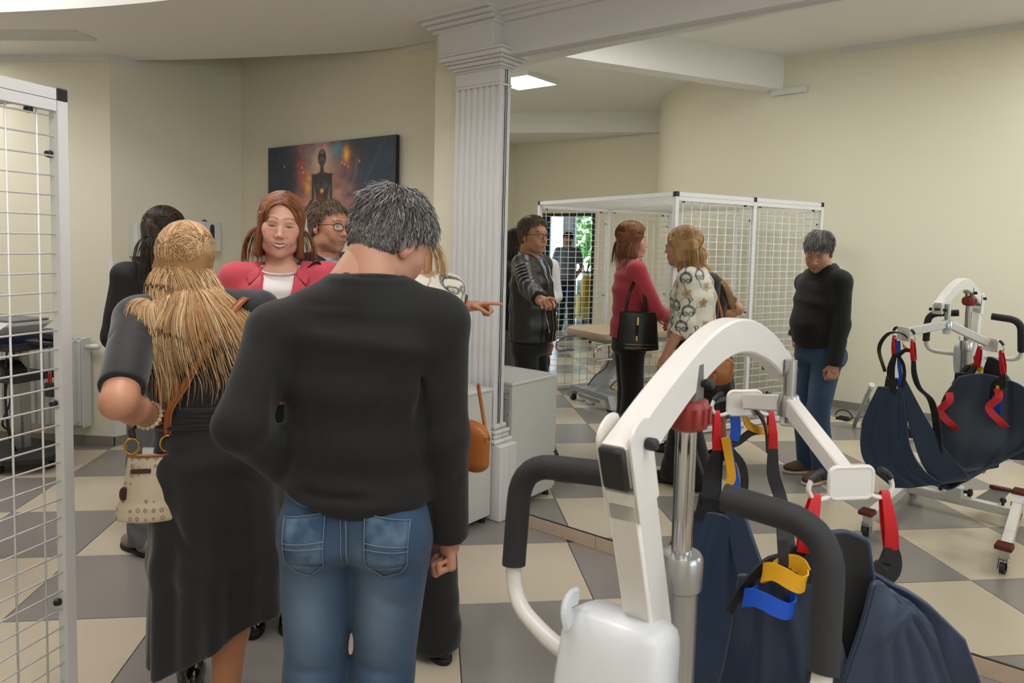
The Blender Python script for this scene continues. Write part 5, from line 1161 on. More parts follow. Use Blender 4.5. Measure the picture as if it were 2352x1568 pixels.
M_shoeb=mat('black_patent_leather','#0a0a0b',.12,coat=.5); M_soleb=mat('black_sole','#131313',.6); M_solew=mat('off_white_sole','#c9c2b4',.6); M_brn=mat('brown_suede','#5a4530',.8,bump=.2,bscale=300)
def shell_roots(v,n,rng,c=(0,-.02,.02),r=(.085,.105,.095)):
    p=v[rng.integers(0,len(v),n)]; g=(p-np.array(c))/np.array(r)**2; return p,g/np.linalg.norm(g,axis=1,keepdims=True)
def curl(pt,d,ln,nrm,rng,base=.001,lift=.005,k=6):
    """short hair lying along the scalp"""
    t=np.linspace(0,1,k)[None,:,None]; L=ln[:,None,None]
    return pt[:,None]+d[:,None]*t*L+nrm[:,None]*(base+lift*np.sin(t*2.6)*rng.uniform(.2,1.2,(len(pt),1,1))*np.minimum(1,L/.03)-(t*L)**2/.19)
def denim(name,dark):
    m=mat(name,dark,.8,attr='Col',bump=.4,bscale=900,sheen=.1); return m
M_den=denim('denim','#33557a')
# ---------------------------------------------------------------- man in the black sweater
def man_sweater():
    yb=R(88); r=rvec(yb); f=fvec(yb); y2=R(84); r2=rvec(y2)
    p=Person('grey-haired man in black sweater and blue jeans seen from behind, looking down',(-.385,1.715),'#c08d74')
    ctr=lambda z,dx=0,dy=0: np.array([-.385+dx,1.71+dy,z])
    lv=[(ctr(.86,-.0,.0),.172,.128,r),(ctr(.95,-.0,.005),.172,.132,r),(ctr(1.06,.0,.015),.170,.136,r),(ctr(1.20,.005,.01),.178,.130,r),(ctr(1.31,.012,-.005),.185,.112,r2),(ctr(1.375,.02,0),.145,.085,r2)]
    SR=np.array([-.190,1.705,1.350]);SL=np.array([-.575,1.690,1.320]); ER=np.array([-.172,1.70,1.075]); WR=np.array([-.166,1.745,.825]); EL=np.array([-.615,1.565,1.125]); WL=np.array([-.565,1.755,.965])
    hipL,hipR=np.array([-.475,1.70,.86]),np.array([-.297,1.70,.86]); kL,kR=np.array([-.488,1.715,.46]),np.array([-.322,1.73,.46]); aL,aR=np.array([-.49,1.66,.10]),np.array([-.285,1.69,.10])
    p.core(lv,[(SL,EL,WL),(SR,ER,WR)],[(hipL,kL,aL),(hipR,kR,aR)])
    fr=frame(R(52),R(30),R(-6)); hc=np.array([-.325,1.785,1.540]); SK='#c08d74'
    hl=lambda v:hmask_short(v,front=.082,side=-.018,nape=-.070)
    v,q,c=head(fr,hc,h=.0028,sex='m',skin=SK,brow='#5d5048',eyes='down',jaw=1.08,hairline=hl,haircol='#6c6560'); p.add((v,q,c))
    # neck joins head and body
    V=Vol((-.55,1.55,1.30),(-.15,1.95,1.60),.006); V.et(hc+fr@np.array([0,-.035,-.05]),np.array([-.372,1.705,1.38]),(.060,.062),(.082,.070),r,.02); v,q=V.mesh(2); p.add((v,q,np.repeat(L3(SK)[None],len(v),0)*(1+.04*vnoise(v,60)[:,None])))
    pr=hand_prims(WR-np.array([0,0,.005]),(.06,.10,-1),(-.95,-.25,0),+1,curl=(.95,1.05,1.1,1.15),thumb=(.7,.6)); p.add(hand_mesh(pr,[(ER,WR,.034,.027)],SK))
    pr=hand_prims(WL+np.array([.01,.01,-.01]),(.75,.35,-.5),(.0,-.9,-.3),-1,curl=(.5,.5,.5,.5)); p.add(hand_mesh(pr,[(EL,WL,.034,.027)],SK))
    p.finish()
    # sweater
    lo,hi=bounds(lv[0][0],SR,SL,ER,WR,EL,WL,pad=.19); V=Vol(lo,hi,.0065); lv_torso(V,[(ctr(.915,0,0),.176,.137,r)]+lv[1:],.03,off=.008)
    V.rc(SL,SR,.062,.062,.045); nb=np.array([-.366,1.708,1.418])
    for S_ in (SL,SR): V.rc(nb+(S_-nb)*.12,nb+(S_-nb)*.72+np.array([0,0,.014]),.076,.048,.05)
    limb(V,[SL,EL,WL],[.071,.056,.050],.03); limb(V,[SR,ER,WR+np.array([0,0,-.012])],[.069,.053,.049],.03)
    V.el(ctr(1.06,0,.05),(.15,.12,.13),.05)
    V.cut(ctr(.885,0,0)+0,(-.02,.02,-1)) if False else None
    F0=[((-.55,1.60,1.28),(-.50,1.58,.98),.022,.010),((-.47,1.58,1.25),(-.44,1.57,1.0),.018,.006),((-.26,1.60,1.25),(-.33,1.57,.98),.020,.010),((-.30,1.59,1.15),(-.22,1.60,1.0),.016,.007),((-.38,1.57,1.02),(-.25,1.59,.97),.02,.006),
        ((-.55,1.60,.97),(-.30,1.57,.955),.012,.007),((-.53,1.58,.935),(-.24,1.58,.94),.010,-.005),((-.60,1.64,1.26),(-.58,1.62,1.05),.015,.009),((-.235,1.66,1.30),(-.225,1.64,1.08),.015,.010),
        ((-.70,1.55,1.16),(-.60,1.60,1.13),.012,.008),((-.68,1.56,1.07),(-.58,1.66,1.07),.012,.008),((-.66,1.60,1.02),(-.56,1.70,1.00),.012,.007),((-.21,1.66,1.10),(-.13,1.67,1.12),.010,.006),((-.21,1.68,1.00),(-.13,1.68,.985),.010,.006),((-.21,1.70,.92),(-.13,1.70,.93),.009,.005)]
    V.mod(lambda P:1.7*creases(P,F0)+.0030*vnoise(P,26,5,(1,1,.6)),.05)
    hem=lambda P:0; pl=ctr(.905,0,0); sl=[V.ax[0][:,None,None]-pl[0],V.ax[1][None,:,None]-pl[1],V.ax[2][None,None,:]]
    hz=.905-.028*np.cos((sl[0]-.06)*13)+.02-.03*(sl[1]+.10)/.1*0; reg=(sl[0]>-.24)&(sl[0]<.178); V.F=np.where(reg,np.maximum(V.F,(hz-sl[2]).astype(np.float32)),V.F)
    V.cut(WR-np.array([0,0,.018]),(0.03,.15,-1)); V.et(np.array([-.366,1.710,1.38]),np.array([-.364,1.714,1.438]),(.098,.090),(.083,.078),r,.03,e=.15).et(np.array([-.366,1.712,1.445]),np.array([-.35,1.74,1.60]),(.074,.070),(.12,.11),r,.004,'-')
    v,q=V.mesh(2); sw=p.put('sweater',v,q,M_blk)
    b=MB(); nk=[]
    for a in np.linspace(0,2*math.pi,28,endpoint=False): nk.append(np.array([-.364+.080*math.cos(a),1.714+.076*math.sin(a),1.445+.003*math.cos(a)-.012*math.sin(a)]))
    b.tube(nk,.009,8,closed=True); p.mb(b,'neckband',M_blk,sw,smooth='all')
    b=MB(); 
    for k in range(3): b.lathe([(.005,-.002),(.006,0),(.004,.002)],(-.36,1.855-.004*k,1.36-.05*k),8,np.array([[1,0,0],[0,0,1],[0,1,0]]))
    p.mb(b,'buttons',M_black,sw)
    # jeans
    lo,hi=bounds(hipL,hipR,aL,aR,pad=.19); V=Vol((lo[0],lo[1],.01),(hi[0],hi[1],1.0),.0065)
    V.et(ctr(.83,0,0),ctr(.965,0,0),(.172,.122),(.166,.125),r,.03)
    for sx,hp_,kn,an in ((-1,hipL,kL,aL),(1,hipR,kR,aR)):
        V.el(hp_+np.array([0,-.045,-.01]),(.085,.085,.085),.05); V.rc(hp_+np.array([0,0,-.05]),kn,.096,.073,.022).rc(kn,an+np.array([0,0,-.02]),.073,.070,.03)
    FJ=[((-.42,1.57,.80),(-.56,1.62,.75),.012,.007),((-.36,1.57,.80),(-.22,1.63,.75),.012,.007),((-.43,1.60,.74),(-.54,1.63,.66),.014,.006),((-.37,1.60,.74),(-.25,1.63,.67),.014,.006),((-.56,1.64,.52),(-.42,1.65,.50),.014,.007),((-.40,1.66,.52),(-.25,1.66,.49),.014,.007),((-.385,1.56,.96),(-.385,1.60,.79),.010,.006),
        ((-.57,1.66,.20),(-.42,1.64,.18),.012,.008),((-.36,1.66,.20),(-.22,1.66,.18),.012,.008),((-.57,1.66,.13),(-.42,1.64,.14),.012,.008),((-.36,1.66,.14),(-.22,1.66,.12),.012,.008)]
    V.mod(lambda P:1.4*creases(P,FJ)+.0022*vnoise(P,30,9),.05); V.cut((0,0,.045),(0,0,-1)); v,q=V.mesh(2)
    x,y,z=v.T; base=L3('#2b4766'); C=np.repeat(base[None],len(v),0); n=vnoise(v,22,4)
    fd=np.zeros(len(v))
    for cx in (-.485,-.318): fd+=.75*gauss(v,(cx,1.60,.66),(.055,.14,.12))+.35*gauss(v,(cx,1.62,.42),(.04,.14,.12))+.35*gauss(v,(cx,1.6,.83),(.05,.1,.05))+.5*gauss(v,(cx,1.86,.62),(.055,.1,.16))
    fd=np.clip(fd+.12*n,0,1)[:,None]; C=C*(1-fd)+L3('#7089a3')*fd; C*=(1+.08*vnoise(v,140,2)*1)[:,None]
    jn=p.put('jeans',v,q,M_den,C); bv=bvh(v,q); org=np.array([-.385,1.45,.0]); ux=np.array([1,0,0]);uz=np.array([0,0,1]);dr=np.array([0,1,0])
    M_st=mat('denim_stitching','#6f7f92',.8); st=MB()
    M_pk=mat('denim_pocket','#2c4868',.8,bump=.4,bscale=900,var=.25,vscale=14,vcol='#6c86a2')
    for sx in (-1,1):
        G=patch(bv,[(sx*.045+.0,.925),(sx*.145,.905),(sx*.140,.80),(sx*.048,.80)],org,ux,uz,dr,9,9,.003)
        q_=MB(); q_.sheet(G,.004)
        tip=[(sx*.048,.80),(sx*.140,.80),(sx*.120,.775),(sx*.085,.768)]
        G2=patch(bv,tip,org,ux,uz,dr,6,4,.003); q_.sheet(G2,.004); pk=p.mb(q_,'back_pocket',M_pk,jn,smooth='all')
        for pts in ([(sx*.045,.925),(sx*.145,.905)],[(sx*.045,.925),(sx*.048,.80),(sx*.085,.768),(sx*.120,.775),(sx*.140,.80),(sx*.145,.905)],[(sx*.046,.862),(sx*.142,.850)],[(sx*.046,.848),(sx*.142,.838)]): st.tube(pline(bv,pts,org,ux,uz,dr,.0065),.0014,5)
    st.tube(pline(bv,[(0,.96),(.002,.80)],org,ux,uz,dr,.002,14),.002,5); st.tube(pline(bv,[(-.012,.96),(-.01,.80)],org,ux,uz,dr,.002,14),.0012,5); st.tube(pline(bv,[(-.165,.945),(0,.915),(.16,.945)],org,ux,uz,dr,.002,14),.0013,5)
    p.mb(st,'stitching',M_st,jn,smooth='all',kind='stuff')
    shoe(p,(-.492,1.70),R(100),M_brn,M_solew,lace=M_soleb); shoe(p,(-.285,1.735),R(74),M_brn,M_solew,lace=M_soleb)
    # short grey hair
    rng=np.random.default_rng(11); V=Vol((-.11,-.14,-.10),(.11,.13,.15),.005); V.el((0,-.012,.046),(.084,.107,.089),.0).el((0,-.045,-.01),(.072,.068,.075),.03)
    g=np.meshgrid(*V.ax,indexing='ij'); P=np.stack(g,-1).reshape(-1,3); V.F=np.maximum(V.F,-(hmask_short(P,.080,-.012,-.066)).reshape(V.F.shape).astype(np.float32)*.6)
    V.mod(lambda P:.0025*vnoise(P,130,7),.02); v,q=V.mesh(1); hm=hair_mat('grey_hair','','')
    C=np.repeat(L3('#5f5a57')[None],len(v),0); ha=p.put('hair',v@fr.T+hc,q,hm,C)
    n=6500; pt,nrm=shell_roots(v,n,rng)
    # hair runs forward from the crown, down at the back and sides
    crown=np.array([0,-.06,.11]); d=pt-crown; d-=nrm*(d*nrm).sum(1,keepdims=True); d/=np.linalg.norm(d,axis=1,keepdims=True)+1e-6; d+=rng.normal(0,.22,(n,3)); ln=np.where(pt[:,2]>.05,.032,np.where(pt[:,2]>0,.020,.010))*rng.uniform(.7,1.2,n)
    S=curl(pt,d,ln,nrm,rng,.0005,.005)
    cl=pick(['#55504e','#6f6a68','#8a8583','#a7a3a2','#4b4340'],n,rng); top=pt[:,2]>.04; cl[top]*=1.15; strands('hair_strands',S@fr.T+hc-p.root,.0011,np.clip(cl,0,1),hm,ha)
    return p
P1=man_sweater()
# ---------------------------------------------------------------- long hair simulation
def fall(roots,d0,n,step,sph,grav=.35,rng=None,ends=None,wav=0):
    """strands laid tangent to the head, then pulled down by gravity over the collision ellipsoids"""
    c0,r0,M0=sph[0]; sph=[(sph[0][0],np.array(sph[0][1])*1.02,sph[0][2])]+list(sph[1:]); r0=sph[0][1]; P=resolve(roots.copy(),sph[:1]); g=((P-c0)@M0.T/np.array(r0)**2)@M0; g/=np.linalg.norm(g,axis=1,keepdims=True)
    d=d0/np.linalg.norm(d0,axis=1,keepdims=True); d=d-g*(d*g).sum(1,keepdims=True); d/=np.linalg.norm(d,axis=1,keepdims=True)+1e-9; out=[P.copy()]; stp=step if np.isscalar(step) else step[:,None]
    for i in range(n-1):
        d=d*(1-grav)+np.array([0,0,-1.])*grav
        if wav: d=d+rng.normal(0,wav,d.shape)
        d/=np.linalg.norm(d,axis=1,keepdims=True)+1e-9; N_2=resolve(P+d*stp,sph); q=(N_2-c0)@M0.T/np.array(r0); ql=np.linalg.norm(q,axis=1); on=(N_2[:,2]>c0[2]-.055)&(ql>1.03); q[on]*=1.03/ql[on][:,None]; N_2=np.where(on[:,None],(q*np.array(r0))@M0+c0,N_2)
        d=N_2-P; l=np.linalg.norm(d,axis=1,keepdims=True); d=d/(l+1e-9); P=P+d*np.minimum(l,stp); out.append(P.copy())
    return np.stack(out,1)
I3=np.eye(3)
# ---------------------------------------------------------------- blonde woman in the black dress
def woman_dress():
    yb=R(105); r=rvec(yb); f=fvec(yb); SK='#c78f72'
    p=Person('woman with long blonde hair in a black wrap dress, hand on hip, seen from behind',(-.97,2.22),SK)
    C0=lambda z,dx=0,dy=0: np.array([-.965+dx,2.20+dy,z])
    lv=[(C0(.84,.01,0),.175,.135,r),(C0(1.0,0,0),.142,.112,r),(C0(1.12,-.02,.005),.160,.118,r),(C0(1.24,-.04,.02),.172,.105,r),(C0(1.32,-.055,.04),.12,.075,r)]
    SL=np.array([-1.165,2.175,1.285]);SR=np.array([-.835,2.275,1.305]);EL=np.array([-1.078,1.905,1.09]);WL=np.array([-1.080,2.085,1.005]);ER=np.array([-.75,2.32,1.06]);WR=np.array([-.86,2.48,1.0])
    hl_,hr_=np.array([-1.04,2.22,.82]),np.array([-.88,2.22,.82]); kL,kR=np.array([-1.07,2.30,.46]),np.array([-.885,2.18,.46]); aL,aR=np.array([-1.11,2.37,.10]),np.array([-.872,2.10,.10])
    p.core(lv,[(SL,EL,WL),(SR,ER,WR)],[(hl_,kL,aL),(hr_,kR,aR)])
    fr=frame(R(112),R(8),R(-10)); hc=np.array([-1.090,2.310,1.452])
    p.add(head(fr,hc,h=.0045,sex='f',skin=SK,brow='#8a6a4a'))
    V=Vol((-1.25,2.1,1.22),(-.9,2.45,1.55),.008); V.rc(hc+fr@np.array([0,-.03,-.05]),C0(1.31,-.055,.04),.052,.06,.02); v,q=V.mesh(1); p.add((v,q,np.repeat(L3(SK)[None],len(v),0)))
    pr=hand_prims(WL,(.80,.55,-.10),(.45,-.8,-.35),-1,curl=(.55,.6,.65,.7),thumb=(.3,.2),s=.93); hm=hand_mesh(pr,[(SL+(EL-SL)*.7,EL,.050,.046),(EL,EL+(WL-EL)*.45,.046,.042),(EL+(WL-EL)*.45,WL,.042,.028)],SK); p.add(hm)
    pr=hand_prims(WR,(.1,.9,-.2),(-.9,.1,-.2),+1,curl=(.5,.5,.5,.5),s=.9); p.add(hand_mesh(pr,[(ER,WR,.042,.027)],SK,.005))
    # bare calves in one piece with feet in the shoes
    V=Vol((-1.25,1.95,.03),(-.75,2.55,.5),.006)
    for k_,a_,bx in ((kL,aL,0),(kR,aR,0)): m_=k_*.62+a_*.38; V.rc(k_,m_,.054,.055,.02).rc(m_,a_,.055,.034,.03).rc(a_,a_+np.array([0,0,-.05]),.034,.036,.02)
    v,q=V.mesh(2); p.add((v,q,np.repeat(L3('#b97f5e')[None],len(v),0)))
    p.finish()
    # dress: bodice, sleeves, sash, wrap skirt
    lo,hi=bounds(C0(.2),C0(1.3),SL,SR,EL,ER,pad=.27); V=Vol((lo[0],lo[1],.16),(hi[0],hi[1],1.5),.0075); lv_torso(V,lv[1:],.03,off=.008)
    V.rc(SL,SR,.055,.055,.04).rc(C0(1.335,-.06,.04),SL+np.array([0,0,.01]),.05,.045,.04).rc(C0(1.335,-.06,.04),SR+np.array([0,0,.01]),.05,.045,.04)
    V.rc(SL,EL,.070,.060,.03); V.rc(SR,ER,.066,.060,.03)
    V.et(C0(.86,.02,0),C0(1.0,0,0),(.192,.150),(.146,.115),r,.03); V.et(C0(.55,.035,.01),C0(.86,.02,0),(.210,.180),(.192,.150),r,.04); V.et(C0(.12,.025,.02),C0(.55,.035,.01),(.215,.20),(.210,.180),r,.04)
    a0=np.array([-.945,2.21])
    def fold(P):
        an=np.arctan2(P[:,1]-a0[1],P[:,0]-a0[0]); w=np.clip((.92-P[:,2])/.6,0,1); return w*(.012*np.sin(an*7+3*P[:,2])+.008*np.sin(an*13+1.5)) +.0018*vnoise(P,35,2)
    V.mod(lambda P:fold(P)+creases(P,[((-1.100,2.070,.96),(-0.840,2.090,.70),.014,.010),((-1.040,2.050,.93),(-0.780,2.110,.80),.012,.008),((-1.120,2.090,.86),(-0.900,2.020,.55),.014,.010),((-1.020,2.030,.80),(-1.000,1.990,.35),.016,.012),((-0.880,2.040,.85),(-0.840,1.990,.4),.018,.014),
        ((-1.210,2.040,1.24),(-1.090,2.070,1.26),.012,.008),((-1.220,1.990,1.17),(-1.100,2.010,1.20),.012,.009),((-1.230,1.960,1.13),(-1.110,1.950,1.15),.009,.008),((-0.940,2.080,1.12),(-0.840,2.120,1.05),.012,.007)]),.06)
    ud=unit(EL-SL); V.F[:]=V.F; e0=SL+(EL-SL)*.86
    X_,Y_,Z_=V.ax[0][:,None,None],V.ax[1][None,:,None],V.ax[2][None,None,:]
    dl=((X_-e0[0])*ud[0]+(Y_-e0[1])*ud[1]+(Z_-e0[2])*ud[2]); near=((X_-EL[0])**2+(Y_-EL[1])**2+(Z_-EL[2])**2)<.115**2; V.F=np.where(near&(X_<-1.02),np.maximum(V.F,dl.astype(np.float32)),V.F)
    hem=.205+.16*np.clip((X_+1.10)/.30,0,1)**1.3+.06*np.clip((Y_-2.24)/.2,0,1); V.F=np.maximum(V.F,np.where(Z_<.7,(hem-Z_),-1).astype(np.float32))
    V.rc(hc+fr@np.array([0,-.03,-.04]),C0(1.325,-.055,.045),.062,.070,.008,'-'); v,q=V.mesh(2); dr=p.put('dress',v,q,M_dress)
    b=MB()
    for k,z in enumerate((.978,.996,1.014,1.030)): b.tube([C0(z+.006*math.sin(3*a+k),0,0)+r*.153*math.cos(a)+f*.124*math.sin(a) for a in np.linspace(0,6.283,40,endpoint=False)],.0115,6,closed=True)
    b.tube([C0(.93,.175,.02)+r*.02,C0(.80,.19,.03),C0(.60,.20,.05)],.02,8,flat=(1,.4)) ; p.mb(b,'sash',M_dress,dr,smooth='all')
    M_gold=mat('gold_metal','#c79a4a',.25,metal=1); M_bead=mat('pearl_beads','#d8c3a6',.3)
    b=MB(); ad=unit(WL-EL); u=unit(np.cross(ad,(0,0,1))); w=np.cross(ad,u); bc=WL-ad*.025
    for k in range(18): a=k*6.283/18; b.lathe([(.002,-.007),(.007,-.003),(.007,.003),(.002,.007)],bc+(u*math.cos(a)+w*math.sin(a))*.037,7)
    p.mb(b,'bead_bracelet',M_bead,smooth=True); b=MB(); b.tube([bc+ad*.012+(u*math.cos(a)+w*math.sin(a))*.034 for a in np.linspace(0,6.283,24,endpoint=False)],.003,6,closed=True); p.mb(b,'gold_bangle',M_gold,smooth='all')
    shoe(p,(-1.115,2.395),R(112),M_shoeb,M_soleb,L=.24,w=.041,ht=.05,sole=.03); shoe(p,(-.872,2.12),R(98),M_shoeb,M_soleb,L=.24,w=.041,ht=.05,sole=.03)
    # hair
    rng=np.random.default_rng(21); hm=hair_mat('blonde_hair','','',rough=.33); hw=hc
    sph=[(hc+fr@np.array([0,-.012,.045]),np.array([.083,.106,.091]),fr.T),(hc+fr@np.array([0,-.02,-.03]),np.array([.074,.085,.10]),fr.T),(C0(1.20,-.04,.015),np.array([.182,.120,.16]),np.stack([r,f,(0,0,1)])),(C0(1.31,-.055,.035),np.array([.15,.088,.078]),np.stack([r,f,(0,0,1)])),(SL,np.array([.068]*3),I3),(SR,np.array([.068]*3),I3),(C0(1.02,0,0),np.array([.16,.128,.14]),np.stack([r,f,(0,0,1)]))]
    n=7500; msk=lambda s_: (s_[:,2]>np.where(s_[:,1]>.03,.075,np.where(s_[:,1]>-.02,.0,-.07))); pt=scalp_points(n,rng,msk,(.080,.103,.088),(0,-.012,.045)); 
    side=np.where(np.abs(pt[:,0])<.012,rng.choice([-1,1],n),np.sign(pt[:,0])); d=np.stack([side*(.55+.3*rng.random(n)),-.65-.3*rng.random(n)-1.2*np.clip(pt[:,1],0,.1)*4,.35*np.ones(n)-4*np.clip(.08-pt[:,2],0,.1)],1)
    wd=d@fr.T; wp=pt@fr.T+hc; drift=np.array([.30,-.10,0])*.0; wd+=rng.normal(0,.10,wd.shape)
    L_=rng.uniform(.86,1.0,n); npt=26; stp=(.47*L_+.02)/npt; stp=stp*(1.0+.0*L_); S=fall(wp,wd,npt,stp,[(c,rr*1.02,M_) for c,rr,M_ in sph],.30,rng,wav=.004)
    # the lengths sweep to her right as she leans
    t=np.linspace(0,1,npt)[None,:]; sw=np.clip((1.42-S[...,2])/.30,0,1)**1.2; S[...,0]+=sw*.105; S[...,1]-=sw*.03; S[...,1]+=sw*.0
    lock=np.sin(wp[:,0]*170+wp[:,2]*90)+np.sin(wp[:,0]*71+2); 
    spread=rng.normal(0,.012,(n,1))*sw+.010*np.sin(lock[:,None]*3+5*t)*sw; S[...,0]+=spread*r[0]; S[...,1]+=-np.abs(rng.normal(0,.007,(n,1)))*(.4+sw)+spread*r[1]
    cl=pick(['#b88a5a','#cda476','#dcbd94','#e6cfae','#a67a4c','#c49866'],n,rng,.10); tone=np.clip(1.0+.16*np.sin(lock*2.2)[:,None],.7,1.25); cl=np.clip(cl*tone,0,1)
    cc=np.repeat(cl[:,None],npt,1); cc*= (1.06-.10*t[...,None]); warm=np.array([1.0,.94,.82]); cc=cc*(1-t[...,None]*.6)+cc*warm*t[...,None]*.6
    # under-layer shell
    V=Vol((-1.3,2.0,1.10),(-.8,2.5,1.62),.008); V.el(sph[0][0],sph[0][1]*1.0,.0,M=fr.T)
    back=-f; top=hc+fr@np.array([0,-.05,.02]); pts=[top,np.array([-1.07,2.245,1.36]),np.array([-1.03,2.165,1.27]),np.array([-1.0,2.125,1.20])]
    for (a,b_),(w0,w1),(d0_,d1_) in zip(zip(pts,pts[1:]),((.074,.080),(.080,.085),(.085,.06)),((.066,.040),(.040,.018),(.018,.006))): V.et(a,b_,(w0,d0_),(w1,d1_),r,.03)
    fc=hc+fr@np.array([0,.075,-.045]); V.el(fc,(.066,.085,.10),.01,'-',M=fr.T); V.mod(lambda P:.003*vnoise(P,70,3,(1,1,.25)),.03); v,q=V.mesh(2); n2=vnoise(v,55,5,(1,1,.15)); C=np.repeat(L3('#a67c4f')[None],len(v),0)*(1+.22*n2)[:,None]; ha=p.put('hair',v,q,hm,np.clip(C,0,1))
    strands('hair_strands',S-p.root,.00115,np.clip(cc,0,1),hm,ha)
    return p
P2=woman_dress()
# handbag of the blonde woman: top-level
def beige_bag():
    t=thing('shoulder_bag','small beige monogram shoulder bag with brown strap against the black dress','bag',(-1.085,2.075,.69),R(12))
    M_bg=bpy.data.materials.new('beige_printed_canvas'); M_bg.use_nodes=True; nt=M_bg.node_tree; b=nt.nodes['Principled BSDF']; b.inputs['Roughness'].default_value=.5
    tc=nt.nodes.new('ShaderNodeTexCoord'); mp=nt.nodes.new('ShaderNodeMapping'); mp.inputs['Scale'].default_value=(46,46,40); vo=nt.nodes.new('ShaderNodeTexVoronoi'); vo.inputs['Randomness'].default_value=.12; vo.inputs['Scale'].default_value=1
    nt.links.new(tc.outputs['Object'],mp.inputs[0]); nt.links.new(mp.outputs[0],vo.inputs['Vector']); cr=nt.nodes.new('ShaderNodeValToRGB'); cr.color_ramp.elements[0].position=.0; cr.color_ramp.elements[0].color=lin('#a8957c'); cr.color_ramp.elements[1].position=.42; cr.color_ramp.elements[1].color=lin('#cdbda4')
    for pos,c in ((.10,'#cdbda4'),(.17,'#9c8a72'),(.27,'#9c8a72'),(.33,'#cdbda4')): e=cr.color_ramp.elements.new(pos); e.color=lin(c)
    nt.links.new(vo.outputs['Distance'],cr.inputs[0]); nt.links.new(cr.outputs[0],b.inputs['Base Color'])
    M_br=mat('tan_leather','#9a5426',.4,bump=.1,bscale=300); M_db=mat('dark_brown_leather','#4a2a20',.4); M_go=mat('brass','#c9a24c',.22,metal=1)
    V=Vol((-.13,-.09,-.01),(.13,.09,.24),.004); V.et((0,0,.03),(0,0,.2),(.088,.042),(.058,.024),(1,0,0),.01,e=.25).et((0,0,.02),(.0,0,.05),(.09,.045),(.085,.042),(1,0,0),.02,e=.3).cut((0,0,.208),(0,0,1)); V.mod(lambda P:.003*vnoise(P,40,4),.03); v,q=V.mesh(1); mesh_obj('bag_body',v,q,M_bg,t)
    q=MB(); q.box((-.015,-.031,.165),(.055,.006,.014),bev=.002); q.build('zip_pocket',M_db,t); q=MB(); q.lathe([(.002,-.004),(.013,-.003),(.013,.003),(.002,.004)],(-.062,-.03,.10),12,np.array([[.5,.8,0],[0,0,1.6],[.8,-.5,0]])); q.build('leather_patch',M_db,t)
    q=MB(); q.tube([(.06*math.cos(a),.027*math.sin(a),.207) for a in np.linspace(0,6.283,24,endpoint=False)],.003,6,closed=True); q.build('top_edge',M_br,t,smooth='all')
    q=MB(); q.prism([(-.02,.0,.2),(.01,.0,.2),(.012,0,.222),(-.018,0,.225)],(0,.012,0)); q.build('tissue',M_white,t)
    for x,z,tl_ in ((-.045,.232,.1),(.052,.238,.25)):
        q=MB(); q.tube([(x+.019*math.cos(a),-.004+tl_*.019*math.cos(a),z+.024*math.sin(a)) for a in np.linspace(0,6.283,22,endpoint=False)],.0036,8,closed=True); q.build('ring',M_go,t,smooth='all'); q=MB(); q.bar((x,0,z-.045),(x,0,z-.018),.016,.005); q.build('ring_tab',M_br,t)
    rz=np.array(Matrix.Rotation(-R(12),3,'Z'))
    def lo(p): return rz@(np.array(p,float)-np.array([-1.085,2.075,.69]))
    def ribbon(pts,w,up):
        P=np.array(smoothpath(pts,6)); T_=np.gradient(P,axis=0); G=[]
        for i in range(len(P)): t_=unit(T_[i]); s=unit(np.array(up)-t_*(np.array(up)@t_)); G.append([P[i]-s*w/2,P[i]+s*w/2])
        m=MB(); m.sheet(G,.004); return m
    pts=[(.052,-.004,.262)]+[tuple(lo(p)) for p in ((-1.015,2.055,1.03),(-.975,2.06,1.10),(-.945,2.07,1.16))]
    pts+= [tuple(lo(p)) for p in ((-.90,2.11,1.25),(-.86,2.20,1.345),(-.84,2.29,1.36))]
    sp_=ribbon(pts,.022,(1,.2,0)).build('strap',M_br,t,smooth='all'); q=MB()
    ribbon([(-.045,-.0,.256),(-.043,.02,.29),tuple(lo((-1.09,2.22,1.02)))],.018,(1,0,.2)).build('strap',M_db,t,smooth='all')
    P=np.array(smoothpath(pts[:4],10)); M_th=mat('cream_thread','#d8c8a8',.7)
    for s_ in (-1,1):
        for i in range(len(P)-1): q.bar(P[i]+np.array([s_*.0085,-.0028,0]),P[i]*.35+P[i+1]*.65+np.array([s_*.0085,-.0028,0]),.0012)
    q.build('stitches',M_th,sp_,kind='stuff')
beige_bag()
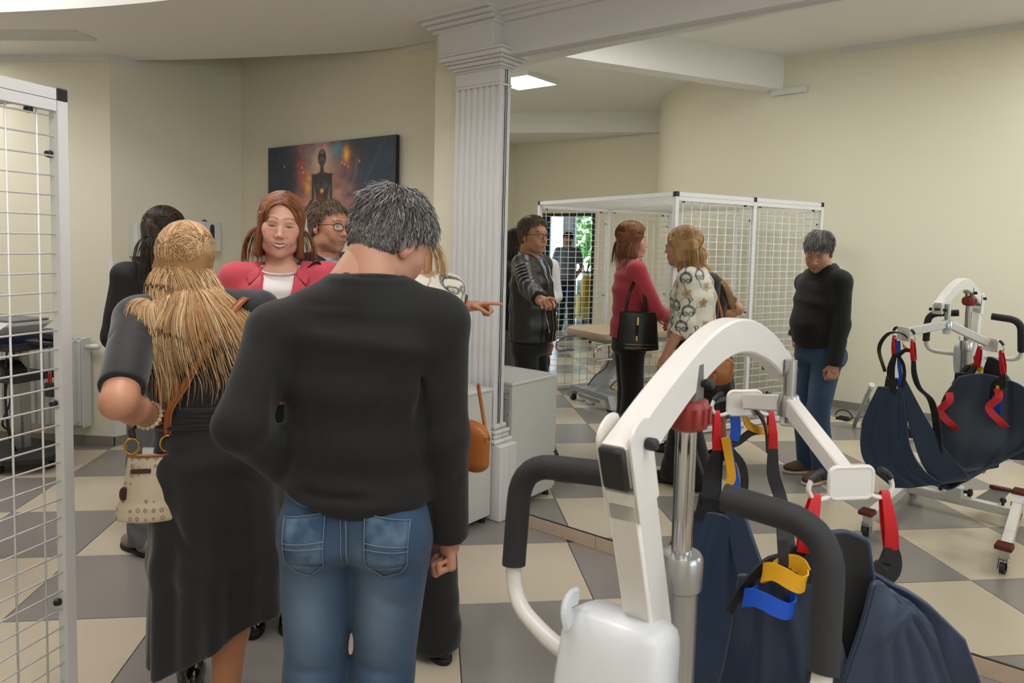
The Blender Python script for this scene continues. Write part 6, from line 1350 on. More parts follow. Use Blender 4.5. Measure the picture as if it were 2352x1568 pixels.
# ---------------------------------------------------------------- woman in the red blazer
def woman_red():
    yb=R(-80); r=rvec(yb); f=fvec(yb); SK='#d8a48c'
    p=Person('smiling woman with auburn bob in a coral red blazer over a white top',(-.95,2.83),SK)
    C0=lambda z,a=0,b=0: np.array([-.95,2.835,z])+r*a+f*b
    lv=[(C0(.86),.168,.125,r),(C0(.98),.162,.118,r),(C0(1.10),.145,.108,r),(C0(1.24),.16,.115,r),(C0(1.34),.165,.098,r),(C0(1.40),.11,.07,r)]
    SL=C0(1.385,-.172,-.005);SR=C0(1.375,.172,-.005);EL=np.array([-.735,2.735,1.10]);WL=np.array([-.83,2.60,1.07]);ER=np.array([-1.16,2.76,1.10]);WR=np.array([-1.04,2.60,1.05])
    hl_,hr_=C0(.84,-.085),C0(.84,.085); kL,kR=C0(.46,-.085,.02),C0(.46,.09,.03); aL,aR=C0(.09,-.07,-.02),C0(.09,.09,.0)
    p.core(lv,[(SL,EL,WL),(SR,ER,WR)],[(hl_,kL,aL),(hr_,kR,aR)])
    fr=frame(R(-73),R(4),R(4)); hc=np.array([-.953,2.838,1.588])
    p.add(head(fr,hc,h=.0024,sex='f',skin=SK,lip='#b0565a',brow='#7a5238',smile=1.0,eyes='squint',jaw=1.0,age=0))
    V=Vol((-1.15,2.65,1.25),(-.75,3.0,1.55),.006); V.et(hc+fr@np.array([0,-.032,-.06]),C0(1.38,0,-.01),(.049,.050),(.058,.055),r,.02).et(C0(1.36,0,.0),C0(1.41,0,-.005),(.13,.075),(.085,.055),r,.04); v,q=V.mesh(2); p.add((v,q,np.repeat(L3(SK)[None],len(v),0)))
    pr=hand_prims(WL,(-.75,-.5,-.1),(-.1,.3,-.9),-1,curl=(.5,.55,.6,.65),s=.92); p.add(hand_mesh(pr,[(EL,WL,.036,.026)],SK,.004))
    pr=hand_prims(WR,(.75,-.5,-.1),(-.1,.3,-.9),+1,curl=(.5,.55,.6,.65),s=.92); p.add(hand_mesh(pr,[(ER,WR,.036,.026)],SK,.004))
    p.finish()
    M_rb=mat('coral_red_wool','#c23f4f',.75,bump=.2,bscale=700,sheen=.2); M_wt=mat('white_silk_top','#e8e3e0',.5,bump=.08,bscale=200)
    lo,hi=bounds(C0(.9),C0(1.4),SL,SR,EL,ER,WL,WR,pad=.17); V=Vol(lo,(hi[0],hi[1],1.48),.0065); V.et(C0(.90),C0(1.0),(.182,.140),(.172,.128),r,.03,off=.0); lv_torso(V,lv[1:],.03,off=.012)
    V.rc(SL,SR,.056,.056,.03)
    for S_ in (SL,SR): V.rc(C0(1.415,0,-.015)+(S_-C0(1.41))*.25,S_+np.array([0,0,.012]),.045,.046,.03)
    limb(V,[SL,EL,WL],[.066,.056,.046],.025); limb(V,[SR,ER,WR],[.066,.056,.046],.025)
    V.mod(lambda P:1.3*creases(P,[(C0(1.33,.13,.12),C0(1.22,.15,.1),.012,.006),(C0(1.33,-.13,.12),C0(1.22,-.15,.1),.012,.006),(C0(1.2,-.22,.05),C0(1.12,-.2,-.1),.012,.008),(C0(1.14,-.25,0),C0(1.08,-.2,-.05),.01,.008),(C0(1.08,0,-.13),C0(1.02,.1,-.12),.014,.006),(C0(1.3,0,-.13),C0(1.0,0,-.14),.006,.004),(C0(1.26,-.1,-.12),C0(1.1,-.16,-.1),.012,.007)])+.0018*vnoise(P,28,8),.05)
    V.cut(C0(.905),(0,0,-1)); 
    for W_,E2 in ((WL,EL),(WR,ER)):
        d=unit(W_-E2); X_,Y_,Z_=V.ax[0][:,None,None],V.ax[1][None,:,None],V.ax[2][None,None,:]; dl=(X_-W_[0])*d[0]+(Y_-W_[1])*d[1]+(Z_-W_[2])*d[2]; near=((X_-W_[0])**2+(Y_-W_[1])**2+(Z_-W_[2])**2)<.09**2; V.F=np.where(near,np.maximum(V.F,dl.astype(np.float32)+.01),V.F)
    V.et(C0(1.43,0,.10),C0(1.06,-.005,.165),(.066,.09),(.012,.06),r,.008,'-',e=.2); V.et(C0(1.36,0,.02),C0(1.50,0,.01),(.065,.06),(.085,.08),r,.01,'-')
    v,q=V.mesh(2); bl=p.put('blazer',v,q,M_rb); bv=bvh(v,q)
    V=Vol((-1.2,2.65,.95),(-.7,3.02,1.47),.0065); lv_torso(V,lv[1:],.03,off=.001); V.rc(C0(1.395,-.05,0),C0(1.395,.05,0),.045,.045,.03).et(C0(1.405,0,.035),C0(1.55,0,.0),(.068,.052),(.09,.08),r,.008,'-').mod(lambda P:.0015*vnoise(P,30,1),.03); v,q=V.mesh(2); wt=p.put('top',v,q,M_wt)
    b=MB(); b.tube([C0(1.415,.067*math.cos(a),.030+.052*math.sin(a))+np.array([0,0,-.012*max(0,math.sin(a))]) for a in np.linspace(0,6.283,26,endpoint=False)],.0035,6,closed=True); p.mb(b,'neck_edge',M_wt,wt,smooth='all')
    org=C0(0,0,.5); 
    for s in (-1,1):   # lapels with a notch, pockets
        G=patch(bv,[(s*.064,1.40),(s*.125,1.33),(s*.075,1.20),(s*.020,1.10)],org,r,(0,0,1),-f,10,10,.008)
        b=MB(); b.sheet(G,.006); lp=p.mb(b,'lapel',M_rb,bl,smooth='all')
        G=patch(bv,[(s*.070,1.43),(s*.118,1.395),(s*.105,1.362),(s*.070,1.395)],org,r,(0,0,1),-f,6,6,.009)
        b=MB(); b.sheet(G,.006); p.mb(b,'collar',M_rb,bl,smooth='all')
    b=MB(); b.lathe([(.009,-.003),(.010,0),(.008,.003)],C0(1.07,.0,.135),12,np.stack([r,(0,0,1),f])); p.mb(b,'button',M_rb,bl)
    lo,hi=bounds(hl_,hr_,aL,aR,pad=.17); V=Vol((lo[0],lo[1],.02),(hi[0],hi[1],1.0),.008); V.et(C0(.82),C0(.95),(.17,.125),(.16,.118),r,.03)
    for hp_,k_,a_ in ((hl_,kL,aL),(hr_,kR,aR)): V.rc(hp_,k_,.090,.075,.02).rc(k_,a_+np.array([0,0,-.03]),.075,.082,.03)
    V.mod(lambda P:.003*vnoise(P,26,6,(1,1,.5)),.04).cut((0,0,.05),(0,0,-1)); v,q=V.mesh(2); p.put('trousers',v,q,M_blk2)
    shoe(p,tuple(C0(0,-.055,.03)[:2]),R(-84),M_shoeb,M_soleb,L=.25,w=.043,ht=.06,sole=.035,lace=M_black); shoe(p,tuple(C0(0,.10,.04)[:2]),R(-70),M_shoeb,M_soleb,L=.25,w=.043,ht=.06,sole=.035,lace=M_black)
    # bob
    rng=np.random.default_rng(31); hm=hair_mat('auburn_hair','','',.36)
    V=Vol((-.14,-.16,-.19),(.14,.12,.16),.0045); V.el((0,-.012,.048),(.084,.107,.089),.0); 
    for s in (-1,1): V.et((s*.066,-.01,.04),(s*.080,-.005,-.118),(.018,.066),(.018,.050),(1,0,0),.03,e=.5)
    V.et((0,-.075,.03),(0,-.080,-.12),(.078,.03),(.072,.026),(1,0,0),.03,e=.5); V.el((.006,.088,-.022),(.063,.075,.112),.012,'-').cut((0,0,-.15),(0,0,-1),.02).mod(lambda P:.0035*vnoise(P,75,4,(1,1,.3)),.03); v,q=V.mesh(2); n2=vnoise(v,90,5,(1,1,.15)); C=np.clip(np.repeat(L3('#7a4526')[None],len(v),0)*(1+.25*n2)[:,None],0,1); ha=p.put('hair',v@fr.T+hc,q,hm,C)
    n=1800; msk=lambda s_: s_[:,2]>np.where(s_[:,1]>.02,.086,-.02); pt=scalp_points(n,rng,msk,(.081,.104,.088),(0,-.012,.046)); side=np.where(np.abs(pt[:,0]+.012)<.004,rng.choice([-1,1],n),np.sign(pt[:,0]+.012)); d=np.stack([side*(.9),-.25-.2*rng.random(n)-2.5*np.clip(pt[:,1],0,.1)*0,np.full(n,.25)],1)
    sph=[(np.array([0,-.012,.048]),np.array([.086,.109,.091]),I3),(np.array([0,-.0,-.06]),np.array([.084,.092,.12]),I3)]
    S=fall(pt,d,16,np.full(n,.0142)*rng.uniform(.85,1.06,n),sph,.26,rng,wav=.02); S[:,11:,0]*=1-.006*np.arange(5)[None]; cl=pick(['#6e3c20','#8a5230','#9d6238','#5c3018','#b07a4c'],n,rng,.12); strands('hair_strands',S@fr.T+hc-p.root,.0012,cl,hm,ha)
    return p
P3=woman_red()
def black_bag():
    M_l=mat('black_grained_leather','#101012',.35,bump=.25,bscale=350); M_gd=mat('pale_gold','#c9ac7c',.25,metal=1)
    yaw=R(-80); r=rvec(yaw); f=fvec(yaw); c=np.array([-.715,2.875,.83]); t=thing('tote_bag','black leather tote bag with gold clasp hanging from the red blazer shoulder','bag',tuple(c),yaw+R(90)-R(90))
    # local x = f (along hip), y = left (outward)
    V=Vol((-.17,-.08,-.01),(.17,.08,.33),.005); V.et((0,0,.02),(0,0,.27),(.150,.052),(.125,.030),(1,0,0),.01,e=.3).cut((0,0,.272),(0,0,1)).cut((0,0,.005),(0,0,-1),.02).mod(lambda P:.003*vnoise(P,30,2),.03); v,q=V.mesh(1); mesh_obj('bag_body',v,q,M_l,t)
    q=MB(); q.tube([(.125*math.cos(a),.030*math.sin(a),.272) for a in np.linspace(0,6.283,26,endpoint=False)],.0035,6,closed=True); q.build('top_edge',M_l,t,smooth='all')
    q=MB(); q.box((-.015,.052,.215),(.014,.008,.055),bev=.002); q.box((-.02,.056,.10),(.014,.008,.035),bev=.002); q.build('gold_clasp',M_gd,t); q=MB(); q.bar((-.015,.054,.19),(-.02,.058,.12),.014,.005); q.build('clasp_strap',M_l,t)
    q=MB(); q.tube([(-.10,.056,.035),(.11,.054,.035),(.112,.053,.055),(-.095,.054,.06)],.0022,5,closed=True); q.build('base_trim',M_gd,t)
    rz=np.array(Matrix.Rotation(-yaw,3,'Z')); lo=lambda p: rz@(np.array(p)-c)
    for k,(x,col) in enumerate(((-.09,0),(.05,0))):
        P=np.array(smoothpath([(x,.0,.26),(x*.8,-.005,.38),tuple(lo((-.775+.01*k,2.87-.03*k,1.36))),tuple(lo((-.815+.012*k,2.865-.03*k,1.453))),tuple(lo((-.86+.01*k,2.85-.03*k,1.42)))],7)); T_=np.gradient(P,axis=0); G=[]
        for i in range(len(P)): t_=unit(T_[i]); s=unit(np.array([1,0,0])-t_*t_[0]); G.append([P[i]-s*.011,P[i]+s*.011])
        q=MB(); q.sheet(G,.006); q.build('strap',M_l,t,smooth='all')
black_bag()
# ---------------------------------------------------------------- generic short hair
def short_hair(p,fr,hc,base,cols,rng,front=.08,side=-.012,nape=-.066,ln=.03,n=3000,lift=.005,h=.0055,rad=.0012):
    V=Vol((-.11,-.14,-.10),(.11,.13,.15),h); V.el((0,-.012,.046),(.083,.106,.0885),.0).el((0,-.045,-.01),(.071,.067,.075),.03)
    g=np.meshgrid(*V.ax,indexing='ij'); P=np.stack(g,-1).reshape(-1,3); V.F=np.maximum(V.F,-(hmask_short(P,front,side,nape)).reshape(V.F.shape).astype(np.float32)*.6)
    V.mod(lambda P:.0025*vnoise(P,130,7),.02); v,q=V.mesh(1); hm=hair_mat('short_hair','',''); ha=p.put('hair',v@fr.T+hc,q,hm,np.repeat(L3(base)[None],len(v),0))
    pt,nrm=shell_roots(v,n,rng); crown=np.array([0,-.06,.11]); d=pt-crown; d-=nrm*(d*nrm).sum(1,keepdims=True); d/=np.linalg.norm(d,axis=1,keepdims=True)+1e-6; d+=rng.normal(0,.25,(n,3))+np.array([.25,0,0])*(pt[:,2]>.06)[:,None]
    l=np.where(pt[:,2]>.05,ln,np.where(pt[:,2]>0,ln*.65,ln*.35))*rng.uniform(.7,1.2,n); strands('hair_strands',curl(pt,d,l,nrm,rng,.0005,lift)@fr.T+hc-p.root,rad,pick(cols,n,rng),hm,ha)
def trousers(p,C0,hips,legs,m,rng_seed=1,h=.009,w=(.17,.125),top=.98,rl=(.088,.07,.066),name='trousers',cut=.045):
    pts=[q for l in legs for q in l]+list(hips); lo,hi=bounds(pts,pad=.18); V=Vol((lo[0],lo[1],.02),(hi[0],hi[1],top+.06),h); r=legs_r
    V.et(C0(.82),C0(top-.03),w,(w[0]*.96,w[1]*.96),r,.03)
    for hp_,(k_,a_) in zip(hips,legs): V.rc(hp_,k_,rl[0],rl[1],.02).rc(k_,a_+np.array([0,0,-.03]),rl[1],rl[2],.03)
    V.mod(lambda P:.0035*vnoise(P,26,rng_seed,(1,1,.5))+.003*np.sin(P[:,2]*60+4*np.sin(P[:,0]*14))*np.exp(-((P[:,2]-.12)/.12)**2),.04).cut((0,0,cut),(0,0,-1)); v,q=V.mesh(2); return p.put(name,v,q,m)
legs_r=None
def setr(r): 
    global legs_r; legs_r=r
def neck(p,fr,hc,base,SK,ra=.056,rb=.066,h=.007):
    a=hc+fr@np.array([0,-.033,-.055]); b=np.array(base); lo=np.minimum(a,b)-.12; V=Vol(lo,np.maximum(a,b)+.12,h); V.rc(a,b,ra,rb,.02); v,q=V.mesh(2); p.add((v,q,np.repeat(L3(SK)[None],len(v),0)))
def cuff(V,W_,E_2,back=.012,rad=.09):
    d=unit(W_-E_2); X_,Y_,Z_=V.ax[0][:,None,None],V.ax[1][None,:,None],V.ax[2][None,None,:]; dl=(X_-W_[0])*d[0]+(Y_-W_[1])*d[1]+(Z_-W_[2])*d[2]; near=((X_-W_[0])**2+(Y_-W_[1])**2+(Z_-W_[2])**2)<rad**2; V.F=np.where(near,np.maximum(V.F,dl.astype(np.float32)+back),V.F)
# ---------------------------------------------------------------- man in the leather jacket, pointing
def man_leather():
    yb=R(-52); r=rvec(yb); f=fvec(yb); SK='#c08a6c'; setr(r)
    p=Person('man with glasses in a black leather jacket pointing at the mirror',(-.92,3.53),SK)
    C0=lambda z,a=0,b=0: np.array([-.955,3.565,z])+r*a+f*b
    lv=[(C0(.86),.168,.125,r),(C0(.98,0,.02),.168,.138,r),(C0(1.12,0,.015),.175,.135,r),(C0(1.27,0,0),.18,.118,r),(C0(1.37,0,-.01),.165,.095,r),(C0(1.43,0,-.01),.11,.07,r)]
    SL=np.array([-.805,3.670,1.405]);SR=np.array([-1.085,3.455,1.400]);EL=np.array([-.515,3.700,1.275]);WL=np.array([-.262,3.695,1.215]);ER=np.array([-1.19,3.40,1.12]);WR=np.array([-1.17,3.38,.87])
    hl_,hr_=C0(.84,-.085),C0(.84,.085); kL,kR=C0(.46,-.10,.06),C0(.46,.09,.04); aL,aR=np.array([-.70,3.46,.10]),C0(.10,.10,.0)
    p.core(lv,[(SL,EL,WL),(SR,ER,WR)],[(hl_,kL,aL),(hr_,kR,aR)])
    fr=frame(R(-33),R(3),R(2)); hc=np.array([-.955,3.562,1.603]); hl=lambda v:hmask_short(v,front=.092,side=-.015,nape=-.066)
    p.add(head(fr,hc,h=.0027,sex='m',skin=SK,brow='#6a5444',age=1,eyes='open',jaw=1.02,hairline=hl,haircol='#5f4a3a',lip='#a2685c')); neck(p,fr,hc,C0(1.40,0,-.015),SK)
    # pointing hand: index stretched
    hp_=hand_prims(WL,(1,-.02,.10),(.05,-.35,-.95),-1,curl=(.06,.85,.95,1.0),thumb=(.6,.3)); p.add(hand_mesh(hp_,[(EL,WL,.036,.028)],SK,.0028))
    p.add(hand_mesh(hand_prims(WR,(.05,-.05,-1),(.8,.55,0),+1,curl=(.6,.6,.7,.7)),[(ER,WR,.036,.028)],SK,.004)); p.finish()
    M_lt=mat('black_leather','#121213',.38,bump=.35,bscale=240,var=.3,vscale=14,vcol='#262524',detail=5); M_sh=mat('pale_blue_shirt','#8d9aac',.7,bump=.1,bscale=400); M_lin=mat('black_lining','#0a0a0b',.8)
    lo,hi=bounds(C0(.86),C0(1.45),SL,SR,EL,ER,WL,WR,pad=.17); V=Vol((lo[0],lo[1],.82),(hi[0],hi[1],1.53),.0068); V.et(C0(.87,0,.015),C0(1.0,0,.02),(.186,.155),(.184,.152),r,.03); lv_torso(V,lv[1:],.03,off=.017); V.rc(SL,SR,.060,.060,.03)
    for S_ in (SL,SR): V.rc(C0(1.43,0,-.02)+(S_-C0(1.42))*.25,S_+np.array([0,0,.012]),.052,.050,.04)
    limb(V,[SL,EL,WL],[.075,.060,.051],.025); limb(V,[SR,ER,WR],[.072,.060,.050],.025)
    rib=lambda P:.0022*np.sin(((P-C0(0))@r)*150)*np.clip((1.30-P[:,2])/.1,0,1)*(np.abs((P-C0(0))@r)<.21)*(((P-C0(0))@f)>-.2)
    arm=lambda P:(.0035*np.sin(P[:,0]*95+6*np.sin(P[:,2]*25)+2*np.sin(P[:,1]*30)))*np.clip((P[:,0]+.72)/.05,0,1)*np.clip((P[:,0]+.74)/.05,0,1)
    V.mod(lambda P:rib(P)+arm(P)+.0022*vnoise(P,38,4)+1.2*creases(P,[(SL+np.array([-.04,-.08,.03]),SL+np.array([.05,-.08,-.06]),.012,.008),(SL+np.array([-.02,-.08,.0]),SL+np.array([.08,-.07,-.08]),.012,.007),(EL+np.array([-.05,-.06,-.03]),EL+np.array([-.04,-.03,.06]),.01,.008),(C0(1.34,-.12,.1),C0(1.2,-.15,.1),.012,.008),(C0(1.0,-.15,.08),C0(.92,-.02,.15),.012,.006)]),.05)
    cuff(V,WL,EL,.022); cuff(V,WR,ER,.01); V.cut(C0(.885),(0,0,-1))
    V.et(C0(1.47,-.0,.10),C0(1.27,.0,.17),(.050,.09),(.014,.05),r,.008,'-',e=.2); V.et(C0(1.42,0,.0),C0(1.58,0,.02),(.068,.066),(.09,.09),r,.008,'-'); v,q=V.mesh(1); jk=p.put('leather_jacket',v,q,M_lt); bv=bvh(v,q)
    b=MB(); cl=[C0(1.445+.018*math.cos(a),.078*math.sin(a),-.018+.070*-math.cos(a)) for a in np.linspace(-2.3,2.3,18)]; G=[[c,c+(c-C0(c[2]))*.10+np.array([0,0,.028])] for c in cl]; b.sheet(G,.006); p.mb(b,'stand_collar',M_lt,jk,smooth='all')
    M_zip=mat('zip_metal','#a89a80',.3,metal=1); b=MB(); l=pline(bv,[(-.105,1.10),(-.085,.98)],C0(0,0,.6),r,(0,0,1),-f,.003,10)
    if len(l)>1: b.tube(l,.0035,6); e=l[-1]; b.box(e+np.array([0,0,-.012])+f*.004,(.008,.006,.026))
    p.mb(b,'pocket_zip',M_zip,jk)
    b=MB()
    for s in (-1,1):
        l=pline(bv,[(s*.062,1.40),(s*.030,1.18),(s*.018,.895)],C0(0,0,.6),r,(0,0,1),-f,.003,12)
        if len(l)>1: b.tube(l,.003,5)
    p.mb(b,'front_zip',M_zip,jk)
    V=Vol(np.array(C0(.95))-.24,(C0(0)[0]+.24,C0(0)[1]+.24,1.50),.008); lv_torso(V,lv[1:],.03,off=.003); V.rc(C0(1.42,-.03,-.01),C0(1.42,.03,-.01),.066,.066,.03).et(C0(1.46,0,.01),C0(1.6,0,.03),(.060,.058),(.09,.09),r,.006,'-'); v,q=V.mesh(1); sh=p.put('shirt',v,q,M_sh)
    for s in (-1,1):
        b=MB(); G=[]
        for t in np.linspace(0,1,7): a=.25+2.2*t; c=C0(1.452-.012*t*0,s*.066*math.sin(a)*1.0,-.005+.068*math.cos(a)); o=(c-C0(c[2])); o/=np.linalg.norm(o); G.append([c,c+o*.020+np.array([0,0,-.030-.022*(1-t)])])
        b.sheet(G,.004); p.mb(b,'shirt_collar',M_sh,sh,smooth='all')
    trousers(p,C0,(hl_,hr_),((kL,aL),(kR,aR)),M_blk2,3,w=(.17,.13)); shoe(p,(-.675,3.425),R(-42),M_shoeb,M_solew,lace=M_black); shoe(p,tuple(aR[:2]+f[:2]*.03),R(-60),M_shoeb,M_solew,lace=M_black)
    glasses(p,fr,hc,mat('dark_metal_frame','#4a3226',.3,metal=.8))
    short_hair(p,fr,hc,'#5f4a3a',['#6b5442','#7d6652','#8b7864','#54402f','#9a8a78'],np.random.default_rng(41),front=.094,ln=.024,n=3800,lift=.005)
P4=man_leather()
# ---------------------------------------------------------------- woman in the floral blouse
def woman_floral():
    yb=R(130); r=rvec(yb); f=fvec(yb); SK='#c98f76'; setr(r)
    p=Person('blonde woman with glasses in a white blouse patterned with flowers and navy scrolls',(-.385,2.66),SK)
    C0=lambda z,a=0,b=0: np.array([-.398,2.640,z])+r*a+f*b
    lv=[(C0(.86),.175,.135,r),(C0(.98),.17,.132,r),(C0(1.10),.16,.125,r),(C0(1.24),.172,.128,r),(C0(1.33,0,-.005),.165,.10,r),(C0(1.39,0,.0),.11,.07,r)]
    SL=C0(1.355,-.150);SR=C0(1.355,.150);EL=np.array([-.555,2.545,1.09]);WL=np.array([-.545,2.61,.86]);ER=np.array([-.285,2.755,1.09]);WR=np.array([-.345,2.84,.86])
    hl_,hr_=C0(.84,-.085),C0(.84,.09); kL,kR=C0(.46,-.08,.03),C0(.46,.10,.0); aL,aR=np.array([-.45,2.69,.09]),np.array([-.29,2.60,.09])
    p.core(lv,[(SL,EL,WL),(SR,ER,WR)],[(hl_,kL,aL),(hr_,kR,aR)])
    fr=frame(R(124),R(2),R(-2)); hc=np.array([-.440,2.705,1.550]); p.add(head(fr,hc,h=.003,sex='f',skin=SK,lip='#a83a4e',brow='#8a6a4a',age=1)); neck(p,fr,hc,C0(1.37),SK,.050,.060)
    p.add(hand_mesh(hand_prims(WR,(-.15,.3,-1),(-.5,-.5,-.6),+1,curl=(.5,.55,.6,.65),s=.92),[(SR+(ER-SR)*.7,ER,.047,.044),(ER,WR,.044,.028)],SK,.004)); p.add(hand_mesh(hand_prims(WL,(.0,.25,-1),(.75,.6,0),-1,curl=(.5,.55,.6,.65),s=.92),[(SL+(EL-SL)*.7,EL,.047,.044),(EL,WL,.044,.028)],SK,.004)); p.finish()
    lo,hi=bounds(C0(.88),C0(1.42),SL,SR,EL,ER,WL,WR,pad=.16); V=Vol((lo[0],lo[1],.82),(hi[0],hi[1],1.50),.0058); V.et(C0(.86,.0,.0),C0(1.02),(.205,.162),(.188,.146),r,.03); lv_torso(V,lv[1:],.03,off=.014); V.rc(SL,SR,.055,.055,.035)
    for S_ in (SL,SR): V.rc(C0(1.40,0,-.01)+(S_-C0(1.40))*.25,S_+np.array([0,0,.010]),.046,.046,.035)
    V.rc(SR,ER,.066,.062,.03); V.rc(SL,EL,.066,.062,.03); V.rc(ER,ER+(WR-ER)*.32,.061,.057,.02); V.rc(EL,EL+(WL-EL)*.32,.066,.060,.02)
    V.mod(lambda P:.0042*vnoise(P,24,6)+.002*vnoise(P,60,8)+creases(P,[(SR+np.array([.02,.05,.0]),ER+np.array([.05,.0,.05]),.016,.008),(SR+np.array([.05,-.02,-.05]),ER+np.array([.04,-.05,.0]),.014,.009),(C0(1.25,.10,-.14),C0(.95,.14,-.15),.018,.010),(C0(1.25,-.05,-.14),C0(.95,-.06,-.16),.018,.009),(C0(1.2,.2,.02),C0(.9,.2,.02),.02,.010)]),.05)
    cuff(V,ER+(WR-ER)*.36,ER,.0,.10); cuff(V,EL+(WL-EL)*.36,EL,.0,.10); V.cut(C0(.885)+f*0,unit(np.array([0,0,-1])+r*-.12)); V.et(C0(1.405,0,.01),C0(1.56,0,.02),(.066,.058),(.09,.08),r,.008,'-'); v,q=V.mesh(1)
    # printed cloth: flowers and scrolls laid out over the surface
    rng=np.random.default_rng(77); C=np.repeat(L3('#e4dccb')[None],len(v),0); bv=bvh(v,q)
    def paint(m,c):
        nonlocal C; m=np.clip(m,0,1)[:,None]; C=C*(1-m)+L3(c)[None]*m
    idx=rng.permutation(len(v))[:4000]; seeds=[]
    for i in idx:
        if all(np.linalg.norm(v[i]-s_)>.088 for s_ in seeds): seeds.append(v[i])
    for k,s_ in enumerate(seeds):
        d=v-s_; rr=np.linalg.norm(d,axis=1); near=rr<.10
        a0=rng.normal(size=3); nr=unit(s_-C0(s_[2])) ; u=unit(np.cross(nr,a0)); w=np.cross(nr,u); x=d@u;y=d@w; th=np.arctan2(y,x)
        if k%2:   # beige flower with veined petals
            pet=.036*(.60+.40*np.abs(np.cos(2.5*th+k))); m=near*np.clip((pet-rr)/.004,0,1); tone=['#b89a74','#c4a680','#a98a66'][k%3]; paint(m*.9,tone); paint(m*np.exp(-((np.abs(np.cos(2.5*th+k))-.12)/.12)**2)*.6,'#8e7252'); paint(near*np.exp(-(rr/.006)**2),'#6e5840')
            paint(near*np.exp(-((y+.15*x)/.0020)**2)*(x>.03)*(x<.07),'#8e7a5e')
        else:     # navy baroque C scroll with light inlay and curled ends
            z_=d@np.array([0,0,1.]); t_=d@np.cross(nr,(0,0,1.)); x,y=(z_,t_) if k%4 else (z_,-t_)
            R0=.034; rr2=np.hypot(x,y); a2=np.arctan2(y,x); wd=.0085*np.clip(np.cos(a2*.52),0,1)**.6; ring=np.clip((wd-np.abs(rr2-R0))/.0016,0,1)*(np.abs(a2)<2.5); paint(near*ring,'#1b2334'); paint(near*np.exp(-((rr2-R0-.001)/.0016)**2)*(np.abs(a2)<1.6)*.8,'#d8d2c4')
            for sg in (-1,1):
                cx,cy=R0*math.cos(2.5)+.012,sg*(R0*math.sin(2.5)-.004); r3=np.hypot(x-cx,y-cy); paint(near*np.exp(-((r3-.0125)/.0038)**2),'#1b2334'); paint(near*np.exp(-(r3/.0042)**2),'#1b2334')
            paint(near*np.exp(-((y-.008*np.sin((x-.034)*70))/.0042)**2)*(x>.034)*(x<.085),'#1b2334'); r3=np.hypot(x-.075,y-.014); paint(near*np.exp(-((r3-.010)/.0032)**2),'#1b2334'); paint(near*np.exp(-((y+.010*np.sin(x*55))/.003)**2)*(x<-.03)*(x>-.08),'#1b2334')
    M_fl=mat('floral_satin','#e4dccb',.45,attr='Col',bump=.1,bscale=300,sheen=.1); p.put('blouse',v,q,M_fl,C)
    trousers(p,C0,(hl_,hr_),((kL,aL),(kR,aR)),M_blk2,5,w=(.175,.135),rl=(.094,.088,.098),name='wide_trousers',cut=.03); shoe(p,(-.465,2.725),R(128),M_blk2,M_soleb,L=.24,w=.043,ht=.05); shoe(p,(-.30,2.625),R(120),M_blk2,M_soleb,L=.24,w=.043,ht=.05)
    glasses(p,fr,hc,mat('translucent_grey_frame','#5a5a5c',.3))
    hm=hair_mat('light_blonde_hair','','',.36); rng=np.random.default_rng(51)
    V=Vol((-.14,-.17,-.22),(.14,.13,.16),.005); V.el((0,-.014,.048),(.085,.109,.090),.0); 
    for s in (-1,1): V.et((s*.066,.005,.05),(s*.080,-.012,-.085),(.018,.066),(.020,.040),(1,0,0),.03,e=.5)
    V.et((0,-.075,.03),(0,-.085,-.15),(.085,.03),(.070,.020),(1,0,0),.03,e=.5); V.el((.0,.085,-.045),(.064,.070,.108),.012,'-').mod(lambda P:.0035*vnoise(P,75,4,(1,1,.3)),.03); v,q=V.mesh(2); n2=vnoise(v,90,5,(1,1,.15)); ha=p.put('hair',v@fr.T+hc,q,hm,np.clip(np.repeat(L3('#b68a58')[None],len(v),0)*(1+.25*n2)[:,None],0,1))
    n=1700; msk=lambda s_: s_[:,2]>np.where(s_[:,1]>.02,.062,-.02); pt=scalp_points(n,rng,msk,(.082,.106,.089),(0,-.014,.047)); side=np.sign(pt[:,0]); d=np.stack([side*.8,-.25-.3*rng.random(n)+1.0*(pt[:,1]>.05),np.full(n,.2)],1)
    sph=[(np.array([0,-.014,.048]),np.array([.087,.111,.092]),I3),(np.array([0,-.015,-.07]),np.array([.085,.085,.13]),I3)]; S=fall(pt,d,17,np.full(n,.0148)*rng.uniform(.8,1.1,n),sph,.27,rng,wav=.012); strands('hair_strands',S@fr.T+hc-p.root,.0013,pick(['#b88856','#d0a878','#e0c298','#a67846','#c89c68'],n,rng),hm,ha)
P5=woman_floral()
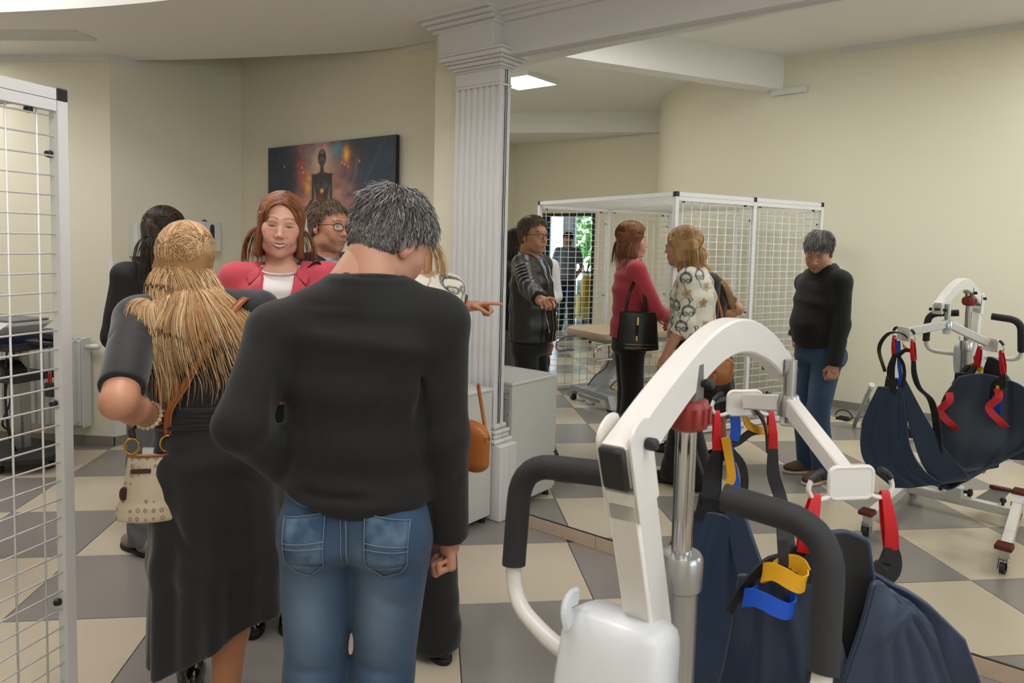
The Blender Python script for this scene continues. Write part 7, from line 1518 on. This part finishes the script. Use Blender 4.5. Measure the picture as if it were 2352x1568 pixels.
def brown_bag():
    M_bl=mat('cognac_leather','#a8602c',.42,bump=.15,bscale=260); M_fp=mat('light_cognac_leather','#bd7d55',.42,bump=.15,bscale=260); M_go=mat('antique_brass','#b08a48',.3,metal=1)
    c=np.array([-.165,2.585,.70]); t=thing('saddle_bag','cognac leather saddle bag with a flap at the hip of the floral blouse','bag',tuple(c),R(38)-R(90))
    # local y points outwards (R38 direction), x along the hip
    V=Vol((-.13,-.06,-.01),(.13,.07,.20),.0045); V.et((0,0,.055),(0,0,.15),(.095,.042),(.098,.036),(1,0,0),.02,e=1.2).mod(lambda P:.002*vnoise(P,40,3),.03); v,q=V.mesh(1); mesh_obj('bag_body',v,q,M_bl,t)
    V=Vol((-.13,-.06,.02),(.13,.08,.22),.0045); V.et((0,.004,.095),(0,.0,.155),(.085,.048),(.100,.041),(1,0,0),.01,e=1.0).cut((0,.018,0),(0,-1,0)).cut((0,0,.165),(0,0,1),.02); v,q=V.mesh(1); mesh_obj('flap',v,q,M_fp,t)
    q=MB(); q.box((0,.058,.075),(.018,.008,.05),bev=.003); q.build('closing_tab',M_fp,t); q=MB(); q.box((0,.064,.095),(.022,.006,.016),bev=.002); q.build('turn_lock',M_go,t)
    rz=np.array(Matrix.Rotation(-(R(38)-R(90)),3,'Z')); lo=lambda p: rz@(np.array(p)-c)
    for pts in ([(-.095,0,.14),tuple(lo((-.27,2.50,1.05))),tuple(lo((-.40,2.49,1.27))),tuple(lo((-.50,2.545,1.415)))],[(.095,0,.14),tuple(lo((-.155,2.72,1.0)))]):
        P=np.array(smoothpath(pts,7)); T_=np.gradient(P,axis=0); G=[]
        for i in range(len(P)): t_=unit(T_[i]); s=unit(np.array([1,0,0.2])-t_*(np.array([1,0,.2])@t_)); G.append([P[i]-s*.008,P[i]+s*.008])
        q=MB(); q.sheet(G,.004); q.build('strap',M_bl,t,smooth='all')
    for x in (-.097,.097): q=MB(); q.tube([(x+.0*a,.010*math.cos(a),.145+.012*math.sin(a)) for a in np.linspace(0,6.283,14,endpoint=False)],.0025,6,closed=True); q.build('ring',M_go,t,smooth='all')
brown_bag()
# ---------------------------------------------------------------- dark haired person at the back
def simple(label,pos,yaw,height,skin,hairc,hcols,topcol,trcol,hpitch=0,hyaw=None,long=False,short_sleeve=False,arms='down',sex='m',shoe_m=None,h=.009,collar=False):
    yb=yaw; r=rvec(yb); f=fvec(yb); setr(r); k=height/1.72; p=Person(label,pos,skin); P0=np.array([pos[0],pos[1],0.])
    C0=lambda z,a=0,b=0: P0+np.array([0,0,z*k])+r*a+f*b
    lv=[(C0(.86),.165,.122,r),(C0(.98),.155,.118,r),(C0(1.10),.152,.115,r),(C0(1.26),.172,.118,r),(C0(1.36),.165,.095,r),(C0(1.42),.11,.07,r)]
    SL,SR=C0(1.39,-.172),C0(1.39,.172)
    if arms=='down': EL,ER=C0(1.10,-.225,-.02),C0(1.10,.225,-.02); WL,WR=C0(.87,-.21,.06),C0(.87,.21,.06)
    elif arms=='behind': EL,ER=C0(1.12,-.27,-.06),C0(1.12,.27,-.06); WL,WR=C0(.95,-.17,.02),C0(.95,.17,.02)
    else: EL,ER=C0(1.10,-.22,.02),C0(1.10,.22,.02); WL,WR=C0(1.05,-.10,.22),C0(1.05,.10,.22)
    hl_,hr_=C0(.84,-.085),C0(.84,.085); kL,kR=C0(.46,-.095,.02),C0(.46,.095,.02); aL,aR=C0(.09,-.11),C0(.09,.11)
    p.core(lv,[(SL,EL,WL),(SR,ER,WR)],[(hl_,kL,aL),(hr_,kR,aR)]); hy=yaw if hyaw is None else hyaw
    fr=frame(hy,hpitch,0); hc=C0(1.597,0,.01); hl=(lambda v:hmask_short(v)) if not long else None
    p.add(head(fr,hc,h=.004,sex=sex,skin=skin,brow=hairc,hairline=hl,haircol=hairc)); neck(p,fr,hc,C0(1.41,0,-.01),skin,h=.009)
    for W_,E2,s in ((WL,EL,-1),(WR,ER,1)):
        fd=unit(W_-E2); pn=-r*s if arms!='front' else np.array([0,0,-1.]); p.add(hand_mesh(hand_prims(W_,fd,pn,s,curl=(.5,.55,.6,.65)),[(E2,W_,.038,.028)]+([((SL if s<0 else SR)*.4+E2*.6,E2,.046,.040)] if short_sleeve else []),skin,.005))
    p.finish(); m=mat('shirt_cloth',topcol,.75,bump=.15,bscale=400)
    lo,hi=bounds(C0(.9),C0(1.45),SL,SR,EL,ER,WL,WR,pad=.15); V=Vol((lo[0],lo[1],.80*k),(hi[0],hi[1],1.5*k),h); V.et(C0(.92),C0(1.0),(.178,.135),(.170,.128),r,.03); lv_torso(V,lv[1:],.03,off=.012); V.rc(SL,SR,.056,.056,.03)
    for S_ in (SL,SR): V.rc(C0(1.425,0,-.01)+(S_-C0(1.42))*.25,S_+np.array([0,0,.010]),.044,.045,.03)
    for S_,E2,W_ in ((SL,EL,WL),(SR,ER,WR)):
        if short_sleeve: e=S_+(E2-S_)*.75; V.rc(S_,e,.066,.064,.03); cuff(V,e,S_,.0,.1)
        else: limb(V,[S_,E2,W_],[.066,.055,.044],.025); cuff(V,W_,E2,.01)
    V.mod(lambda P:.004*vnoise(P,24,6)+.002*vnoise(P,50,2),.04).cut(C0(.90),(0,0,-1)); V.et(C0(1.44,0,.02),C0(1.6,0,.02),(.060,.055),(.085,.08),r,.008,'-'); v,q=V.mesh(1); sh=p.put('shirt',v,q,m)
    if collar:
        b=MB(); G=[]
        for a in np.linspace(-2.9,2.9,16): c=C0(1.445,.066*math.sin(a),-.0+.06*-math.cos(a)); G.append([c,c+(c-C0(c[2]/k))*.3+np.array([0,0,-.03])])
        b.sheet(G,.004); p.mb(b,'collar',m,sh,smooth='all')
    trousers(p,C0,(hl_,hr_),((kL,aL),(kR,aR)),mat('trouser_cloth',trcol,.85,bump=.2,bscale=500),7,h=h)
    for a_,s in ((aL,-1),(aR,1)): shoe(p,tuple((a_+f*.04)[:2]),yaw-s*R(6),shoe_m or M_blk2,M_soleb)
    rng=np.random.default_rng(int(abs(pos[0]*100)))
    if not long: short_hair(p,fr,hc,hairc,hcols,rng,n=1500,h=.007,rad=.0015)
    else:
        hm=hair_mat('long_dark_hair','','',.4); V=Vol((-.14,-.17,-.30),(.14,.13,.16),.007); V.el((0,-.014,.048),(.085,.109,.090),.0)
        for s in (-1,1): V.et((s*.066,.0,.05),(s*.085,-.02,-.20),(.020,.066),(.022,.045),(1,0,0),.03,e=.5)
        V.et((0,-.075,.03),(0,-.090,-.24),(.085,.03),(.080,.022),(1,0,0),.03,e=.5); V.el((.0,.085,-.045),(.064,.075,.118),.012,'-').mod(lambda P:.005*vnoise(P,60,4,(1,1,.4)),.03); v,q=V.mesh(2); ha=p.put('hair',v@fr.T+hc,q,hm,np.clip(np.repeat(L3(hairc)[None],len(v),0)*(1+.25*vnoise(v,90,5,(1,1,.15)))[:,None],0,1))
        n=1300; msk=lambda s_: s_[:,2]>np.where(s_[:,1]>.02,.068,-.02); pt=scalp_points(n,rng,msk,(.082,.106,.089),(0,-.014,.047)); d=np.stack([np.sign(pt[:,0])*.8,-.35-.3*rng.random(n),np.full(n,.2)],1); sph=[(np.array([0,-.014,.048]),np.array([.087,.111,.092]),I3),(np.array([0,-.02,-.10]),np.array([.090,.088,.20]),I3)]
        S=fall(pt,d,20,np.full(n,.019)*rng.uniform(.8,1.05,n),sph,.27,rng,wav=.05); strands('hair_strands',S@fr.T+hc-p.root,.0014,pick(hcols,n,rng),hm,ha)
    return p
P6=simple('person with long dark brown hair in black top and grey trousers behind the blonde woman',(-1.735,3.47),R(140),1.665,'#c08a6c','#2e2019',['#2a1d17','#3a2a21','#463328','#241812'],'#17171a','#6a6c70',long=True,sex='f',arms='front',shoe_m=mat('beige_moccasin','#8c7f70',.6))
P7=simple('man in a grey T-shirt and dark jeans standing in the hall doorway',(-8.66,.80),R(18),1.78,'#b47d62','#3a2a20',['#3a2a20','#4c392c','#2c2019'],'#6d727a','#232a3c',short_sleeve=True,arms='behind',h=.011)
P8=simple('person in a white shirt mostly hidden behind the man in leather',(-2.70,3.07),R(5),1.66,'#c08a6c','#4a3526',['#4a3526','#5c4432','#3c2a1e'],'#dcdcde','#24262c',collar=True,arms='front',h=.011)
